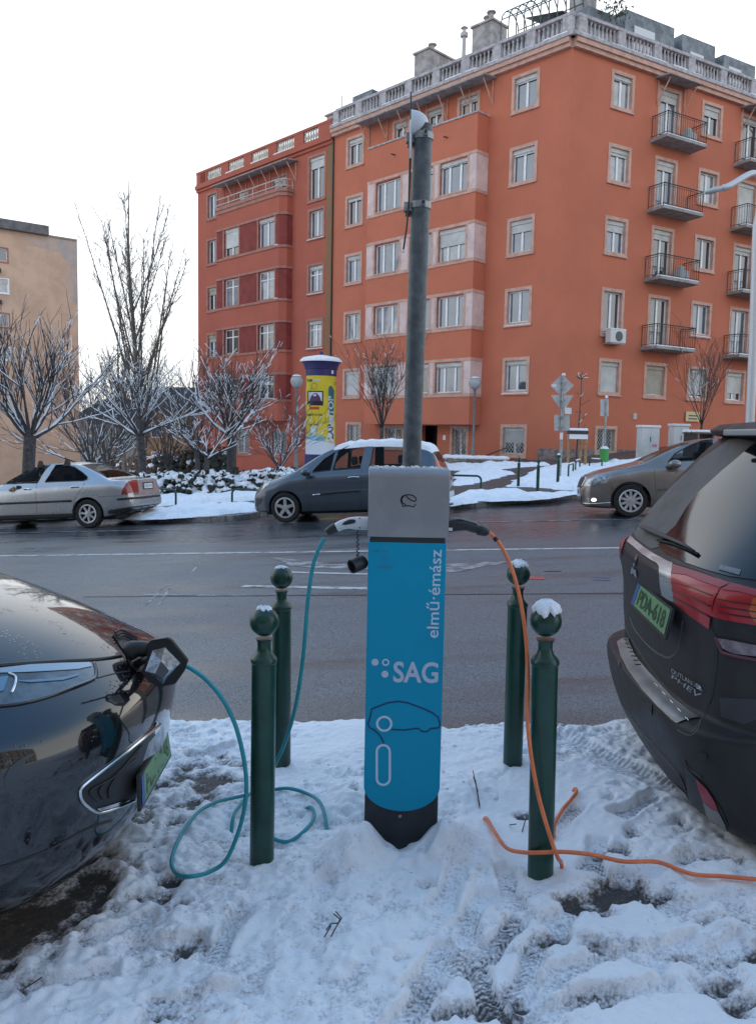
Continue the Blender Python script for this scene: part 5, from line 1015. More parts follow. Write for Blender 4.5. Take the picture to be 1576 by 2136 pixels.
# wall sign, snowy bench, low stone wall
mb = MB(); mb.boxW(WR, 8.36, 9.4, 2.62, 3.1, .06, .09); ws = mb.build('wall_sign', mat('cream_sign', (.6, .5, .28), .5)); tag(ws, 'cream wall sign low on the right facade beside the thin tree', 'sign')
mb = MB()
for z in (2.9, 2.75): mb.boxW(WR, 8.55, 9.2, z-.03, z+.03, .0905, .092)
mb.build('sign_print', M_iron, ws)
q = at(1460, 915, 31.5); bn_ = thing('bench', 'bench covered with snow behind the taupe car', 'bench', (q.x, q.y, T(q.x, q.y)), .4); zz = at(1460, 900, 31.5).z-T(q.x, q.y)
for y0 in (-.25, 0, .25): mb = MB(); mb.box(-.5, .5, y0, y0+.2, zz-.1, zz-.04); mb.build('slat', mat('bench_wood', (.1, .07, .05), .7), bn_); mb = MB(); mb.box(-.52, .52, y0-.01, y0+.21, zz-.04, zz+.06); bevel(mb.build('snow', M_snow, bn_), .03, 3)
for x in (-.4, .4): mb = MB(); mb.box(x-.03, x+.03, -.25, .45, 0, zz-.1); mb.build('leg', M_iron, bn_)
a, b = at(930, 972, 38.), at(1054, 970, 36.3); d = (b-a).normalized(); LW = thing('low_wall', 'low stone wall capped with snow in front of the building', 'wall', (a.x, a.y, a.z)); L_ = (b-a).length; yaw = math.atan2(d.y, d.x); LW.rotation_euler = (0, 0, yaw); hh = .42
x = 0
M_stone = mat('wall_stone', (.22, .19, .16), .85, var=.35, vscale=3, bump=.5, bscale=20)
while x < L_-.2:
    l_ = random.uniform(.45, .8); mb = MB(); mb.box(x, min(x+l_-.02, L_), -.2, .2, -.8, hh*.55); bevel(mb.build('stone', M_stone, LW), .02); mb = MB(); mb.box(x+.1, min(x+l_+.08, L_), -.19, .19, hh*.57, hh); bevel(mb.build('stone', M_stone, LW), .02); x += l_
mb = MB(); n_ = 26
for i in range(n_): mb.ball((L_*(i+.5)/n_, 0, hh+.02), .26, 10, 6, (.9, .95, .35+.15*random.random()))
mb.build('snow_cap', M_snow, LW, smooth=0)['kind'] = 'stuff'
mb = MB(); a = WL(3.9, .55, 1.0); b = WL(2.6, 1.15, .2); mb.tube([a, b], .03, 6); mb.tube([a, a-Vector((0, 0, .6))], .03, 6); hr = mb.build('handrail', M_iron); tag(hr, 'dark iron handrail slanting up by the ground floor window', 'handrail')
# tall street lamp at the right edge
D = 25.; foot = at(1563, 905, D); SLz = T(foot.x, foot.y); t_ = thing('street_lamp', 'tall pale street lamp with a curved arm at the right edge', 'street lamp', (foot.x, foot.y, SLz)); top = at(1578, 470, D)
M_pale = mat('pale_lamp_post', (.55, .56, .58), .45, metal=.3); xl = top.x-foot.x; zl = top.z-SLz; mb = MB(); hdp = at(1505, 392, D-1.2)-Vector((foot.x, foot.y, SLz))
mb.tube(smoothpath([(0, 0, -.3), (xl*.4, 0, zl*.5), (xl, 0, zl), (xl+.06, -.1, zl+.6), (xl-.15, -.4, zl+1.1), (xl-.55, -.75, zl+1.28), (hdp.x+.2, hdp.y, hdp.z+.06), (hdp.x, hdp.y, hdp.z)], 5), [.13]*11+[.09]*25, 12); mb.build('post', M_pale, t_, smooth=40)
hh1 = at(1505, 393, D-1.2); hh2 = at(1468, 402, D-1.35); dd = hh2-hh1; mb = hull([((*(hh1+Vector((.05, 0, .02)))-Vector((foot.x, foot.y, SLz)),), .07, .05, 0) if False else ((hh1.x-foot.x+.05, hh1.y-foot.y, hh1.z-SLz+.01), .06, .05, 0), ((hh1.x-foot.x, hh1.y-foot.y, hh1.z-SLz), .11, .07, 0), ((hh1.x-foot.x+dd.x*.5, hh1.y-foot.y+dd.y*.5, hh1.z-SLz+dd.z*.5), .15, .09, 0), ((hh2.x-foot.x, hh2.y-foot.y, hh2.z-SLz), .07, .05, 0)]); mb.build('lamp_head', mat('lamp_head_grey', (.42, .44, .46), .4), t_, smooth=40)
# ================================================================ CARS
def bool_cut(o, cutters):
    for c in cutters:
        m = o.modifiers.new('b', 'BOOLEAN'); m.operation = 'DIFFERENCE'; m.object = c; m.solver = 'EXACT'
    me = bpy.data.meshes.new_from_object(o.evaluated_get(bpy.context.evaluated_depsgraph_get())); o.modifiers.clear(); o.data = me
    for c in cutters: bpy.data.objects.remove(c)
def tmp(mb):
    me = bpy.data.meshes.new('tmp'); me.from_pydata(mb.v, [], mb.f); bm = bmesh.new(); bm.from_mesh(me); bmesh.ops.recalc_face_normals(bm, faces=bm.faces); bm.to_mesh(me); bm.free(); o = bpy.data.objects.new('tmp', me); COL.objects.link(o); return o
class Drape:
    """drops flat outlines seen along the view onto a body's surface"""
    def __init__(s, verts, faces, M):
        s.M = M; s.Mi = M.inverted(); s.bvh = BVHTree.FromPolygons([M @ Vector(v) for v in verts], faces)
    def hit(s, u, v, off):
        d = ray(u, v).normalized(); p, n, i, t = s.bvh.ray_cast(EYE, d)
        if p is None: return None
        if n.dot(d) > 0: n = -n
        return s.Mi @ (p+n*off)
    def patch(s, poly, m, name, parent, off=.004, step=2.5, smooth=True):
        P, F = poly_cdt([tuple(p) for p in poly], step); H_ = [s.hit(p.x, p.y, off) for p in P]; idx = {}; vs = []
        for i, h in enumerate(H_):
            if h is not None: idx[i] = len(vs); vs.append(h)
        mb = MB(); mb.add(vs, [tuple(idx[i] for i in f) for f in F if all(i in idx for i in f)]); return mb.build(name, m, parent, smooth=0 if smooth else None)
    def line(s, pts, r, m, name, parent, off=.0, sub=4, n=6):
        q = [s.hit(u, v, off) for u, v, _ in [(p.x, p.y, 0) for p in smoothpath([Vector((a, b, 0)) for a, b in pts], sub)]]; q = [p for p in q if p is not None]
        mb = MB(); mb.tube(q, r, n) if len(q) > 1 else None; return mb.build(name, m, parent, smooth=0)
    def text(s, txt, quad, m, parent, off=.006, bold=0.):
        c = bpy.data.curves.new('t', 'FONT'); c.body = txt; c.size = 1; c.offset = bold; c.resolution_u = 3; o = bpy.data.objects.new('t', c); COL.objects.link(o); me = bpy.data.meshes.new_from_object(o.evaluated_get(bpy.context.evaluated_depsgraph_get())); bpy.data.objects.remove(o)
        bm = bmesh.new(); bm.from_mesh(me); xs_ = [v.co.x for v in bm.verts]; ys_ = [v.co.y for v in bm.verts]; x0, x1, y0, y1 = min(xs_), max(xs_), min(ys_), max(ys_); q = [Vector(p) for p in quad]; dead = []
        for v in bm.verts:
            a, b = (v.co.x-x0)/(x1-x0), (v.co.y-y0)/(y1-y0); p = q[0].lerp(q[1], a).lerp(q[3].lerp(q[2], a), b); h = s.hit(p.x, p.y, off)
            if h is None: dead.append(v)
            else: v.co = h
        if dead: bmesh.ops.delete(bm, geom=dead)
        bm.to_mesh(me); bm.free(); me.materials.clear(); me.materials.append(m); return link(bpy.data.objects.new('lettering', me), parent)
def smooth1(a, k=2):
    for _ in range(k): a = np.concatenate([a[:1], (a[:-2]+2*a[1:-1]+a[2:])/4, a[-1:]])
    return a
def car_loft(L_, tabs, n=84):
    xb = np.unique(np.concatenate([np.linspace(0, .35, 14), np.linspace(.35, L_-.35, n), np.linspace(L_-.35, L_, 14)]))
    I = lambda k, s_=2: smooth1(np.interp(xb, *zip(*tabs[k])), s_)
    zt, zb, zbelt, w_, wr = I('top', 3), I('bot', 1), I('belt', 2), I('plan', 2), I('roof', 3); zbelt = np.minimum(zbelt, zt-.035)
    secs = []
    for i in range(len(xb)):
        a, b, c, W_, q = zt[i], zb[i], zbelt[i], w_[i], min(wr[i], w_[i]*.97); h = c-b; g = a-c
        secs.append([(0, b), (W_*.8, b), (W_*.955, b+.03), (W_*.985, b+.1*h), (W_*.995, b+.3*h), (W_, b+.55*h), (W_*.992, b+.8*h), (W_*.972, c-.03), (W_*.945, c), (W_*.93+(q-W_*.93)*.35, c+g*.35), (W_*.93+(q-W_*.93)*.72, c+g*.7), (q*.99, c+g*.86), (q*.93, c+g*.94), (q*.75, c+g*.98), (q*.4, a-.002), (0, a)])
    return xb, secs
def body_mesh(xb, secs):
    mb = MB(); m = len(secs[0])
    full = [[(y, z) for y, z in s]+[(-y, z) for y, z in s[-2:0:-1]] for s in secs]; k = len(full[0])
    for x, s in zip(xb, full): mb.v += [(x, y, z) for y, z in s]
    for i in range(len(full)-1):
        for j in range(k): mb.f.append((i*k+j, i*k+(j+1) % k, (i+1)*k+(j+1) % k, (i+1)*k+j))
    mb.f.append(tuple(range(k))); mb.f.append(tuple((len(full)-1)*k+j for j in range(k))[::-1]); return mb
M_alloy = mat('alloy_rim', (.62, .63, .65), .3, metal=.6, var=.15, vscale=8); M_dark = mat('car_interior', (.04, .042, .046), .8); M_trim = mat('black_trim', (.02, .021, .023), .5)
M_lens = mat('headlamp_lens', (.42, .45, .48), .12, metal=.5, col2=(.12, .13, .14), vscale=16, coat=1.); M_red_l = mat('tail_lamp_red', (.28, .012, .014), .2, coat=.6, spec=.6)
M_glass = glass_mat('car_glass', (.82, .88, .92), .85); M_tint = glass_mat('tinted_car_glass', (.03, .035, .045), .9)
def wheel(parent, c, r_, rr, spokes, side, double=False, tw=.19, rim=None):
    """one wheel: tyre, rim with spokes, hub; the axle runs along local y"""
    Mx = Matrix.Translation(c) @ Matrix.Rotation(side*PI/2, 4, 'X'); h = tw/2
    e = bpy.data.objects.new('wheel', None); e.empty_display_size = .1; link(e, parent)
    mb = MB(); mb.lathe([(rr*.96, -h), (rr+.01, -h), (r_-.025, -h*1.02), (r_-.006, -h*.8), (r_, -h*.4), (r_, h*.4), (r_-.006, h*.8), (r_-.025, h*1.02), (rr+.012, h), (rr, h*.95), (rr*.96, h*.5)], n=36, M=Mx, caps=False)
    mb.build('tyre', M_rubber, e, smooth=40)
    mb = MB(); mb.lathe([(rr+.004, h*.98), (rr-.004, h*1.02), (rr-.022, h*.96), (rr-.03, h*.3), (rr-.05, -.02), (.0, -.02)], n=36, M=Mx, caps=False); mb.build('rim_barrel', mat('rim_dark', (.05, .05, .052), .5, metal=.4), e, smooth=40)
    mb = MB(); mb.lathe([(rr+.005, h*.985), (rr-.002, h*1.03), (rr-.026, h*1.0), (rr-.03, h*.8)], n=36, M=Mx, caps=False)
    for k in range(spokes):
        for dd in ((-.075, .075) if double else (0,)):
            a = 2*PI*k/spokes+.3; wd = .016 if double else rr*.11
            q = [(.04, -wd*1.1+dd*.25), (rr-.012, -wd+dd*rr*1.6*.5), (rr-.012, wd+dd*rr*1.6*.5), (.04, wd*1.1+dd*.25)]; ca, sa = math.cos(a), math.sin(a)
            vs = [Mx @ Vector((x*ca-y*sa, x*sa+y*ca, z)) for z in (h*.45, h*.86) for x, y in q]; mb.add(vs, [(3, 2, 1, 0), (4, 5, 6, 7), (0, 1, 5, 4), (1, 2, 6, 5), (2, 3, 7, 6), (3, 0, 4, 7)])
    mb.lathe([(.07, h*.4), (.065, h*.88), (.03, h*.92), (0, h*.92)], n=16, M=Mx); mb.build('rim', rim or M_alloy, e, smooth=30); return e
def street_car(name, label, paint, L_, tabs, wpx, wxb, wheels, hw, wr_, rimr, spokes, dbl, windows, screens, seat_x, bodyname='body'):
    """car seen broadside, nose to the left: local x runs back from the nose, y away from the viewer"""
    c0 = gp(*wpx, -.12); ex2 = Vector((DV.x, DV.y)); ey2 = Vector((NV.x, NV.y)); ctr = c0.to_2d()+ey2*(hw-.09)
    nose = ctr-ex2*wxb; a = ctr+ex2*(wheels[0]-wxb); b = ctr+ex2*(wheels[1]-wxb); za, zb_ = T(a.x, a.y)-.12, T(b.x, b.y)-.12
    ex = Vector((ex2.x, ex2.y, (zb_-za)/(wheels[1]-wheels[0]))).normalized(); ey = Vector((ey2.x, ey2.y, -.0)); ey = (ey-ex*ey.dot(ex)).normalized(); ez = ex.cross(ey)
    org = Vector((a.x, a.y, za))-ex*wheels[0]
    M = Matrix(((ex.x, ey.x, ez.x, org.x), (ex.y, ey.y, ez.y, org.y), (ex.z, ey.z, ez.z, org.z), (0, 0, 0, 1)))
    t_ = thing(name, label, 'car'); t_.matrix_basis = M
    xb, secs = car_loft(L_, tabs); solid = body_mesh(xb, secs); dr = Drape(solid.v, solid.f, M)
    lb = BVHTree.FromPolygons([Vector(v) for v in solid.v], solid.f)
    bo_ = solid.build(bodyname, paint, t_); bm = bmesh.new(); bm.from_mesh(bo_.data); bmesh.ops.recalc_face_normals(bm, faces=bm.faces); bm.to_mesh(bo_.data); bm.free()
    bo_.parent = None; cut = []
    for x in wheels:
        for s in (-1, 1): mb = MB(); mb.lathe([(wr_+.055, 0), (wr_+.055, .6)], n=32, M=Matrix.Translation((x, s*(hw-.27), wr_)) @ Matrix.Rotation(-s*PI/2, 4, 'X')); cut.append(tmp(mb))
    # hollow cabin
    ins = []; xi = []
    x0, x1 = seat_x
    for x, s in zip(xb, secs):
        if x0 <= x <= x1: xi.append(x); zf = .42; top = s[-1][1]-.06; ins.append([(0, zf), (s[5][0]-.1, zf), (s[7][0]-.09, s[7][1]), (max(s[9][0]-.05, .05), s[9][1]), (max(s[11][0]-.05, .05), max(s[11][1]-.03, zf+.1)), (max(s[13][0]-.02, .04), max(top-.01, zf+.12)), (0, max(top, zf+.15))])
    cut.append(tmp(body_mesh(xi, ins)))
    px2 = lambda u, v: None
    def side(u, v):
        o_ = t_.matrix_basis.inverted(); e = o_ @ EYE; d = (o_.to_3x3() @ ray(u, v)); k = (-hw*.93-e.y)/d.y; p = e+d*k; return (p.x, p.z)
    polys = []
    for nm, poly, m in windows:
        pl_ = [side(u, v) for u, v in poly]; polys.append((nm, pl_, m)); mb = MB(); mb.prism(pl_, -1.4, 1.4, lambda a, b, t: (a, t, b)); cut.append(tmp(mb))
    for nm, poly, m in screens:
        zc = min(lb.ray_cast(Vector((x, y, 4)), Vector((0, 0, -1)))[0].z for x, y in poly)-.06; mb = MB(); mb.prism(poly, zc, 3, lambda a, b, t: (a, b, t)); cut.append(tmp(mb))
    bool_cut(bo_, cut); bo_.parent = t_; bo_.data.shade_smooth(); bo_.data.set_sharp_from_angle(angle=R(32))
    for nm, pl_, m in polys:
        P, F = poly_cdt(pl_, .07)
        for s in (-1, 1):
            vs = [lb.ray_cast(Vector((p.x, s*3, p.y)), Vector((0, -s, 0)))[0] for p in P]; ok = [v is not None for v in vs]
            mb = MB(); mb.add([(v.x, v.y-s*.012, v.z) if v is not None else (0, 0, 0) for v in vs], [tuple(f) for f in F if all(ok[i] for i in f)]); keep_largest(mb.build(nm, m, t_, smooth=0))
            rimm = MB(); q = [lb.ray_cast(Vector((p[0], s*3, p[1])), Vector((0, -s, 0)))[0] for p in pl_]; q = [v for v in q if v is not None]
            if len(q) > 2: rimm.tube([v for v in q+[q[0]]], .013, 5); rimm.build('window_seal', M_trim, t_, smooth=0)
    for nm, poly, m in screens:
        P, F = poly_cdt(poly, .09); mb = MB(); mb.add([lb.ray_cast(Vector((p.x, p.y, 4)), Vector((0, 0, -1)))[0]-Vector((0, 0, .008)) for p in P], [tuple(f) for f in F]); mb.build(nm, m, t_, smooth=0)
    for x in wheels:
        for s in (-1, 1): wheel(t_, (x, s*(hw-.1), wr_), wr_, rimr, spokes, -s*-1 if False else (1 if s < 0 else -1), dbl)
    mb = MB(); mb.box(x0+.1, x1-.1, -hw+.2, hw-.2, .3, .43); mb.box(wheels[0]-.5, wheels[1]+.5, -hw+.3, hw-.3, .16, .3); mb.build('floor_pan', M_dark, t_)
    return t_, dr, lb, M
def keep_largest(o):
    bm = bmesh.new(); bm.from_mesh(o.data); left = set(bm.faces); isl = []
    while left:
        st = [left.pop()]; cur = [st[0]]
        while st:
            f = st.pop()
            for e in f.edges:
                for g_ in e.link_faces:
                    if g_ in left: left.discard(g_); st.append(g_); cur.append(g_)
        isl.append(cur)
    isl.sort(key=len); bmesh.ops.delete(bm, geom=[f for c in isl[:-1] for f in c], context='FACES'); bmesh.ops.delete(bm, geom=[v for v in bm.verts if not v.link_faces]); bm.to_mesh(o.data); bm.free(); return o
def seats(t_, xs_, z, w_=.48):
    for x in xs_:
        for y in (-.37, .37):
            mb = MB(); mb.box(x, x+.45, y-w_/2, y+w_/2, .42, .62); mb.box(x+.38, x+.56, y-w_/2, y+w_/2, .55, z-.08, ); bevel(mb.build('seat', M_dark, t_), .05, 3); mb = MB(); mb.box(x+.46, x+.56, y-.13, y+.13, z-.06, z+.12); bevel(mb.build('headrest', M_dark, t_), .04, 3)
def Z_(ox, oy, sc): return lambda *pts: [(ox+x/sc, oy+y/sc) for x, y in pts]

# ---- grey minivan
M_grey = mat('blue_grey_paint', (.07, .095, .125), .3, metal=.5, coat=.8, var=.05, vscale=3)
tabs = dict(top=[(0, .6), (.04, .68), (.15, .78), (.4, .9), (.75, 1.0), (1.0, 1.075), (1.2, 1.2), (1.5, 1.39), (1.8, 1.53), (2.1, 1.6), (2.5, 1.625), (3.0, 1.62), (3.5, 1.58), (3.85, 1.51), (4.0, 1.38), (4.1, 1.15), (4.17, .95), (4.24, .85), (4.26, .7)], bot=[(0, .3), (.1, .22), (.5, .19), (3.8, .22), (4.15, .3), (4.26, .38)],
            belt=[(0, .5), (.3, .74), (.9, .94), (1.5, 1.0), (3.0, 1.04), (4.0, 1.06), (4.26, .6)], plan=[(0, .48), (.05, .62), (.15, .74), (.35, .83), (.7, .88), (1.2, .9), (3.4, .9), (3.9, .87), (4.1, .82), (4.2, .76), (4.26, .7)], roof=[(0, .4), (.3, .6), (1.0, .72), (1.4, .68), (2.0, .63), (3.4, .62), (3.9, .6), (4.26, .6)])
z = Z_(510, 890, 3.426)
GV, dr, lb, GM = street_car('minivan', 'grey minivan with snow on its roof, parked behind the charger', M_grey, 4.26, tabs, (598, 1090), .82, (.82, 3.505), .9, .318, .215, 5, True,
    [('quarter_window', z((482, 326), (505, 292), (560, 232), (632, 184), (610, 312)), M_glass), ('side_window', z((630, 310), (652, 176), (720, 142), (790, 128), (850, 122), (824, 296)), M_glass), ('side_window', z((890, 288), (908, 122), (1100, 118), (1225, 124), (1240, 180), (1225, 280)), M_glass)],
    [('windscreen', [(1.08, -.66), (1.08, .66), (1.95, .56), (1.95, -.56)], M_glass), ('rear_window', [(3.93, -.5), (3.93, .5), (4.1, .6), (4.1, -.6)], M_tint)], (1.0, 3.9))
seats(GV, (1.75, 2.75), 1.22); mb = MB(); mb.box(1.0, 1.5, -.7, .7, .45, .98); bevel(mb.build('dashboard', M_dark, GV), .08)
dr.patch(z((58, 468), (88, 440), (150, 398), (188, 383), (172, 415), (125, 455), (75, 478)), M_lens, 'headlamp', GV); dr.patch(z((48, 512), (132, 512), (118, 545), (85, 572), (52, 555)), mat('bumper_grey', (.05, .06, .075), .5), 'bumper_corner', GV)
dr.patch(z((1352, 232), (1400, 246), (1446, 292), (1440, 296), (1366, 292)), M_red_l, 'tail_lamp', GV, .006); dr.patch(z((1452, 312), (1470, 318), (1480, 350), (1456, 350)), M_red_l, 'tail_lamp', GV, .006)
dr.line(z((742, 364), (780, 360), (818, 362)), .016, M_chrome, 'door_handle', GV, .015); dr.line(z((545, 482), (680, 468), (822, 458)), .022, M_trim, 'side_moulding', GV, .004); dr.line(z((488, 488), (538, 483)), .02, M_chrome, 'moulding_badge', GV, .006)
for q in (z((447, 340), (442, 430), (455, 520), (478, 580)), z((838, 305), (830, 420), (830, 560))): dr.line(q, .004, M_black, 'door_gap', GV, -.001)
dr.line(z((160, 398), (230, 368), (300, 345), (345, 322)), .006, M_black, 'bonnet_gap', GV, -.001); dr.line(z((470, 612), (640, 606), (870, 596)), .03, M_trim, 'sill', GV, -.01)
mb = MB(); mb.ball((1.34, -1.0, 1.06), .1, 14, 10, (1.1, .75, .8)); mi = mb.build('mirror', M_grey, GV, smooth=0); mb = MB(); mb.tube([(1.36, -.92, 1.02), (1.34, -.8, 1.0)], .03, 8); mb.build('mirror_arm', M_trim, mi)
# snow lying on the roof
xs_ = np.linspace(1.86, 3.98, 60); ys_ = np.linspace(-.62, .62, 30); mb = MB(); hn = gfield(60, 30, 2.2, 77)
for i, x in enumerate(xs_):
    for j, y in enumerate(ys_):
        q = lb.ray_cast(Vector((x, y, 4)), Vector((0, 0, -1)))[0]; e = min(1, (i+.0)/5, (59-i)/3, j/2, (29-j)/2); mb.v.append((x, y, (q.z if q else 1.5)+(.062+.014*hn[i, j])*math.sqrt(max(e, 0))-.004))
mb.f += [(i*30+j, (i+1)*30+j, (i+1)*30+j+1, i*30+j+1) for i in range(59) for j in range(29)]; mb.build('roof_snow', M_snow, GV, smooth=0)
dr.line(z((345, 318), (430, 244), (520, 178), (610, 128), (685, 108)), .022, M_snow, 'pillar_snow', GV, .012)

# ---- silver sedan
M_silv = mat('silver_paint', (.46, .48, .5), .28, metal=.65, coat=.6, col2=(.42, .42, .43), vscale=1.5, rvar=.06)
tabs = dict(top=[(0, .62), (.06, .7), (.2, .76), (.6, .86), (1.1, .95), (1.35, 1.0), (1.7, 1.2), (2.1, 1.4), (2.5, 1.462), (2.9, 1.465), (3.3, 1.41), (3.7, 1.235), (4.0, 1.07), (4.15, 1.03), (4.4, 1.02), (4.5, .99), (4.55, .86), (4.58, .68)], bot=[(0, .28), (.1, .2), (.5, .17), (3.9, .2), (4.4, .3), (4.58, .38)],
            belt=[(0, .5), (.4, .74), (1.2, .89), (2., .93), (3.4, .96), (4.2, .97), (4.5, .9), (4.58, .6)], plan=[(0, .5), (.06, .64), (.2, .76), (.5, .85), (.9, .89), (1.4, .9), (3.5, .9), (4.1, .87), (4.4, .82), (4.52, .76), (4.58, .7)], roof=[(0, .4), (.5, .66), (1.3, .74), (1.9, .64), (2.4, .58), (3.2, .57), (3.7, .62), (4.05, .72), (4.4, .74), (4.58, .62)])
z = Z_(0, 930, 4.503)
SV, dr, lb, SM = street_car('sedan', 'silver sedan driving left along the far lane, arm out of its window', M_silv, 4.58, tabs, (190, 1101), 3.6, (.885, 3.6), .9, .318, .205, 7, False,
    [('side_window', z((-120, 372), (-60, 345), (100, 262), (210, 206), (310, 188), (398, 186), (340, 350), (110, 362)), M_glass), ('side_window', z((414, 342), (458, 184), (530, 182), (640, 204), (738, 254), (796, 294), (800, 318), (768, 330)), M_tint)],
    [('windscreen', [(1.42, -.68), (1.42, .68), (2.2, .52), (2.2, -.52)], M_glass), ('rear_window', [(3.28, -.48), (3.28, .48), (3.98, .62), (3.98, -.62)], M_tint)], (1.3, 3.9))
seats(SV, (1.9, 2.8), 1.05); mb = MB(); mb.box(1.35, 1.8, -.7, .7, .45, .93); bevel(mb.build('dashboard', M_dark, SV), .08)
dr.patch(z((1140, 458), (1152, 408), (1186, 352), (1250, 320), (1288, 308), (1304, 432)), M_red_l, 'tail_lamp', SV, .006, 2.); dr.patch(z((1140, 460), (1304, 434), (1302, 452), (1150, 466)), M_lens, 'reverse_lamp', SV, .007, 2.)
dr.patch(z((1338, 346), (1438, 336), (1442, 402), (1344, 410)), M_trim, 'plate_holder', SV, .006); pp_ = dr.patch(z((1350, 356), (1430, 348), (1432, 394), (1354, 400)), M_white, 'number_plate', SV, .01); dr.text('KZS-413', z((1358, 390), (1426, 384), (1424, 358), (1356, 364)), M_iron, SV, .013)
dr.line(z((-60, 546), (340, 530), (672, 516)), .026, M_trim, 'side_moulding', SV, .004); dr.line(z((1102, 502), (1240, 492), (1340, 484), (1500, 468)), .028, M_trim, 'bumper_strip', SV, .002)
dr.line(z((228, 410), (258, 406), (290, 408)), .018, M_chrome, 'door_handle', SV, .014); dr.line(z((668, 388), (702, 383), (738, 384)), .018, M_chrome, 'door_handle', SV, .014)
for q in (z((348, 362), (338, 450), (345, 560), (350, 640)), z((800, 335), (770, 400), (715, 470), (690, 560), (692, 630)), z((1140, 470), (1000, 474), (920, 480)), z((845, 300), (820, 330))): dr.line(q, .004, M_black, 'door_gap', SV, -.001)
dr.patch(z((1018, 606), (1260, 566), (1500, 540), (1490, 590), (1300, 625), (1020, 640)), M_trim, 'bumper_valance', SV, .004); dr.patch(z((0, 656), (350, 646), (690, 634), (700, 690), (350, 700), (0, 710)), M_trim, 'sill', SV, .004)
for x, s in ((2.32, -1), (2.98, -1), (2.32, 1), (2.98, 1)):
    mb = MB(); q = lb.ray_cast(Vector((x, s*.54, 4)), Vector((0, 0, -1)))[0]; mb.add([(x-.07, s*.54-.05, q.z-.03), (x+.07, s*.54-.05, q.z-.03), (x+.07, s*.54+.05, q.z-.03), (x-.07, s*.54+.05, q.z-.03), (x-.02, s*.54-.03, q.z+.12), (x+.03, s*.54-.03, q.z+.12), (x+.03, s*.54+.03, q.z+.12), (x-.02, s*.54+.03, q.z+.12)], [(3, 2, 1, 0), (4, 5, 6, 7), (0, 1, 5, 4), (1, 2, 6, 5), (2, 3, 7, 6), (3, 0, 4, 7)]); mb.build('roof_rack_foot', M_black, SV)
# driver
DVp = thing('person', 'driver in dark sleeves with one arm resting out of the silver car window', 'person'); DVp.matrix_basis = SM @ Matrix.Translation((2.0, -.37, .45))
def skin_body(name, verts, edges, radii, m, parent, lv=2):
    me = bpy.data.meshes.new(name); me.from_pydata(verts, edges, []); me.materials.append(m); o = bpy.data.objects.new(name, me); link(o, parent)
    md = o.modifiers.new('skin', 'SKIN'); md.use_smooth_shade = True
    if not me.skin_vertices: me.skin_vertices.new()
    for i, r_ in enumerate(radii): me.skin_vertices[0].data[i].radius = (r_, r_) if not isinstance(r_, tuple) else r_; me.skin_vertices[0].data[i].use_root = (i == 0)
    subsurf(o, lv); return o
M_skin = mat('skin', (.42, .26, .19), .6); M_jacket = mat('dark_jacket', (.035, .028, .028), .85, var=.2, vscale=10)
V = [(.2, 0, .12), (.26, 0, .35), (.28, 0, .52), (.28, 0, .62), (.27, 0, .70), (.26, 0, .78), (.27, -.17, .5), (.1, -.36, .44), (-.12, -.5, .52), (.27, .17, .5), (.12, .24, .3), (-.2, .12, .36), (-.1, -.1, .1), (-.35, -.1, .1), (-.1, .1, .1), (-.35, .1, .1)]
Eg = [(0, 1), (1, 2), (2, 3), (3, 4), (4, 5), (2, 6), (6, 7), (7, 8), (2, 9), (9, 10), (10, 11), (0, 12), (12, 13), (0, 14), (14, 15)]
bd_ = skin_body('body', V, Eg, [.15, .15, .13, .055, .085, .08, .07, .055, .045, .07, .05, .035, .08, .06, .08, .06], M_jacket, DVp)
mb = MB(); mb.ball((.25, 0, .76), .095, 16, 12, (1, .82, 1.22)); mb.ball((.155, 0, .75), .018, 8, 6); 
for s in (-1, 1): mb.ball((.26, s*.08, .75), .022, 8, 6, (.7, .4, 1.2))
hd_ = mb.build('head', M_skin, bd_, smooth=0); mb = MB(); mb.ball((.268, 0, .79), .1, 14, 10, (1, .86, 1.05)); mb.build('hair', mat('dark_hair', (.02, .015, .012), .8), hd_, smooth=0)
HV = [(-.12, -.5, .52), (-.18, -.53, .5), (-.24, -.55, .47), (-.27, -.56, .44), (-.24, -.53, .46), (-.27, -.535, .425), (-.23, -.515, .45), (-.26, -.515, .42), (-.22, -.57, .46), (-.245, -.585, .43), (-.15, -.5, .48), (-.18, -.49, .45)]
skin_body('hand', HV, [(0, 1), (1, 2), (2, 3), (1, 4), (4, 5), (1, 6), (6, 7), (1, 8), (8, 9), (0, 10), (10, 11)], [.028, .03, .011, .009, .011, .009, .011, .009, .011, .009, .013, .01], M_skin, bd_, 1)

# ---- taupe sedan
M_tau = mat('taupe_paint', (.27, .25, .24), .3, metal=.55, coat=.6, col2=(.22, .19, .17), vscale=1.2, rvar=.06)
tabs = dict(top=[(0, .55), (.03, .7), (.12, .78), (.4, .87), (.9, .97), (1.15, 1.02), (1.5, 1.19), (1.9, 1.36), (2.3, 1.44), (2.8, 1.46), (3.4, 1.42), (3.9, 1.24), (4.25, 1.07), (4.45, 1.03), (4.54, .9), (4.57, .7)], bot=[(0, .27), (.1, .2), (.5, .17), (3.9, .2), (4.4, .3), (4.57, .4)],
            belt=[(0, .5), (.2, .72), (.6, .83), (1.2, .93), (2, .95), (3.4, .98), (4.4, .97), (4.57, .6)], plan=[(0, .55), (.05, .68), (.16, .78), (.4, .85), (.8, .88), (1.2, .885), (3.6, .885), (4.2, .84), (4.45, .78), (4.57, .68)], roof=[(0, .4), (.4, .66), (1.1, .74), (1.6, .66), (2.2, .58), (3.4, .57), (4.0, .62), (4.57, .6)])
z = Z_(1150, 750, 3.70)
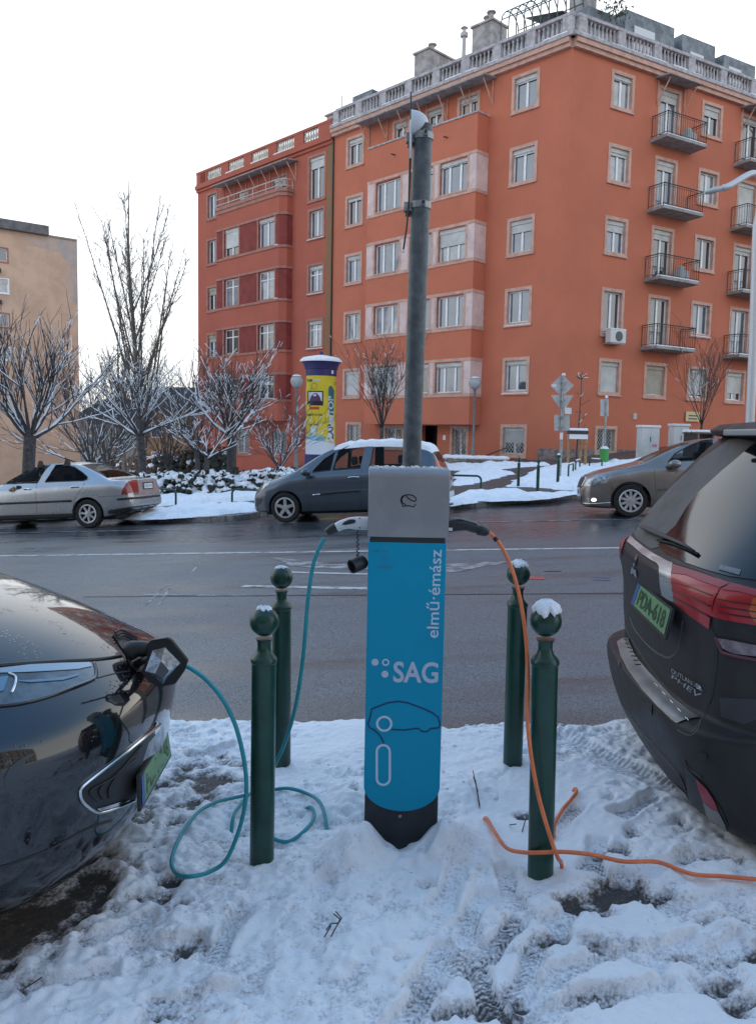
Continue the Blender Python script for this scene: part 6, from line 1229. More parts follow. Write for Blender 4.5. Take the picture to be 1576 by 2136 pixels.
TV, dr, lb, TM = street_car('sedan', 'taupe sedan with a lit fog lamp at the right, behind the dark SUV', M_tau, 4.57, tabs, (1314, 1079), .93, (.93, 3.51), .885, .318, .215, 10, False,
    [('side_window', z((900, 792), (962, 724), (1090, 660), (1180, 628), (1268, 618), (1258, 690), (1235, 768)), M_glass), ('side_window', z((1300, 765), (1312, 615), (1420, 612), (1540, 640), (1640, 690), (1660, 730), (1640, 755)), M_glass)],
    [('windscreen', [(1.22, -.66), (1.22, .66), (2.05, .54), (2.05, -.54)], M_glass), ('rear_window', [(3.6, -.48), (3.6, .48), (4.2, .6), (4.2, -.6)], M_tint)], (1.15, 4.0))
seats(TV, (1.85, 2.8), 1.06); mb = MB(); mb.box(1.2, 1.7, -.7, .7, .45, .94); bevel(mb.build('dashboard', M_dark, TV), .08)
dr.patch(z((247, 976), (276, 932), (340, 907), (454, 896), (452, 922), (420, 958), (330, 978)), M_lens, 'headlamp', TV); dr.patch(z((182, 985), (186, 948), (206, 922), (250, 908), (258, 918), (238, 962), (222, 988)), M_black, 'grille', TV, .006); dr.line(z((176, 985), (184, 946), (205, 918), (252, 904), (262, 914), (242, 962), (224, 990)), .012, M_chrome, 'grille_surround', TV, .006)
dr.patch(z((182, 1055), (230, 1052), (232, 1106), (190, 1100)), M_black, 'lower_grille', TV); fl = dr.patch(z((262, 1070), (300, 1062), (350, 1064), (352, 1096), (300, 1102), (268, 1096)), M_lens, 'fog_lamp', TV)
M_lit = bpy.data.materials.new('lit_bulb'); M_lit.use_nodes = True; M_lit.node_tree.nodes['Principled BSDF'].inputs['Emission Color'].default_value = (1, .93, .85, 1); M_lit.node_tree.nodes['Principled BSDF'].inputs['Emission Strength'].default_value = 2.2; dr.patch([(1150+(325+20*math.cos(a))/3.7, 750+(1082+13*math.sin(a))/3.7) for a in np.linspace(0, 2*PI, 12)[:-1]], M_lit, 'bulb', fl, .012, 1.5)
dr.patch(z((176, 1000), (206, 998), (206, 1040), (178, 1042)), M_white, 'number_plate', TV, .012)
dr.line(z((235, 1108), (330, 1112), (450, 1104)), .012, M_chrome, 'bumper_trim', TV, .002)
for q in (z((790, 850), (795, 940), (805, 1060)), z((250, 900), (400, 860), (560, 845), (720, 815)), z((460, 975), (470, 1000), (455, 1060)), z((1285, 800), (1280, 900), (1285, 1020))): dr.line(q, .004, M_black, 'door_gap', TV, -.001)
dr.line(z((815, 1004), (880, 1000), (960, 996)), .016, mat('moulding_taupe', (.12, .1, .09), .5), 'side_moulding', TV, .004)
mb = MB(); mb.ball((1.72, -1.0, 1.0), .115, 14, 10, (1.05, .7, .72)); mi = mb.build('mirror', M_tau, TV, smooth=0); mb = MB(); mb.tube([(1.66, -.98, .94), (1.6, -.82, .94)], .03, 8); mb.build('mirror_arm', M_trim, mi)
# ================================================================ NEAR CARS
def cage(prof, cols, pos, lv=3):
    """grid body: prof = list of (b, z, weight, widthfactor); cols = list of (dy, dx) from one flank to the other"""
    vs = []; n = len(cols)
    for b, z, wt, wf in prof:
        for dy, dx in cols: vs.append(pos(b, z, wt, wf, dy, dx))
    fs = [(i*n+j, i*n+j+1, (i+1)*n+j+1, (i+1)*n+j) for i in range(len(prof)-1) for j in range(n-1)]
    return vs, fs
def cage_obj(name, vs, fs, m, parent, lv=3):
    me = bpy.data.meshes.new(name); me.from_pydata(vs, [], fs); bm = bmesh.new(); bm.from_mesh(me); bmesh.ops.recalc_face_normals(bm, faces=bm.faces); bm.to_mesh(me); bm.free(); me.materials.append(m); me.shade_smooth(); o = bpy.data.objects.new(name, me); COL.objects.link(o); subsurf(o, lv)
    ev = o.evaluated_get(bpy.context.evaluated_depsgraph_get()); em = ev.to_mesh(); V_ = [tuple(v.co) for v in em.vertices]; F_ = [tuple(p.vertices) for p in em.polygons]; ev.to_mesh_clear()
    o.parent = parent; o.matrix_parent_inverse = parent.matrix_basis.inverted(); return o, Drape(V_, F_, Matrix.Identity(4))
def wd(parent): return parent                                    # details are made in world space
class WDrape:
    def __init__(s, d, par): s.d = d; s.par = par
    def fix(s, o): o.matrix_parent_inverse = s.par.matrix_basis.inverted(); return o
    def patch(s, poly, m, name, off=.003, step=4., parent=None): o = s.d.patch(poly, m, name, parent or s.par, off, step); return o if parent else s.fix(o)
    def line(s, pts, r, m, name, off=0., parent=None, n=6): o = s.d.line(pts, r, m, name, parent or s.par, off, 5, n); return o if parent else s.fix(o)
    def text(s, t, q, m, off=.004, bold=0., parent=None): o = s.d.text(t, q, m, parent or s.par, off, bold); return o if parent else s.fix(o)
# ---- black hatchback, nose towards the charger
def paint_mat(name, col, rough, droplets=0., dust=None):
    m = mat(name, col, rough, coat=1., spec=.1); t = m.node_tree; b = t.nodes['Principled BSDF']; b.inputs['Coat IOR'].default_value = 1.75 if droplets else 1.5; tc = t.nodes.new('ShaderNodeTexCoord')
    if droplets:
        n = t.nodes.new('ShaderNodeTexVoronoi'); n.inputs['Scale'].default_value = 75; t.links.new(tc.outputs['Object'], n.inputs['Vector']); n2 = t.nodes.new('ShaderNodeTexNoise'); n2.inputs['Scale'].default_value = 9; t.links.new(tc.outputs['Object'], n2.inputs['Vector'])
        cr = t.nodes.new('ShaderNodeMapRange'); cr.inputs[1].default_value = .32; cr.inputs[2].default_value = .1; t.links.new(n.outputs['Distance'], cr.inputs[0]); m2 = t.nodes.new('ShaderNodeMapRange'); m2.inputs[1].default_value = .56; m2.inputs[2].default_value = .64; t.links.new(n2.outputs[0], m2.inputs[0])
        mu = t.nodes.new('ShaderNodeMath'); mu.operation = 'MULTIPLY'; t.links.new(cr.outputs[0], mu.inputs[0]); t.links.new(m2.outputs[0], mu.inputs[1]); bp = t.nodes.new('ShaderNodeBump'); bp.inputs['Strength'].default_value = droplets; bp.inputs['Distance'].default_value = .003; t.links.new(mu.outputs[0], bp.inputs['Height']); t.links.new(bp.outputs[0], b.inputs['Coat Normal']); t.links.new(bp.outputs[0], b.inputs['Normal'])
    if dust:
        n = t.nodes.new('ShaderNodeTexNoise'); n.inputs['Scale'].default_value = 3.5; n.inputs['Detail'].default_value = 7; n.inputs['Roughness'].default_value = .7; t.links.new(tc.outputs['Object'], n.inputs['Vector'])
        cr = t.nodes.new('ShaderNodeMapRange'); cr.inputs[1].default_value = .3; cr.inputs[2].default_value = .7; cr.inputs[3].default_value = .35; cr.inputs[4].default_value = .85; t.links.new(n.outputs[0], cr.inputs[0])
        mx = t.nodes.new('ShaderNodeMix'); mx.data_type = 'RGBA'; mx.inputs[6].default_value = (*col, 1); mx.inputs[7].default_value = (*dust, 1); t.links.new(cr.outputs[0], mx.inputs[0]); t.links.new(mx.outputs[2], b.inputs['Base Color']); t.links.new(cr.outputs[0], b.inputs['Roughness']); b.inputs['Coat Weight'].default_value = .25; b.inputs['Coat Roughness'].default_value = .25
    return m
M_blk = paint_mat('black_car_paint', (.006, .006, .008), .25, .5)
ZX, ZY, ZG = -.80, 2.99, -.11
zprof = [(.6, .05, 0, .93), (.30, .055, 0, .95), (.16, .085, 0, .965), (.085, .16, 0, .98), (.05, .26, 0, .99), (.035, .36, 0, 1), (.018, .46, 0, 1), (.0, .55, .05, 1), (.008, .63, .15, 1), (.035, .695, .3, 1), (.075, .735, .45, 1), (.13, .772, .6, 1), (.26, .835, .85, 1), (.5, .93, 1, 1), (.8, 1.01, 1, 1), (1.1, 1.06, 1, 1), (1.22, 1.075, 1, .99), (1.45, 1.14, 1, .93), (1.75, 1.3, 1, .86), (2.1, 1.42, 1, .8), (2.5, 1.46, 1, .78)]
zc_half = [(0, 0), (.2, .012), (.38, .045), (.52, .10), (.64, .185), (.74, .31), (.81, .46), (.85, .65), (.866, .95), (.866, 1.6), (.866, 2.4)]
zcols = [(-a, b) for a, b in zc_half[::-1]]+zc_half[1:]
def zdrop(a):
    return float(np.interp(abs(a), [0, .2, .38, .52, .64, .74, .81, .85, .866], [0, .008, .03, .06, .10, .15, .21, .26, .30]))
def zpos(b, z, wt, wf, dy, dx):
    far = max(0, dx-.95); hood = wt*min(1, max(0, (b-.2)/.5)) if wt > .5 else 0
    x = ZX-b-dx*(1-.55*hood) if b < 1.3 else ZX-b-dx*.3
    x = ZX-b-dx*(1-.5*hood)
    return (x, ZY+dy*wf, ZG+.1+z-wt*zdrop(dy)*(1-.5*min(1, max(0, (b-.3)/.6)) if z < 1.05 else .35))
ZO = thing('hatchback', 'black electric hatchback charging, its nose in from the left edge', 'car', (ZX-.9, ZY, ZG))
vs_, fs_ = cage(zprof, zcols, zpos); zb_o, zd = cage_obj('body', vs_, fs_, M_blk, ZO, 3); D_ = WDrape(zd, ZO)
z = Z_(0, 1150, 3.94)
M_lampglass = glass_mat('lamp_cover_glass', (.7, .8, .86), .75, .6); M_lampin = mat('headlamp_inside', (.02, .028, .035), .3, col2=(.1, .13, .16), vscale=9, coat=1.); M_lampblue = mat('headlamp_blue_strip', (.1, .22, .34), .2, coat=1.); M_gloss = mat('gloss_black', (.006, .006, .007), .15, coat=1.)
hl = D_.patch(z((-500, 1015), (-250, 985), (0, 962), (250, 932), (500, 920), (738, 913), (762, 925), (775, 975), (772, 1030), (740, 1060), (600, 1118), (400, 1190), (200, 1240), (0, 1265), (-250, 1290), (-500, 1300)), M_lampin, 'headlamp', .002)
D_.patch(z((130, 1070), (300, 1062), (420, 1055), (560, 1035), (655, 1012), (640, 1030), (520, 1065), (380, 1075), (250, 1085)), M_lampblue, 'lamp_strip', .005, 3., hl); D_.patch(z((-300, 1050), (0, 1040), (70, 1030), (30, 1150), (0, 1160), (-300, 1180)), M_lampblue, 'lamp_strip', .005, 3., hl); D_.line(z((68, 1010), (125, 1035), (130, 1075), (118, 1120), (95, 1170)), .0045, M_chrome, 'lamp_rib', .005, hl)
D_.patch(z((-500, 1012), (0, 965), (250, 936), (500, 924), (735, 917), (755, 950), (640, 975), (400, 990), (200, 1000), (0, 1005), (-500, 1060)), mat('headlamp_reflector', (.36, .42, .47), .18, metal=.6), 'lamp_reflector', .0045, 4., hl)
D_.line(z((-500, 1306), (0, 1272), (200, 1247), (400, 1196), (600, 1124), (745, 1066), (785, 1035), (790, 985), (772, 920)), .006, M_gloss, 'lamp_seal', .002)
D_.line(z((-500, 985), (0, 938), (250, 920), (500, 905), (760, 892), (900, 878), (995, 862)), .0085, M_black, 'bonnet_gap', -.001)
D_.line(z((800, 1042), (900, 1015), (1000, 995), (1065, 985)), .003, M_black, 'panel_gap', -.0005)
# nose socket, hinge and open flap
D_.patch(z((925, 690), (965, 655), (1110, 715), (1150, 770), (1240, 800), (1270, 880), (1235, 960), (1180, 990), (1120, 1000), (1060, 940), (1030, 850)), M_black, 'charge_socket', .004, 3.)
pin = [at(u, v, 2.92) for u, v in z((1050, 830), (1130, 800), (1230, 810))]; mb = MB(); mb.tube(smoothpath(pin, 3), [.035]*3+[.03]*4, 10); mb.build('socket_shroud', M_black, ZO, True, smooth=0)
for k in range(3): D_.line(z((935+12*k, 690+22*k), (985+14*k, 668+24*k), (1060+14*k, 700+26*k), (1120+10*k, 735+26*k)), .004, M_trim, 'socket_rib', .012)
y8 = Z_(180, 1300, 5.34)
hexo = y8((660, 245), (720, 190), (890, 165), (945, 190), (1130, 420), (1085, 545), (990, 680), (810, 718), (690, 650), (600, 545), (640, 480), (690, 330)); FD = 2.79
def fpl(u, v, t):
    p = at(u, v, FD+(u-300)*.0004); return p+Vector((0, t, 0))
mb = MB(); mb.prism(hexo, 0, .022, fpl); fo = bevel(mb.build('charge_flap', mat('flap_black', (.008, .008, .009), .35, spec=.3), ZO, True), .004, 2)
dia = y8((742, 300), (880, 266), (1066, 452), (992, 560), (850, 682), (770, 560), (655, 535)); mb = MB(); cen = Vector(y8((850, 510))[0]); inn = y8((845, 410), (935, 515), (870, 612), (780, 550))
out4 = y8((742, 300), (880, 266), (1050, 440), (850, 675), (775, 600), (660, 530)); mb.v = [tuple(fpl(*p, -.003)) for p in out4]+[tuple(fpl(*p, -.013)) for p in inn]; mb.f = [(0, 1, 6), (1, 2, 7), (1, 7, 6), (2, 3, 8), (2, 8, 7), (3, 4, 8), (4, 9, 8), (4, 5, 9), (5, 0, 6), (5, 6, 9)]
mb.build('flap_emblem', mat('frosted_chrome', (.6, .64, .7), .22, metal=1., col2=(.3, .33, .38), vscale=60), fo); mb = MB(); mb.prism(inn, -.014, -.010, fpl); mb.build('emblem_centre', M_gloss, fo)
mb = MB(); mb.tube([at(285, 1385, 2.93), at(300, 1378, 2.9), at(312, 1375, 2.81)], [.016, .014, .012], 8); mb.build('flap_hinge', M_black, fo, False, smooth=0)
# lower grille with chrome edge, fog recess, plate
c3 = Z_(0, 1150, 3.0095)
D_.patch(c3((502, 1512), (532, 1462), (700, 1332), (860, 1204), (945, 1132), (975, 1150), (930, 1200), (868, 1400), (850, 1558), (760, 1590), (660, 1630), (600, 1632), (525, 1575)), M_black, 'grille', .003, 4.)
for k in range(3): D_.line(c3((600+40*k, 1560-8*k), (560+60*k, 1500-10*k), (700+30*k, 1420-30*k), (840+20*k, 1300-40*k)), .0035, M_trim, 'grille_bar', .006)
D_.line(c3((1000, 1085), (945, 1130), (860, 1202), (700, 1330), (530, 1460), (500, 1512), (522, 1578), (600, 1636), (660, 1632), (760, 1595), (850, 1560)), .006, M_chrome, 'grille_trim', .004); D_.patch(c3((600, 1612), (700, 1585), (800, 1550), (800, 1565), (700, 1605), (620, 1628)), M_chrome, 'grille_blade', .008, 3.)
D_.patch(c3((25, 1425), (62, 1352), (130, 1300), (225, 1258), (150, 1330), (118, 1400), (112, 1480), (120, 1565), (70, 1530), (35, 1480)), mat('fog_recess', (.045, .055, .065), .3), 'fog_recess', .003)
D_.line(c3((-20, 1990), (150, 1935), (350, 1850), (550, 1740), (700, 1690)), .004, M_trim, 'bumper_seam', .001); D_.patch(c3((965, 1108), (985, 1068), (1002, 1110), (970, 1150)), M_chrome, 'fog_trim', .004, 2.)
def plate3(name, tl, tr, br, bl, y0, y1, text, parent, tm):
    a, b, c, d = at(*tl, y0), at(*tr, y1), at(*br, y1), at(*bl, y0); n = (b-a).cross(d-a).normalized()
    if n.dot(a-EYE) > 0: n = -n
    P_ = lambda u, v, h: a.lerp(b, u).lerp(d.lerp(c, u), v)+n*h
    mb = MB(); mb.v = [tuple(P_(u, v, h)) for h in (-.012, 0.) for u, v in ((-.03, -.1), (1.03, -.1), (1.03, 1.12), (-.03, 1.12))]; mb.f = [(3, 2, 1, 0), (4, 5, 6, 7), (0, 1, 5, 4), (1, 2, 6, 5), (2, 3, 7, 6), (3, 0, 4, 7)]; o = mb.build(name, M_trim, parent, True)
    q = lambda u0, u1, v0, v1, h, m, nm: (lambda mb: (mb.add([P_(u0, v0, h), P_(u1, v0, h), P_(u1, v1, h), P_(u0, v1, h)], [(0, 1, 2, 3)]), mb.build(nm, m, o))[1])(MB())
    q(.0, 1, 0, 1, .002, mat('green_number_plate', (.14, .29, .13), .45, var=.1, vscale=20), 'plate_face'); q(.0, .085, 0, 1, .003, mat('plate_blue', (.03, .09, .32), .4), 'country_band')
    cu = bpy.data.curves.new('t', 'FONT'); cu.body = text; cu.size = 1; cu.offset = .022; t_ = bpy.data.objects.new('t', cu); COL.objects.link(t_); me = bpy.data.meshes.new_from_object(t_.evaluated_get(bpy.context.evaluated_depsgraph_get())); bpy.data.objects.remove(t_); bm = bmesh.new(); bm.from_mesh(me); xs_ = [v.co.x for v in bm.verts]; ys_ = [v.co.y for v in bm.verts]; x0, x1, y0_, y1_ = min(xs_), max(xs_), min(ys_), max(ys_)
    for v in bm.verts: v.co = P_(.14+.8*(v.co.x-x0)/(x1-x0), .86-.72*(v.co.y-y0_)/(y1_-y0_), .0035)
    bm.to_mesh(me); bm.free(); me.materials.clear(); me.materials.append(tm); link(bpy.data.objects.new('lettering', me), o); return o
M_pgreen = mat('plate_letters', (.012, .06, .02), .5)
plate3('number_plate', c3((885, 1415))[0], c3((1050, 1135))[0], c3((1070, 1275))[0], c3((890, 1600))[0], 2.74, 3.22, 'PDA-246', ZO, M_pgreen)
# windscreen base and mirror just outside the frame, near wheel
D_.line([(-300, 1230), (-120, 1195), (-20, 1180)], .01, M_black, 'wiper_cowl', .004)
mb = MB(); mb.ball((-1.98, ZY+.86, 1.02), .11, 14, 10, (.7, 1.2, .8)); mb.build('mirror', M_blk, ZO, True, smooth=0)
for s in (-1, 1): wheel(ZO, (.18-.0, s*.76, .25), .31, .2, 5, -s*1 if s > 0 else 1, False)

# ---- dark dusty SUV, tail towards the charger
M_suv = paint_mat('dusty_dark_paint', (.012, .012, .014), .35, 0, (.055, .05, .05))
SY = 3.62
sprof = [(2.3, .07, .94), (1.7, .07, .95), (1.44, .085, .96), (1.31, .12, .97), (1.235, .21, .985), (1.185, .34, .995), (1.155, .46, 1), (1.15, .515, 1), (1.16, .54, 1), (1.21, .552, 1), (1.24, .562, .998), (1.246, .585, .997), (1.236, .66, .997), (1.226, .76, .998), (1.224, .86, .998), (1.212, .94, .998), (1.194, .99, .998), (1.19, 1.035, .996), (1.2, 1.07, .99), (1.24, 1.092, .98), (1.262, 1.106, .972), (1.36, 1.215, .94), (1.5, 1.385, .885), (1.635, 1.54, .83), (1.70, 1.615, .80), (1.80, 1.675, .775), (2.0, 1.705, .75), (2.6, 1.72, .74), (4.2, 1.7, .72)]
sc_half = [(0, 0), (.3, .008), (.5, .024), (.64, .05), (.745, .092), (.815, .15), (.86, .225), (.885, .33), (.897, .48), (.9, .75), (.9, 1.6), (.9, 2.8)]
scols = [(-a, b) for a, b in sc_half[::-1]]+sc_half[1:]
def spos(b, z, wt, wf, dy, dx): return (b+dx+(.075-.11*min(1, max(0, (z-1.08)/.2)))*dy, SY+dy*wf, z)
SU = thing('suv', 'dusty dark SUV, its tail in from the right edge, charging from the orange cable', 'car', (2.6, SY, .06))
vs_, fs_ = cage([(b, z, 0, wf) for b, z, wf in sprof], scols, spos); sb_o, sd = cage_obj('body', vs_, fs_, M_suv, SU, 3); S_ = WDrape(sd, SU)
A2 = Z_(1260, 870, 4.987); A3 = Z_(1260, 1170, 4.987); A4 = Z_(1260, 1470, 4.987)
M_rw = mat('rear_window_glass', (.006, .008, .012), .06, spec=.5); M_dirt = mat('window_dirt', (.095, .082, .078), .7, col2=(.13, .115, .108), vscale=6, det=8)
rw = S_.patch(A2((560, 1330), (640, 1225), (740, 1130), (850, 950), (960, 800), (1220, 560), (1380, 430), (1480, 340), (1600, 270), (2300, 80), (2500, 900), (2400, 1900), (1900, 1800), (1576, 1700), (1300, 1660), (1050, 1590), (850, 1520), (620, 1410)), M_rw, 'rear_window', .003, 5.)
S_.patch(A2((300, 1185), (360, 1090), (700, 720), (1000, 440), (1295, 235), (1390, 225), (1570, 262), (1480, 340), (1380, 430), (1220, 560), (960, 800), (880, 965), (790, 1150), (700, 1250), (600, 1345), (495, 1375), (420, 1330), (330, 1265)), M_dirt, 'dirty_glass', .0028, 5.)
# wiper
wp = [sd.hit(u, v, .02) for u, v in A2((425, 1165), (480, 1195), (600, 1250), (720, 1300), (850, 1360), (960, 1430))]; mb = MB(); mb.tube(wp, [.016, .02, .017, .013, .010, .006], 8, sy=.6); wi_ = mb.build('wiper', M_trim, SU, True, smooth=0); mb = MB(); mb.tube([sd.hit(u, v, .008) for u, v in A2((560, 1290), (720, 1330), (985, 1440))], .006, 6); mb.build('wiper_blade', M_rubber, wi_, smooth=0)
# chrome strip, lamps
S_.patch(A2((235, 1300), (275, 1235), (330, 1290), (420, 1365), (500, 1420), (590, 1470), (700, 1530), (660, 1560), (560, 1535), (480, 1490), (390, 1430), (300, 1350)), mat('dusty_chrome', (.42, .42, .42), .3, metal=.8, col2=(.7, .71, .73), vscale=7), 'tailgate_trim', .006, 4.)
S_.patch(A2((480, 1455), (590, 1480), (712, 1530), (700, 1640), (712, 1760), (738, 1925), (660, 1890), (610, 1850), (590, 1740), (575, 1560)), mat('trim_chrome_pale', (.5, .53, .55), .25, metal=.85), 'tailgate_trim', .007, 4.)
M_red2 = mat('dusty_red_lens', (.42, .008, .012), .3, coat=.25, col2=(.34, .018, .022), vscale=5, det=7); M_redup = mat('dusty_red_lens_top', (.34, .045, .05), .5, col2=(.34, .07, .07), vscale=6)
tl = S_.patch(A2((712, 1545), (1180, 1700), (1310, 1745), (1200, 1800), (1150, 1900), (1110, 2100), (1100, 2200), (1080, 2190), (900, 2060), (790, 1970), (745, 1935), (715, 1760), (702, 1640)), M_red2, 'tail_lamp', .008, 4.)
S_.patch(A2((712, 1545), (1000, 1640), (1180, 1700), (1310, 1745), (1210, 1790), (1000, 1720), (860, 1660), (704, 1635)), M_redup, 'lamp_top', .01, 4., tl)
for k in range(3): S_.line(A2((720+8*k, 1720+75*k), (900, 1770+95*k), (1130-8*k, 1860+105*k)), .0022, mat('lamp_line_dark', (.05, .003, .006), .3), 'lamp_line', .011, tl)
tl2 = S_.patch(A2((1215, 1800), (1320, 1748), (1576, 1810), (2000, 1880), (2400, 1930), (2400, 2300), (2000, 2230), (1576, 2160), (1300, 2110), (1170, 2080), (1120, 2060), (1165, 1900)), M_red2, 'tail_lamp', .009, 5.)
S_.patch(A2((1320, 1748), (1576, 1810), (2000, 1880), (2000, 1930), (1576, 1870), (1400, 1830), (1230, 1810)), M_redup, 'lamp_top', .012, 4., tl2); S_.patch(A2((1545, 1890), (1650, 1880), (1700, 2000), (1650, 2150), (1560, 2120), (1500, 2010)), mat('amber_lens', (.5, .1, .01), .25, coat=.5), 'amber_lamp', .0125, 4., tl2)
for k in range(3): S_.line(A2((1190, 1890+65*k), (1400, 1930+65*k), (1700, 1970+65*k)), .0022, mat('lamp_line_dark', (.05, .003, .006), .3), 'lamp_line', .0125, tl2)
S_.patch(A3((1180, 795), (1300, 815), (1576, 870), (2000, 940), (2000, 1010), (1576, 985), (1350, 960), (1240, 905)), mat('reverse_lens', (.3, .24, .26), .2, coat=.6, col2=(.16, .12, .14), vscale=20), 'reverse_lamp', .009, 4.); S_.line(A3((1170, 790), (1215, 910), (1280, 965), (1576, 1025), (2000, 1080)), .007, mat('lamp_edge', (.12, .04, .05), .4), 'lamp_edge', .006)
S_.patch(A2((165, 1420), (185, 1310), (215, 1190), (270, 1130), (330, 1110), (300, 1180), (240, 1240), (205, 1330), (180, 1440)), M_red2, 'tail_lamp', .008, 3.)
for q in (A3((1180, 260), (1120, 420), (1090, 620), (1160, 800), (1170, 1000), (1140, 1300), (1100, 1460), (1010, 1640)), A3((190, 380), (195, 560), (230, 720), (330, 900), (500, 1150), (700, 1390), (880, 1560), (990, 1640)), A2((1576, 1820), (1430, 1770), (1310, 1735), (1050, 1620), (700, 1510))): S_.line(q, .0035, M_black, 'tailgate_gap', -.0005)
for q in (A3((1010, 1640), (960, 1760), (880, 1815), (760, 1760)), A3((1100, 1500), (1000, 1660), (900, 1790))): S_.line(q, .003, mat('dusty_edge', (.09, .082, .08), .6), 'bumper_fold', -.001)
# plate recess and plate
S_.line(A3((260, 590), (330, 740), (470, 900), (600, 990), (680, 1005), (750, 940), (790, 780), (810, 620)), .006, mat('dusty_edge', (.09, .082, .08), .6), 'recess_fold', -.003)
plate3('number_plate', A3((352, 232))[0], A3((688, 510))[0], A3((622, 770))[0], A3((282, 440))[0], 3.69, 3.13, 'PDA-618', SU, M_pgreen)
# emblem of three diamonds
def rh(c, a, b): return A2((c[0], c[1]-b), (c[0]+a, c[1]), (c[0], c[1]+b), (c[0]-a, c[1]))
for q in (A2((345, 1435), (352, 1460), (335, 1530), (318, 1555), (312, 1530)), A2((300, 1560), (318, 1565), (312, 1620), (288, 1628), (290, 1590)), A2((318, 1580), (342, 1590), (348, 1668), (325, 1645), (312, 1610))): S_.patch(q, M_chrome, 'emblem', .008, 3.)
S_.text('OUTLANDER', A3((722, 1160), (1038, 1350), (1030, 1300), (722, 1112)), M_chrome, .012, 0.); S_.text('PHEV', A3((722, 1215), (1005, 1425), (1038, 1378), (732, 1180)), mat('dull_chrome', (.45, .47, .5), .3, metal=.8), .012, 0.)
st = S_.patch(A2((1205, 1540), (1425, 1600), (1405, 1655), (1185, 1595)), mat('sticker_grey', (.14, .15, .17), .5), 'sticker', .006, 4.); S_.text('S-AWC', A2((1205, 1590), (1395, 1640), (1410, 1608), (1218, 1560)), mat('sticker_text', (.3, .31, .33), .5), .008, 0., st)
# bumper step plate
stp = S_.patch(A3((128, 850), (190, 812), (260, 798), (265, 830), (330, 990), (430, 1120), (560, 1270), (700, 1420), (850, 1540), (985, 1635), (850, 1660), (760, 1692), (700, 1650), (560, 1520), (400, 1350), (250, 1150), (170, 1000)), mat('dusty_steel', (.3, .29, .28), .4, metal=.6, col2=(.2, .19, .185), vscale=5), 'bumper_step', .006, 4.)
for k in range(7): S_.line(A3((205+22*k*.9, 822+45*k), (245+25*k*.9, 820+45*k)), .0025, M_black, 'step_rib', .008, stp)
for k in range(5): S_.line(A3((520+80*k, 1285+88*k), (560+80*k, 1325+88*k)), .002, M_chrome, 'step_rib', .008, stp)
# lower valance, tow cover, reflector
S_.patch(A4((150, 20), (240, 190), (330, 340), (480, 560), (620, 720), (850, 920), (880, 1000), (830, 980), (640, 850), (480, 690), (360, 520), (230, 260), (120, 30)), mat('dusty_skirt', (.24, .22, .21), .6), 'skid_plate', .005, 4.)
S_.line(A4((180, 0), (330, 200), (520, 440), (720, 660), (800, 760), (850, 900)), .006, M_black, 'bumper_seam', .0); S_.line(A4((830, 570), (900, 680), (1020, 760)), .006, M_black, 'bumper_seam', .0)
S_.patch(A4((840, 640), (960, 760), (1100, 900), (1240, 1120), (1290, 1260), (1270, 1380), (1190, 1390), (1050, 1280), (940, 1130), (870, 940)), M_black, 'reflector_recess', .004, 4.)
rf_ = S_.patch(A4((965, 765), (1060, 850), (1150, 990), (1195, 1105), (1130, 1070), (1035, 990), (985, 860)), mat('red_reflector', (.3, .01, .03), .3, coat=.4), 'reflector', .008, 3.); S_.patch(A4((1035, 995), (1120, 1070), (1195, 1108), (1260, 1230), (1275, 1290), (1235, 1345), (1150, 1270), (1070, 1130)), mat('clear_reflector', (.22, .21, .2), .4), 'reverse_lamp', .008, 3.)
S_.patch([(A4((1030, 540))[0][0]+9*math.cos(a), A4((1030, 540))[0][1]+9*math.sin(a)) for a in np.linspace(0, 2*PI, 14)[:-1]], M_trim, 'parking_sensor', .006, 3.); S_.patch(A3((440, 1460), (500, 1490), (495, 1620), (450, 1540)), M_black, 'tow_cover', .004, 3.); S_.patch(A3((140, 1040), (165, 1050), (168, 1110), (150, 1100)), M_black, 'parking_sensor', .004, 3.)
S_.patch(A3((1200, 1420), (1576, 1440), (1700, 1600), (1450, 1700), (1210, 1620)), mat('dusty_flap', (.045, .045, .05), .5), 'bumper_corner', .002, 5.)
# spoiler
mb = MB(); q = [(-.66, .12), (-.5, .05), (0, 0), (.5, .06), (.62, .16)]; sp = []
for dy, dx in q:
    x = 1.585+dx+.075*dy; sp.append([(x+.16, SY+dy, 1.615), (x+.02, SY+dy, 1.635), (x, SY+dy, 1.66), (x+.05, SY+dy, 1.69), (x+.3, SY+dy, 1.715), (x+.5, SY+dy, 1.70)])
for r_ in sp: mb.v += r_
for i in range(4):
    for k in range(6): k2 = (k+1) % 6; mb.f.append((i*6+k, i*6+k2, (i+1)*6+k2, (i+1)*6+k))
mb.f += [(0, 1, 2, 3, 4, 5), (29, 28, 27, 26, 25, 24)]; spo = bevel(mb.build('spoiler', M_suv, SU, True, weld=True, smooth=40), .008, 2)
mb = MB(); 
for dy in (-.25,): mb.box(1.6+.075*dy, 1.62+.075*dy, SY+dy-.2, SY+dy+.35, 1.632, 1.66)
bevel(mb.build('brake_lamp', mat('grey_lens', (.3, .31, .32), .3), spo), .006)
for s in (-1, 1): wheel(SU, (.2, s*.78, .36), .34, .23, 5, 1 if s < 0 else -1, True)
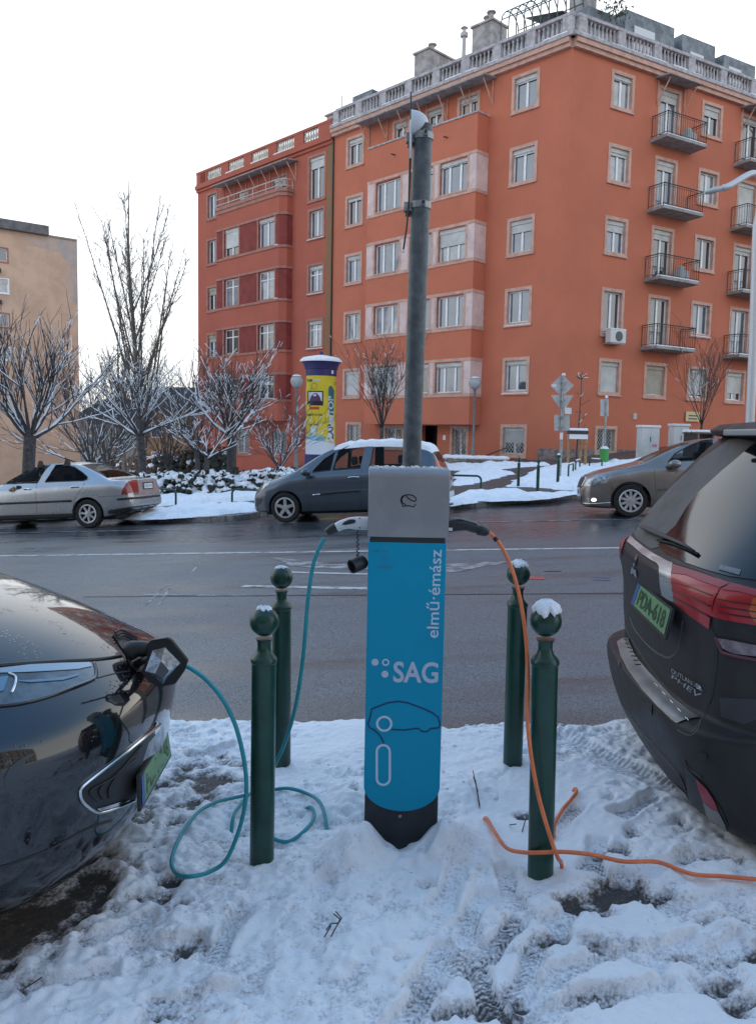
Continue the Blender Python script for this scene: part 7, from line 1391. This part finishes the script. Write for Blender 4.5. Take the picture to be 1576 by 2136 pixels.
# ================================================================ TREES AND PLANTING
M_bark = mat('bark', (.06, .054, .054), .9, var=.35, vscale=9, bump=.5, bscale=30); M_barkg = mat('grey_bark', (.13, .115, .1), .9, var=.3, vscale=6, bump=.4, bscale=25)
def grow(base, rng, mode, scale=1., snowy=True):
    """limb segments [(points, radii)] of one bare tree"""
    limbs = []
    def branch(p, d, ln, r0, r1, lvl, up, wig, n=6):
        pts = [Vector(p)]; d = Vector(d).normalized()
        for i in range(n):
            d = (d+Vector((rng.gauss(0, wig), rng.gauss(0, wig), rng.gauss(0, wig)+up))).normalized(); pts.append(pts[-1]+d*ln/n)
        limbs.append((pts, [r0+(r1-r0)*i/n for i in range(n+1)], lvl)); return pts, d
    mode(branch, Vector(base), rng, scale); return limbs
def side_dir(d, rng, ang, az=None):
    d = Vector(d).normalized(); e = d.orthogonal().normalized(); a = rng.uniform(0, 2*PI) if az is None else az
    e.rotate(Matrix.Rotation(a, 3, d)); return (d*math.cos(ang)+e*math.sin(ang)).normalized()
def pruned(branch, b, rng, s, fork=1.6, nl=9, ln=2.6, spread=(.5, 1.15), r=.15, twl=1.0, up=.05, rise=0.):
    tp, td = branch(b-Vector((0, 0, .4)), (rng.gauss(0, .03), rng.gauss(0, .03), 1), (fork+.4)*s, r*s, r*.92*s, 0, 0, .015, 4)
    for k in range(nl):
        az = 2*PI*(k+rng.uniform(-.25, .25))/nl; an = rng.uniform(*spread); d = Vector((math.sin(an)*math.cos(az), math.sin(an)*math.sin(az), math.cos(an)))
        pts, dd = branch(tp[-1]-Vector((0, 0, rng.uniform(0, .15))), d, ln*s*rng.uniform(.75, 1.15), r*.36*s, r*.09*s, 1, up, .07, 8)
        for j in range(rng.randint(7, 11)):
            i = rng.randint(2, 8); sd_ = side_dir(pts[i]-pts[i-1], rng, rng.uniform(.35, .8)); sd_.z += .25
            q, qd = branch(pts[i], sd_, ln*s*rng.uniform(.35, .7)*twl, r*.12*s, r*.04*s, 2, up*.9+.03, .08, 6)
            for m in range(rng.randint(3, 6)):
                i2 = rng.randint(2, 6); s2 = side_dir(q[i2]-q[i2-1], rng, rng.uniform(.3, .7)); s2.z += .2; branch(q[i2], s2, ln*s*rng.uniform(.15, .4)*twl, r*.05*s, r*.022*s, 3, .05, .09, 4)
def vase(branch, b, rng, s, fork=1.3, nl=12, ln=3.4, r=.09):
    pruned(branch, b, rng, s, fork, nl, ln, (.12, .55), r, .8, .03)
def poplar(branch, b, rng, s, h=13.):
    tp, td = branch(b-Vector((0, 0, .4)), (0, 0, 1), h*.97*s, .2*s, .015*s, 0, .03, .018, 14)
    stems = [(tp, h*.97*s, 5)]
    for k in range(17):
        f = .1+.5*(k/17)+rng.uniform(-.03, .03); i = int(f*14); an = rng.uniform(.16, .4); az = 2.4*k+rng.uniform(-.4, .4); d = Vector((math.sin(an)*math.cos(az), math.sin(an)*math.sin(az), math.cos(an)))
        L0 = h*s*(1-f)*rng.uniform(.62, .95); pts, dd = branch(tp[i].lerp(tp[i+1], f*14-i), d, L0, .085*s*(1.1-f), .012*s, 1, .022, .018, 13); stems.append((pts, L0, 3))
    for pts, L0, i0 in stems:
        n_ = len(pts)
        for j in range(44):
            i2 = rng.randint(i0, n_-1); sd_ = side_dir(pts[i2]-pts[i2-1], rng, rng.uniform(.3, .7)); l1 = h*s*rng.uniform(.025, .1)*(1.2-i2/n_*.6); q, qd = branch(pts[i2].lerp(pts[i2-1], rng.random()), sd_, l1, .013*s, .005*s, 2, .05, .06, 5)
            for m in range(2): i3 = rng.randint(1, 5); branch(q[i3], side_dir(q[i3]-q[i3-1], rng, .5), l1*rng.uniform(.25, .5), .006*s, .004*s, 3, .04, .07, 3)
def tree(name, label, base, mode, seed, scale=1., snow=1., group=None, bark=M_bark, minr=.0045):
    rng = random.Random(seed); limbs = grow((0, 0, 0), rng, mode, scale); t_ = thing(name, label, 'tree', base, 0, group)
    tr = MB(); cr = MB(); sn_ = MB()
    for pts, rad, lvl in limbs:
        (tr if lvl == 0 else cr).tube(pts, [max(r_, minr) for r_ in rad], 10 if lvl == 0 else 6 if lvl == 1 else 4, lvl < 2)
        if lvl > 0 and snow > 0:
            run = []; rr = []
            def flush():
                if len(run) > 1: sn_.tube(run, rr, 5, True)
            for i, (p, r_) in enumerate(zip(pts, rad)):
                d = (pts[min(i+1, len(pts)-1)]-pts[max(i-1, 0)]).normalized(); fl = math.sqrt(max(0, 1-d.z**2))
                if fl > .38 and rng.random() < .95*snow and (lvl < 3 or rng.random() < .6): e = max(r_, minr); run.append(p+Vector((0, 0, e*.75+.005))); rr.append((e*.8+.007)*(.6+.5*fl)*rng.uniform(.8, 1.15))
                else: flush(); run = []; rr = []
            flush()
    tr.build('trunk', bark, t_, smooth=0); cr.build('crown', bark, t_, smooth=0)
    if sn_.v: sn_.build('branch_snow', M_snow, t_, smooth=0)['kind'] = 'stuff'
    return t_
def tbase(u, D): p = at(u, 960, D); return (p.x, p.y, T(p.x, p.y))
def fork_at(u, v, D): p = at(u, v, D); return p.z-T(p.x, p.y)
from functools import partial
tree('pruned_tree', 'snow-lined pruned tree with a wide crown left of the advertising column', tbase(483, 27), partial(pruned, fork=fork_at(483, 906, 27), nl=10, ln=2.1, spread=(.35, 1.25), r=.17, up=.035), 3)
tree('pruned_tree', 'snow-lined pruned tree at the left edge, in front of the beige block', tbase(52, 25), partial(pruned, fork=fork_at(52, 908, 25), nl=10, ln=2.3, spread=(.4, 1.2), r=.2, up=.05, twl=1.3), 8)
tree('pruned_tree', 'snow-lined pruned tree just behind the silver sedan, below the tall bare tree', tbase(301, 30), partial(pruned, fork=fork_at(301, 908, 30), nl=11, ln=2.3, spread=(.3, 1.15), r=.15, up=.03), 12)
tree('pruned_tree', 'small snow-dusted vase-shaped tree in front of the orange building', tbase(792, 33), partial(vase, fork=fork_at(792, 892, 33), nl=12, ln=2.6, r=.085), 21, 1., .35)
tree('poplar_tree', 'tall slender bare tree rising between the two buildings', tbase(300, 44), partial(poplar, h=17.2), 5, 1., 0., bark=M_barkg, minr=.008)
tree('bare_tree', 'shorter bare tree left of the tall one, against the sky', tbase(262, 52), partial(poplar, h=10.5), 17, 1., 0., bark=M_barkg, minr=.008)
tree('bare_tree', 'dark leaning bare tree low behind the silver sedan', tbase(190, 33), partial(pruned, fork=1.2, nl=12, ln=3.0, spread=(.3, 1.3), r=.12, up=.02), 31, 1., .5)
tree('bare_tree', 'bare tree with snowy twigs at the corner of the red building', tbase(415, 36), partial(pruned, fork=1.5, nl=12, ln=3.0, spread=(.2, 1.1), r=.12, up=.04), 37, 1., .55)
tree('bare_tree', 'snowy shrub-like tree between lamp post and pruned tree', tbase(585, 30), partial(pruned, fork=.7, nl=9, ln=1.9, spread=(.3, 1.2), r=.08, up=.0), 41, 1., .7)
tree('bare_tree', 'young tree with a leaning trunk before the red building', tbase(430, 26), partial(pruned, fork=1.3, nl=7, ln=1.4, spread=(.5, 1.2), r=.09, up=.0), 45, 1., .8)
tree('bare_tree', 'tangled bare thicket tree between the beige block and the tall tree', tbase(225, 40), partial(pruned, fork=.9, nl=14, ln=3.4, spread=(.1, .9), r=.1, up=.03, twl=1.1), 71, 1., .25)
tree('bare_tree', 'tangled bare thicket tree in front of the ochre house', tbase(352, 42), partial(pruned, fork=.9, nl=14, ln=3.3, spread=(.1, .9), r=.1, up=.03, twl=1.1), 73, 1., .25)
# saplings on the right
def sapl(branch, b, rng, s, h=3.6, head=True):
    tp, td = branch(b, (0, 0, 1), h*s, .03*s, .014*s, 0, .02, .02, 10)
    for k in range(7): i = rng.randint(3, 8); q, _ = branch(tp[i], side_dir(Vector((0, 0, 1)), rng, rng.uniform(.7, 1.2)), rng.uniform(.25, .6), .012, .007, 1, .06, .12, 5)
    for k in range(16): q, _ = branch(tp[-1], side_dir(Vector((0, 0, 1)), rng, rng.uniform(.2, 1.5)), rng.uniform(.15, .32), .012, .006, 1, -.02, .2, 4)
p, h = pole_to(1200, 975, 790); SAP = tree('sapling', 'thin staked sapling with a knobbly head beside the road sign', p, partial(sapl, h=h), 51, 1., .6, minr=.01)
k = p.y/FPX; TG = thing('tree_guard', 'wooden tree guard with snow-topped white crossboards round the sapling', 'tree guard', p); M_wood = mat('stake_wood', (.33, .2, .1), .8, var=.25, vscale=8)
hz = at(1200, 900, p.y).z-p.z
for x, y in ((-17*k, 0), (17*k, -.15), (13*k, .35)): mb = MB(); mb.lathe([(.05, -.3), (.05, hz-.05)], (x, y, 0), 8); mb.build('stake', M_wood, TG, smooth=40)
for y in (-.2, .1): mb = MB(); mb.box(-19*k, 19*k, y-.03, y+.0, hz-.28, hz-.1); mb.build('crossboard', M_white, TG)
mb = MB(); mb.box(-19.5*k, 19.5*k, -.25, .15, hz-.1, hz+.02); mb.build('board_top', M_iron, TG); mb = MB(); mb.box(-19.5*k, 19.5*k, -.26, .16, hz+.021, hz+.12); bevel(mb.build('snow', M_snow, TG), .05, 3)
tree('sapling', 'thin bare street tree in front of the cream wall sign', tbase(1459, 33), partial(vase, fork=1.2, nl=8, ln=2.6, r=.055), 61, 1., .15)
# snow-laden hedge and shrubs
M_leaf = mat('dark_evergreen', (.025, .03, .022), .8, var=.4, vscale=6); M_rusty = mat('rusty_leaves', (.085, .05, .035), .85, var=.4, vscale=5)
def lumpy(c, r_, n, rng, sq=.8):
    mb = MB(); mb.ball(c, r_, n, max(4, n*2//3), (1, 1, sq)); f = [rng.gauss(1, .16) for _ in mb.v]; cc = Vector(c); mb.v = [tuple(cc+(Vector(v)-cc)*k) for v, k in zip(mb.v, f)]; return mb
def hedge(name, label, poly_px, hgt, n, seed, D0, leafm, snowy=.75, r0=.16, tri=9):
    rng = random.Random(seed); (u0, v0), (u1, v1) = poly_px; a = gp(u0, v0); b = gp(u1, v1); mid = (a+b)/2; t_ = thing(name, label, 'hedge', mid)
    lf = MB(); sn_ = MB()
    for k in range(n):
        f = rng.random(); p = a.lerp(b, f)+Vector((rng.gauss(0, .2), rng.uniform(0, D0), 0)); z = T(p.x, p.y); hh = hgt*rng.uniform(.55, 1.0)*(1-.15*abs(f-.5)); q = Vector((p.x, p.y, z+rng.uniform(.25, 1)*hh))-mid
        if rng.random() < snowy: m = lumpy(q, r0*rng.uniform(.5, 1.15), 9, rng, .72); sn_.add(m.v, m.f); m = lumpy(q-Vector((0, 0, r0*.45)), r0*.85, 7, rng); lf.add(m.v, m.f)
        else: m = lumpy(q, r0*rng.uniform(.6, 1.), 7, rng); lf.add(m.v, m.f)
    for k in range(int(n*tri)):
        f = rng.random(); p = a.lerp(b, f)+Vector((rng.gauss(0, .2), rng.uniform(-.1, D0), 0)); c = Vector((p.x, p.y, T(p.x, p.y)+rng.uniform(0, 1)*hgt))-mid; v_ = [c+Vector((rng.gauss(0, .06), rng.gauss(0, .06), rng.gauss(0, .06))) for _ in range(3)]; lf.add(v_, [(0, 1, 2)])
    o = lf.build('foliage', leafm, t_, smooth=0); o['kind'] = 'stuff'
    if sn_.v: o = sn_.build('snow', M_snow, t_, smooth=0); o['kind'] = 'stuff'
    return t_
hedge('low_hedge', 'low hedge buried in snow lumps behind the silver sedan', ((250, 1046), (445, 1040)), .85, 900, 5, 2.6, M_leaf, .97, .135, .8)
hedge('low_hedge', 'low hedge buried in snow lumps beside the grey minivan', ((440, 1040), (640, 1030)), .75, 900, 6, 3.0, M_leaf, .97, .135, .8)
hedge('shrub_row', 'dark rusty-leaved shrubs with patches of snow behind the sedan', ((150, 1012), (420, 1005)), 2.0, 500, 9, 2.2, M_rusty, .22, .2)
hedge('shrub_row', 'dark evergreen shrubs between the pruned trees', ((330, 1008), (470, 1003)), 1.7, 260, 11, 1.6, M_leaf, .1, .22)
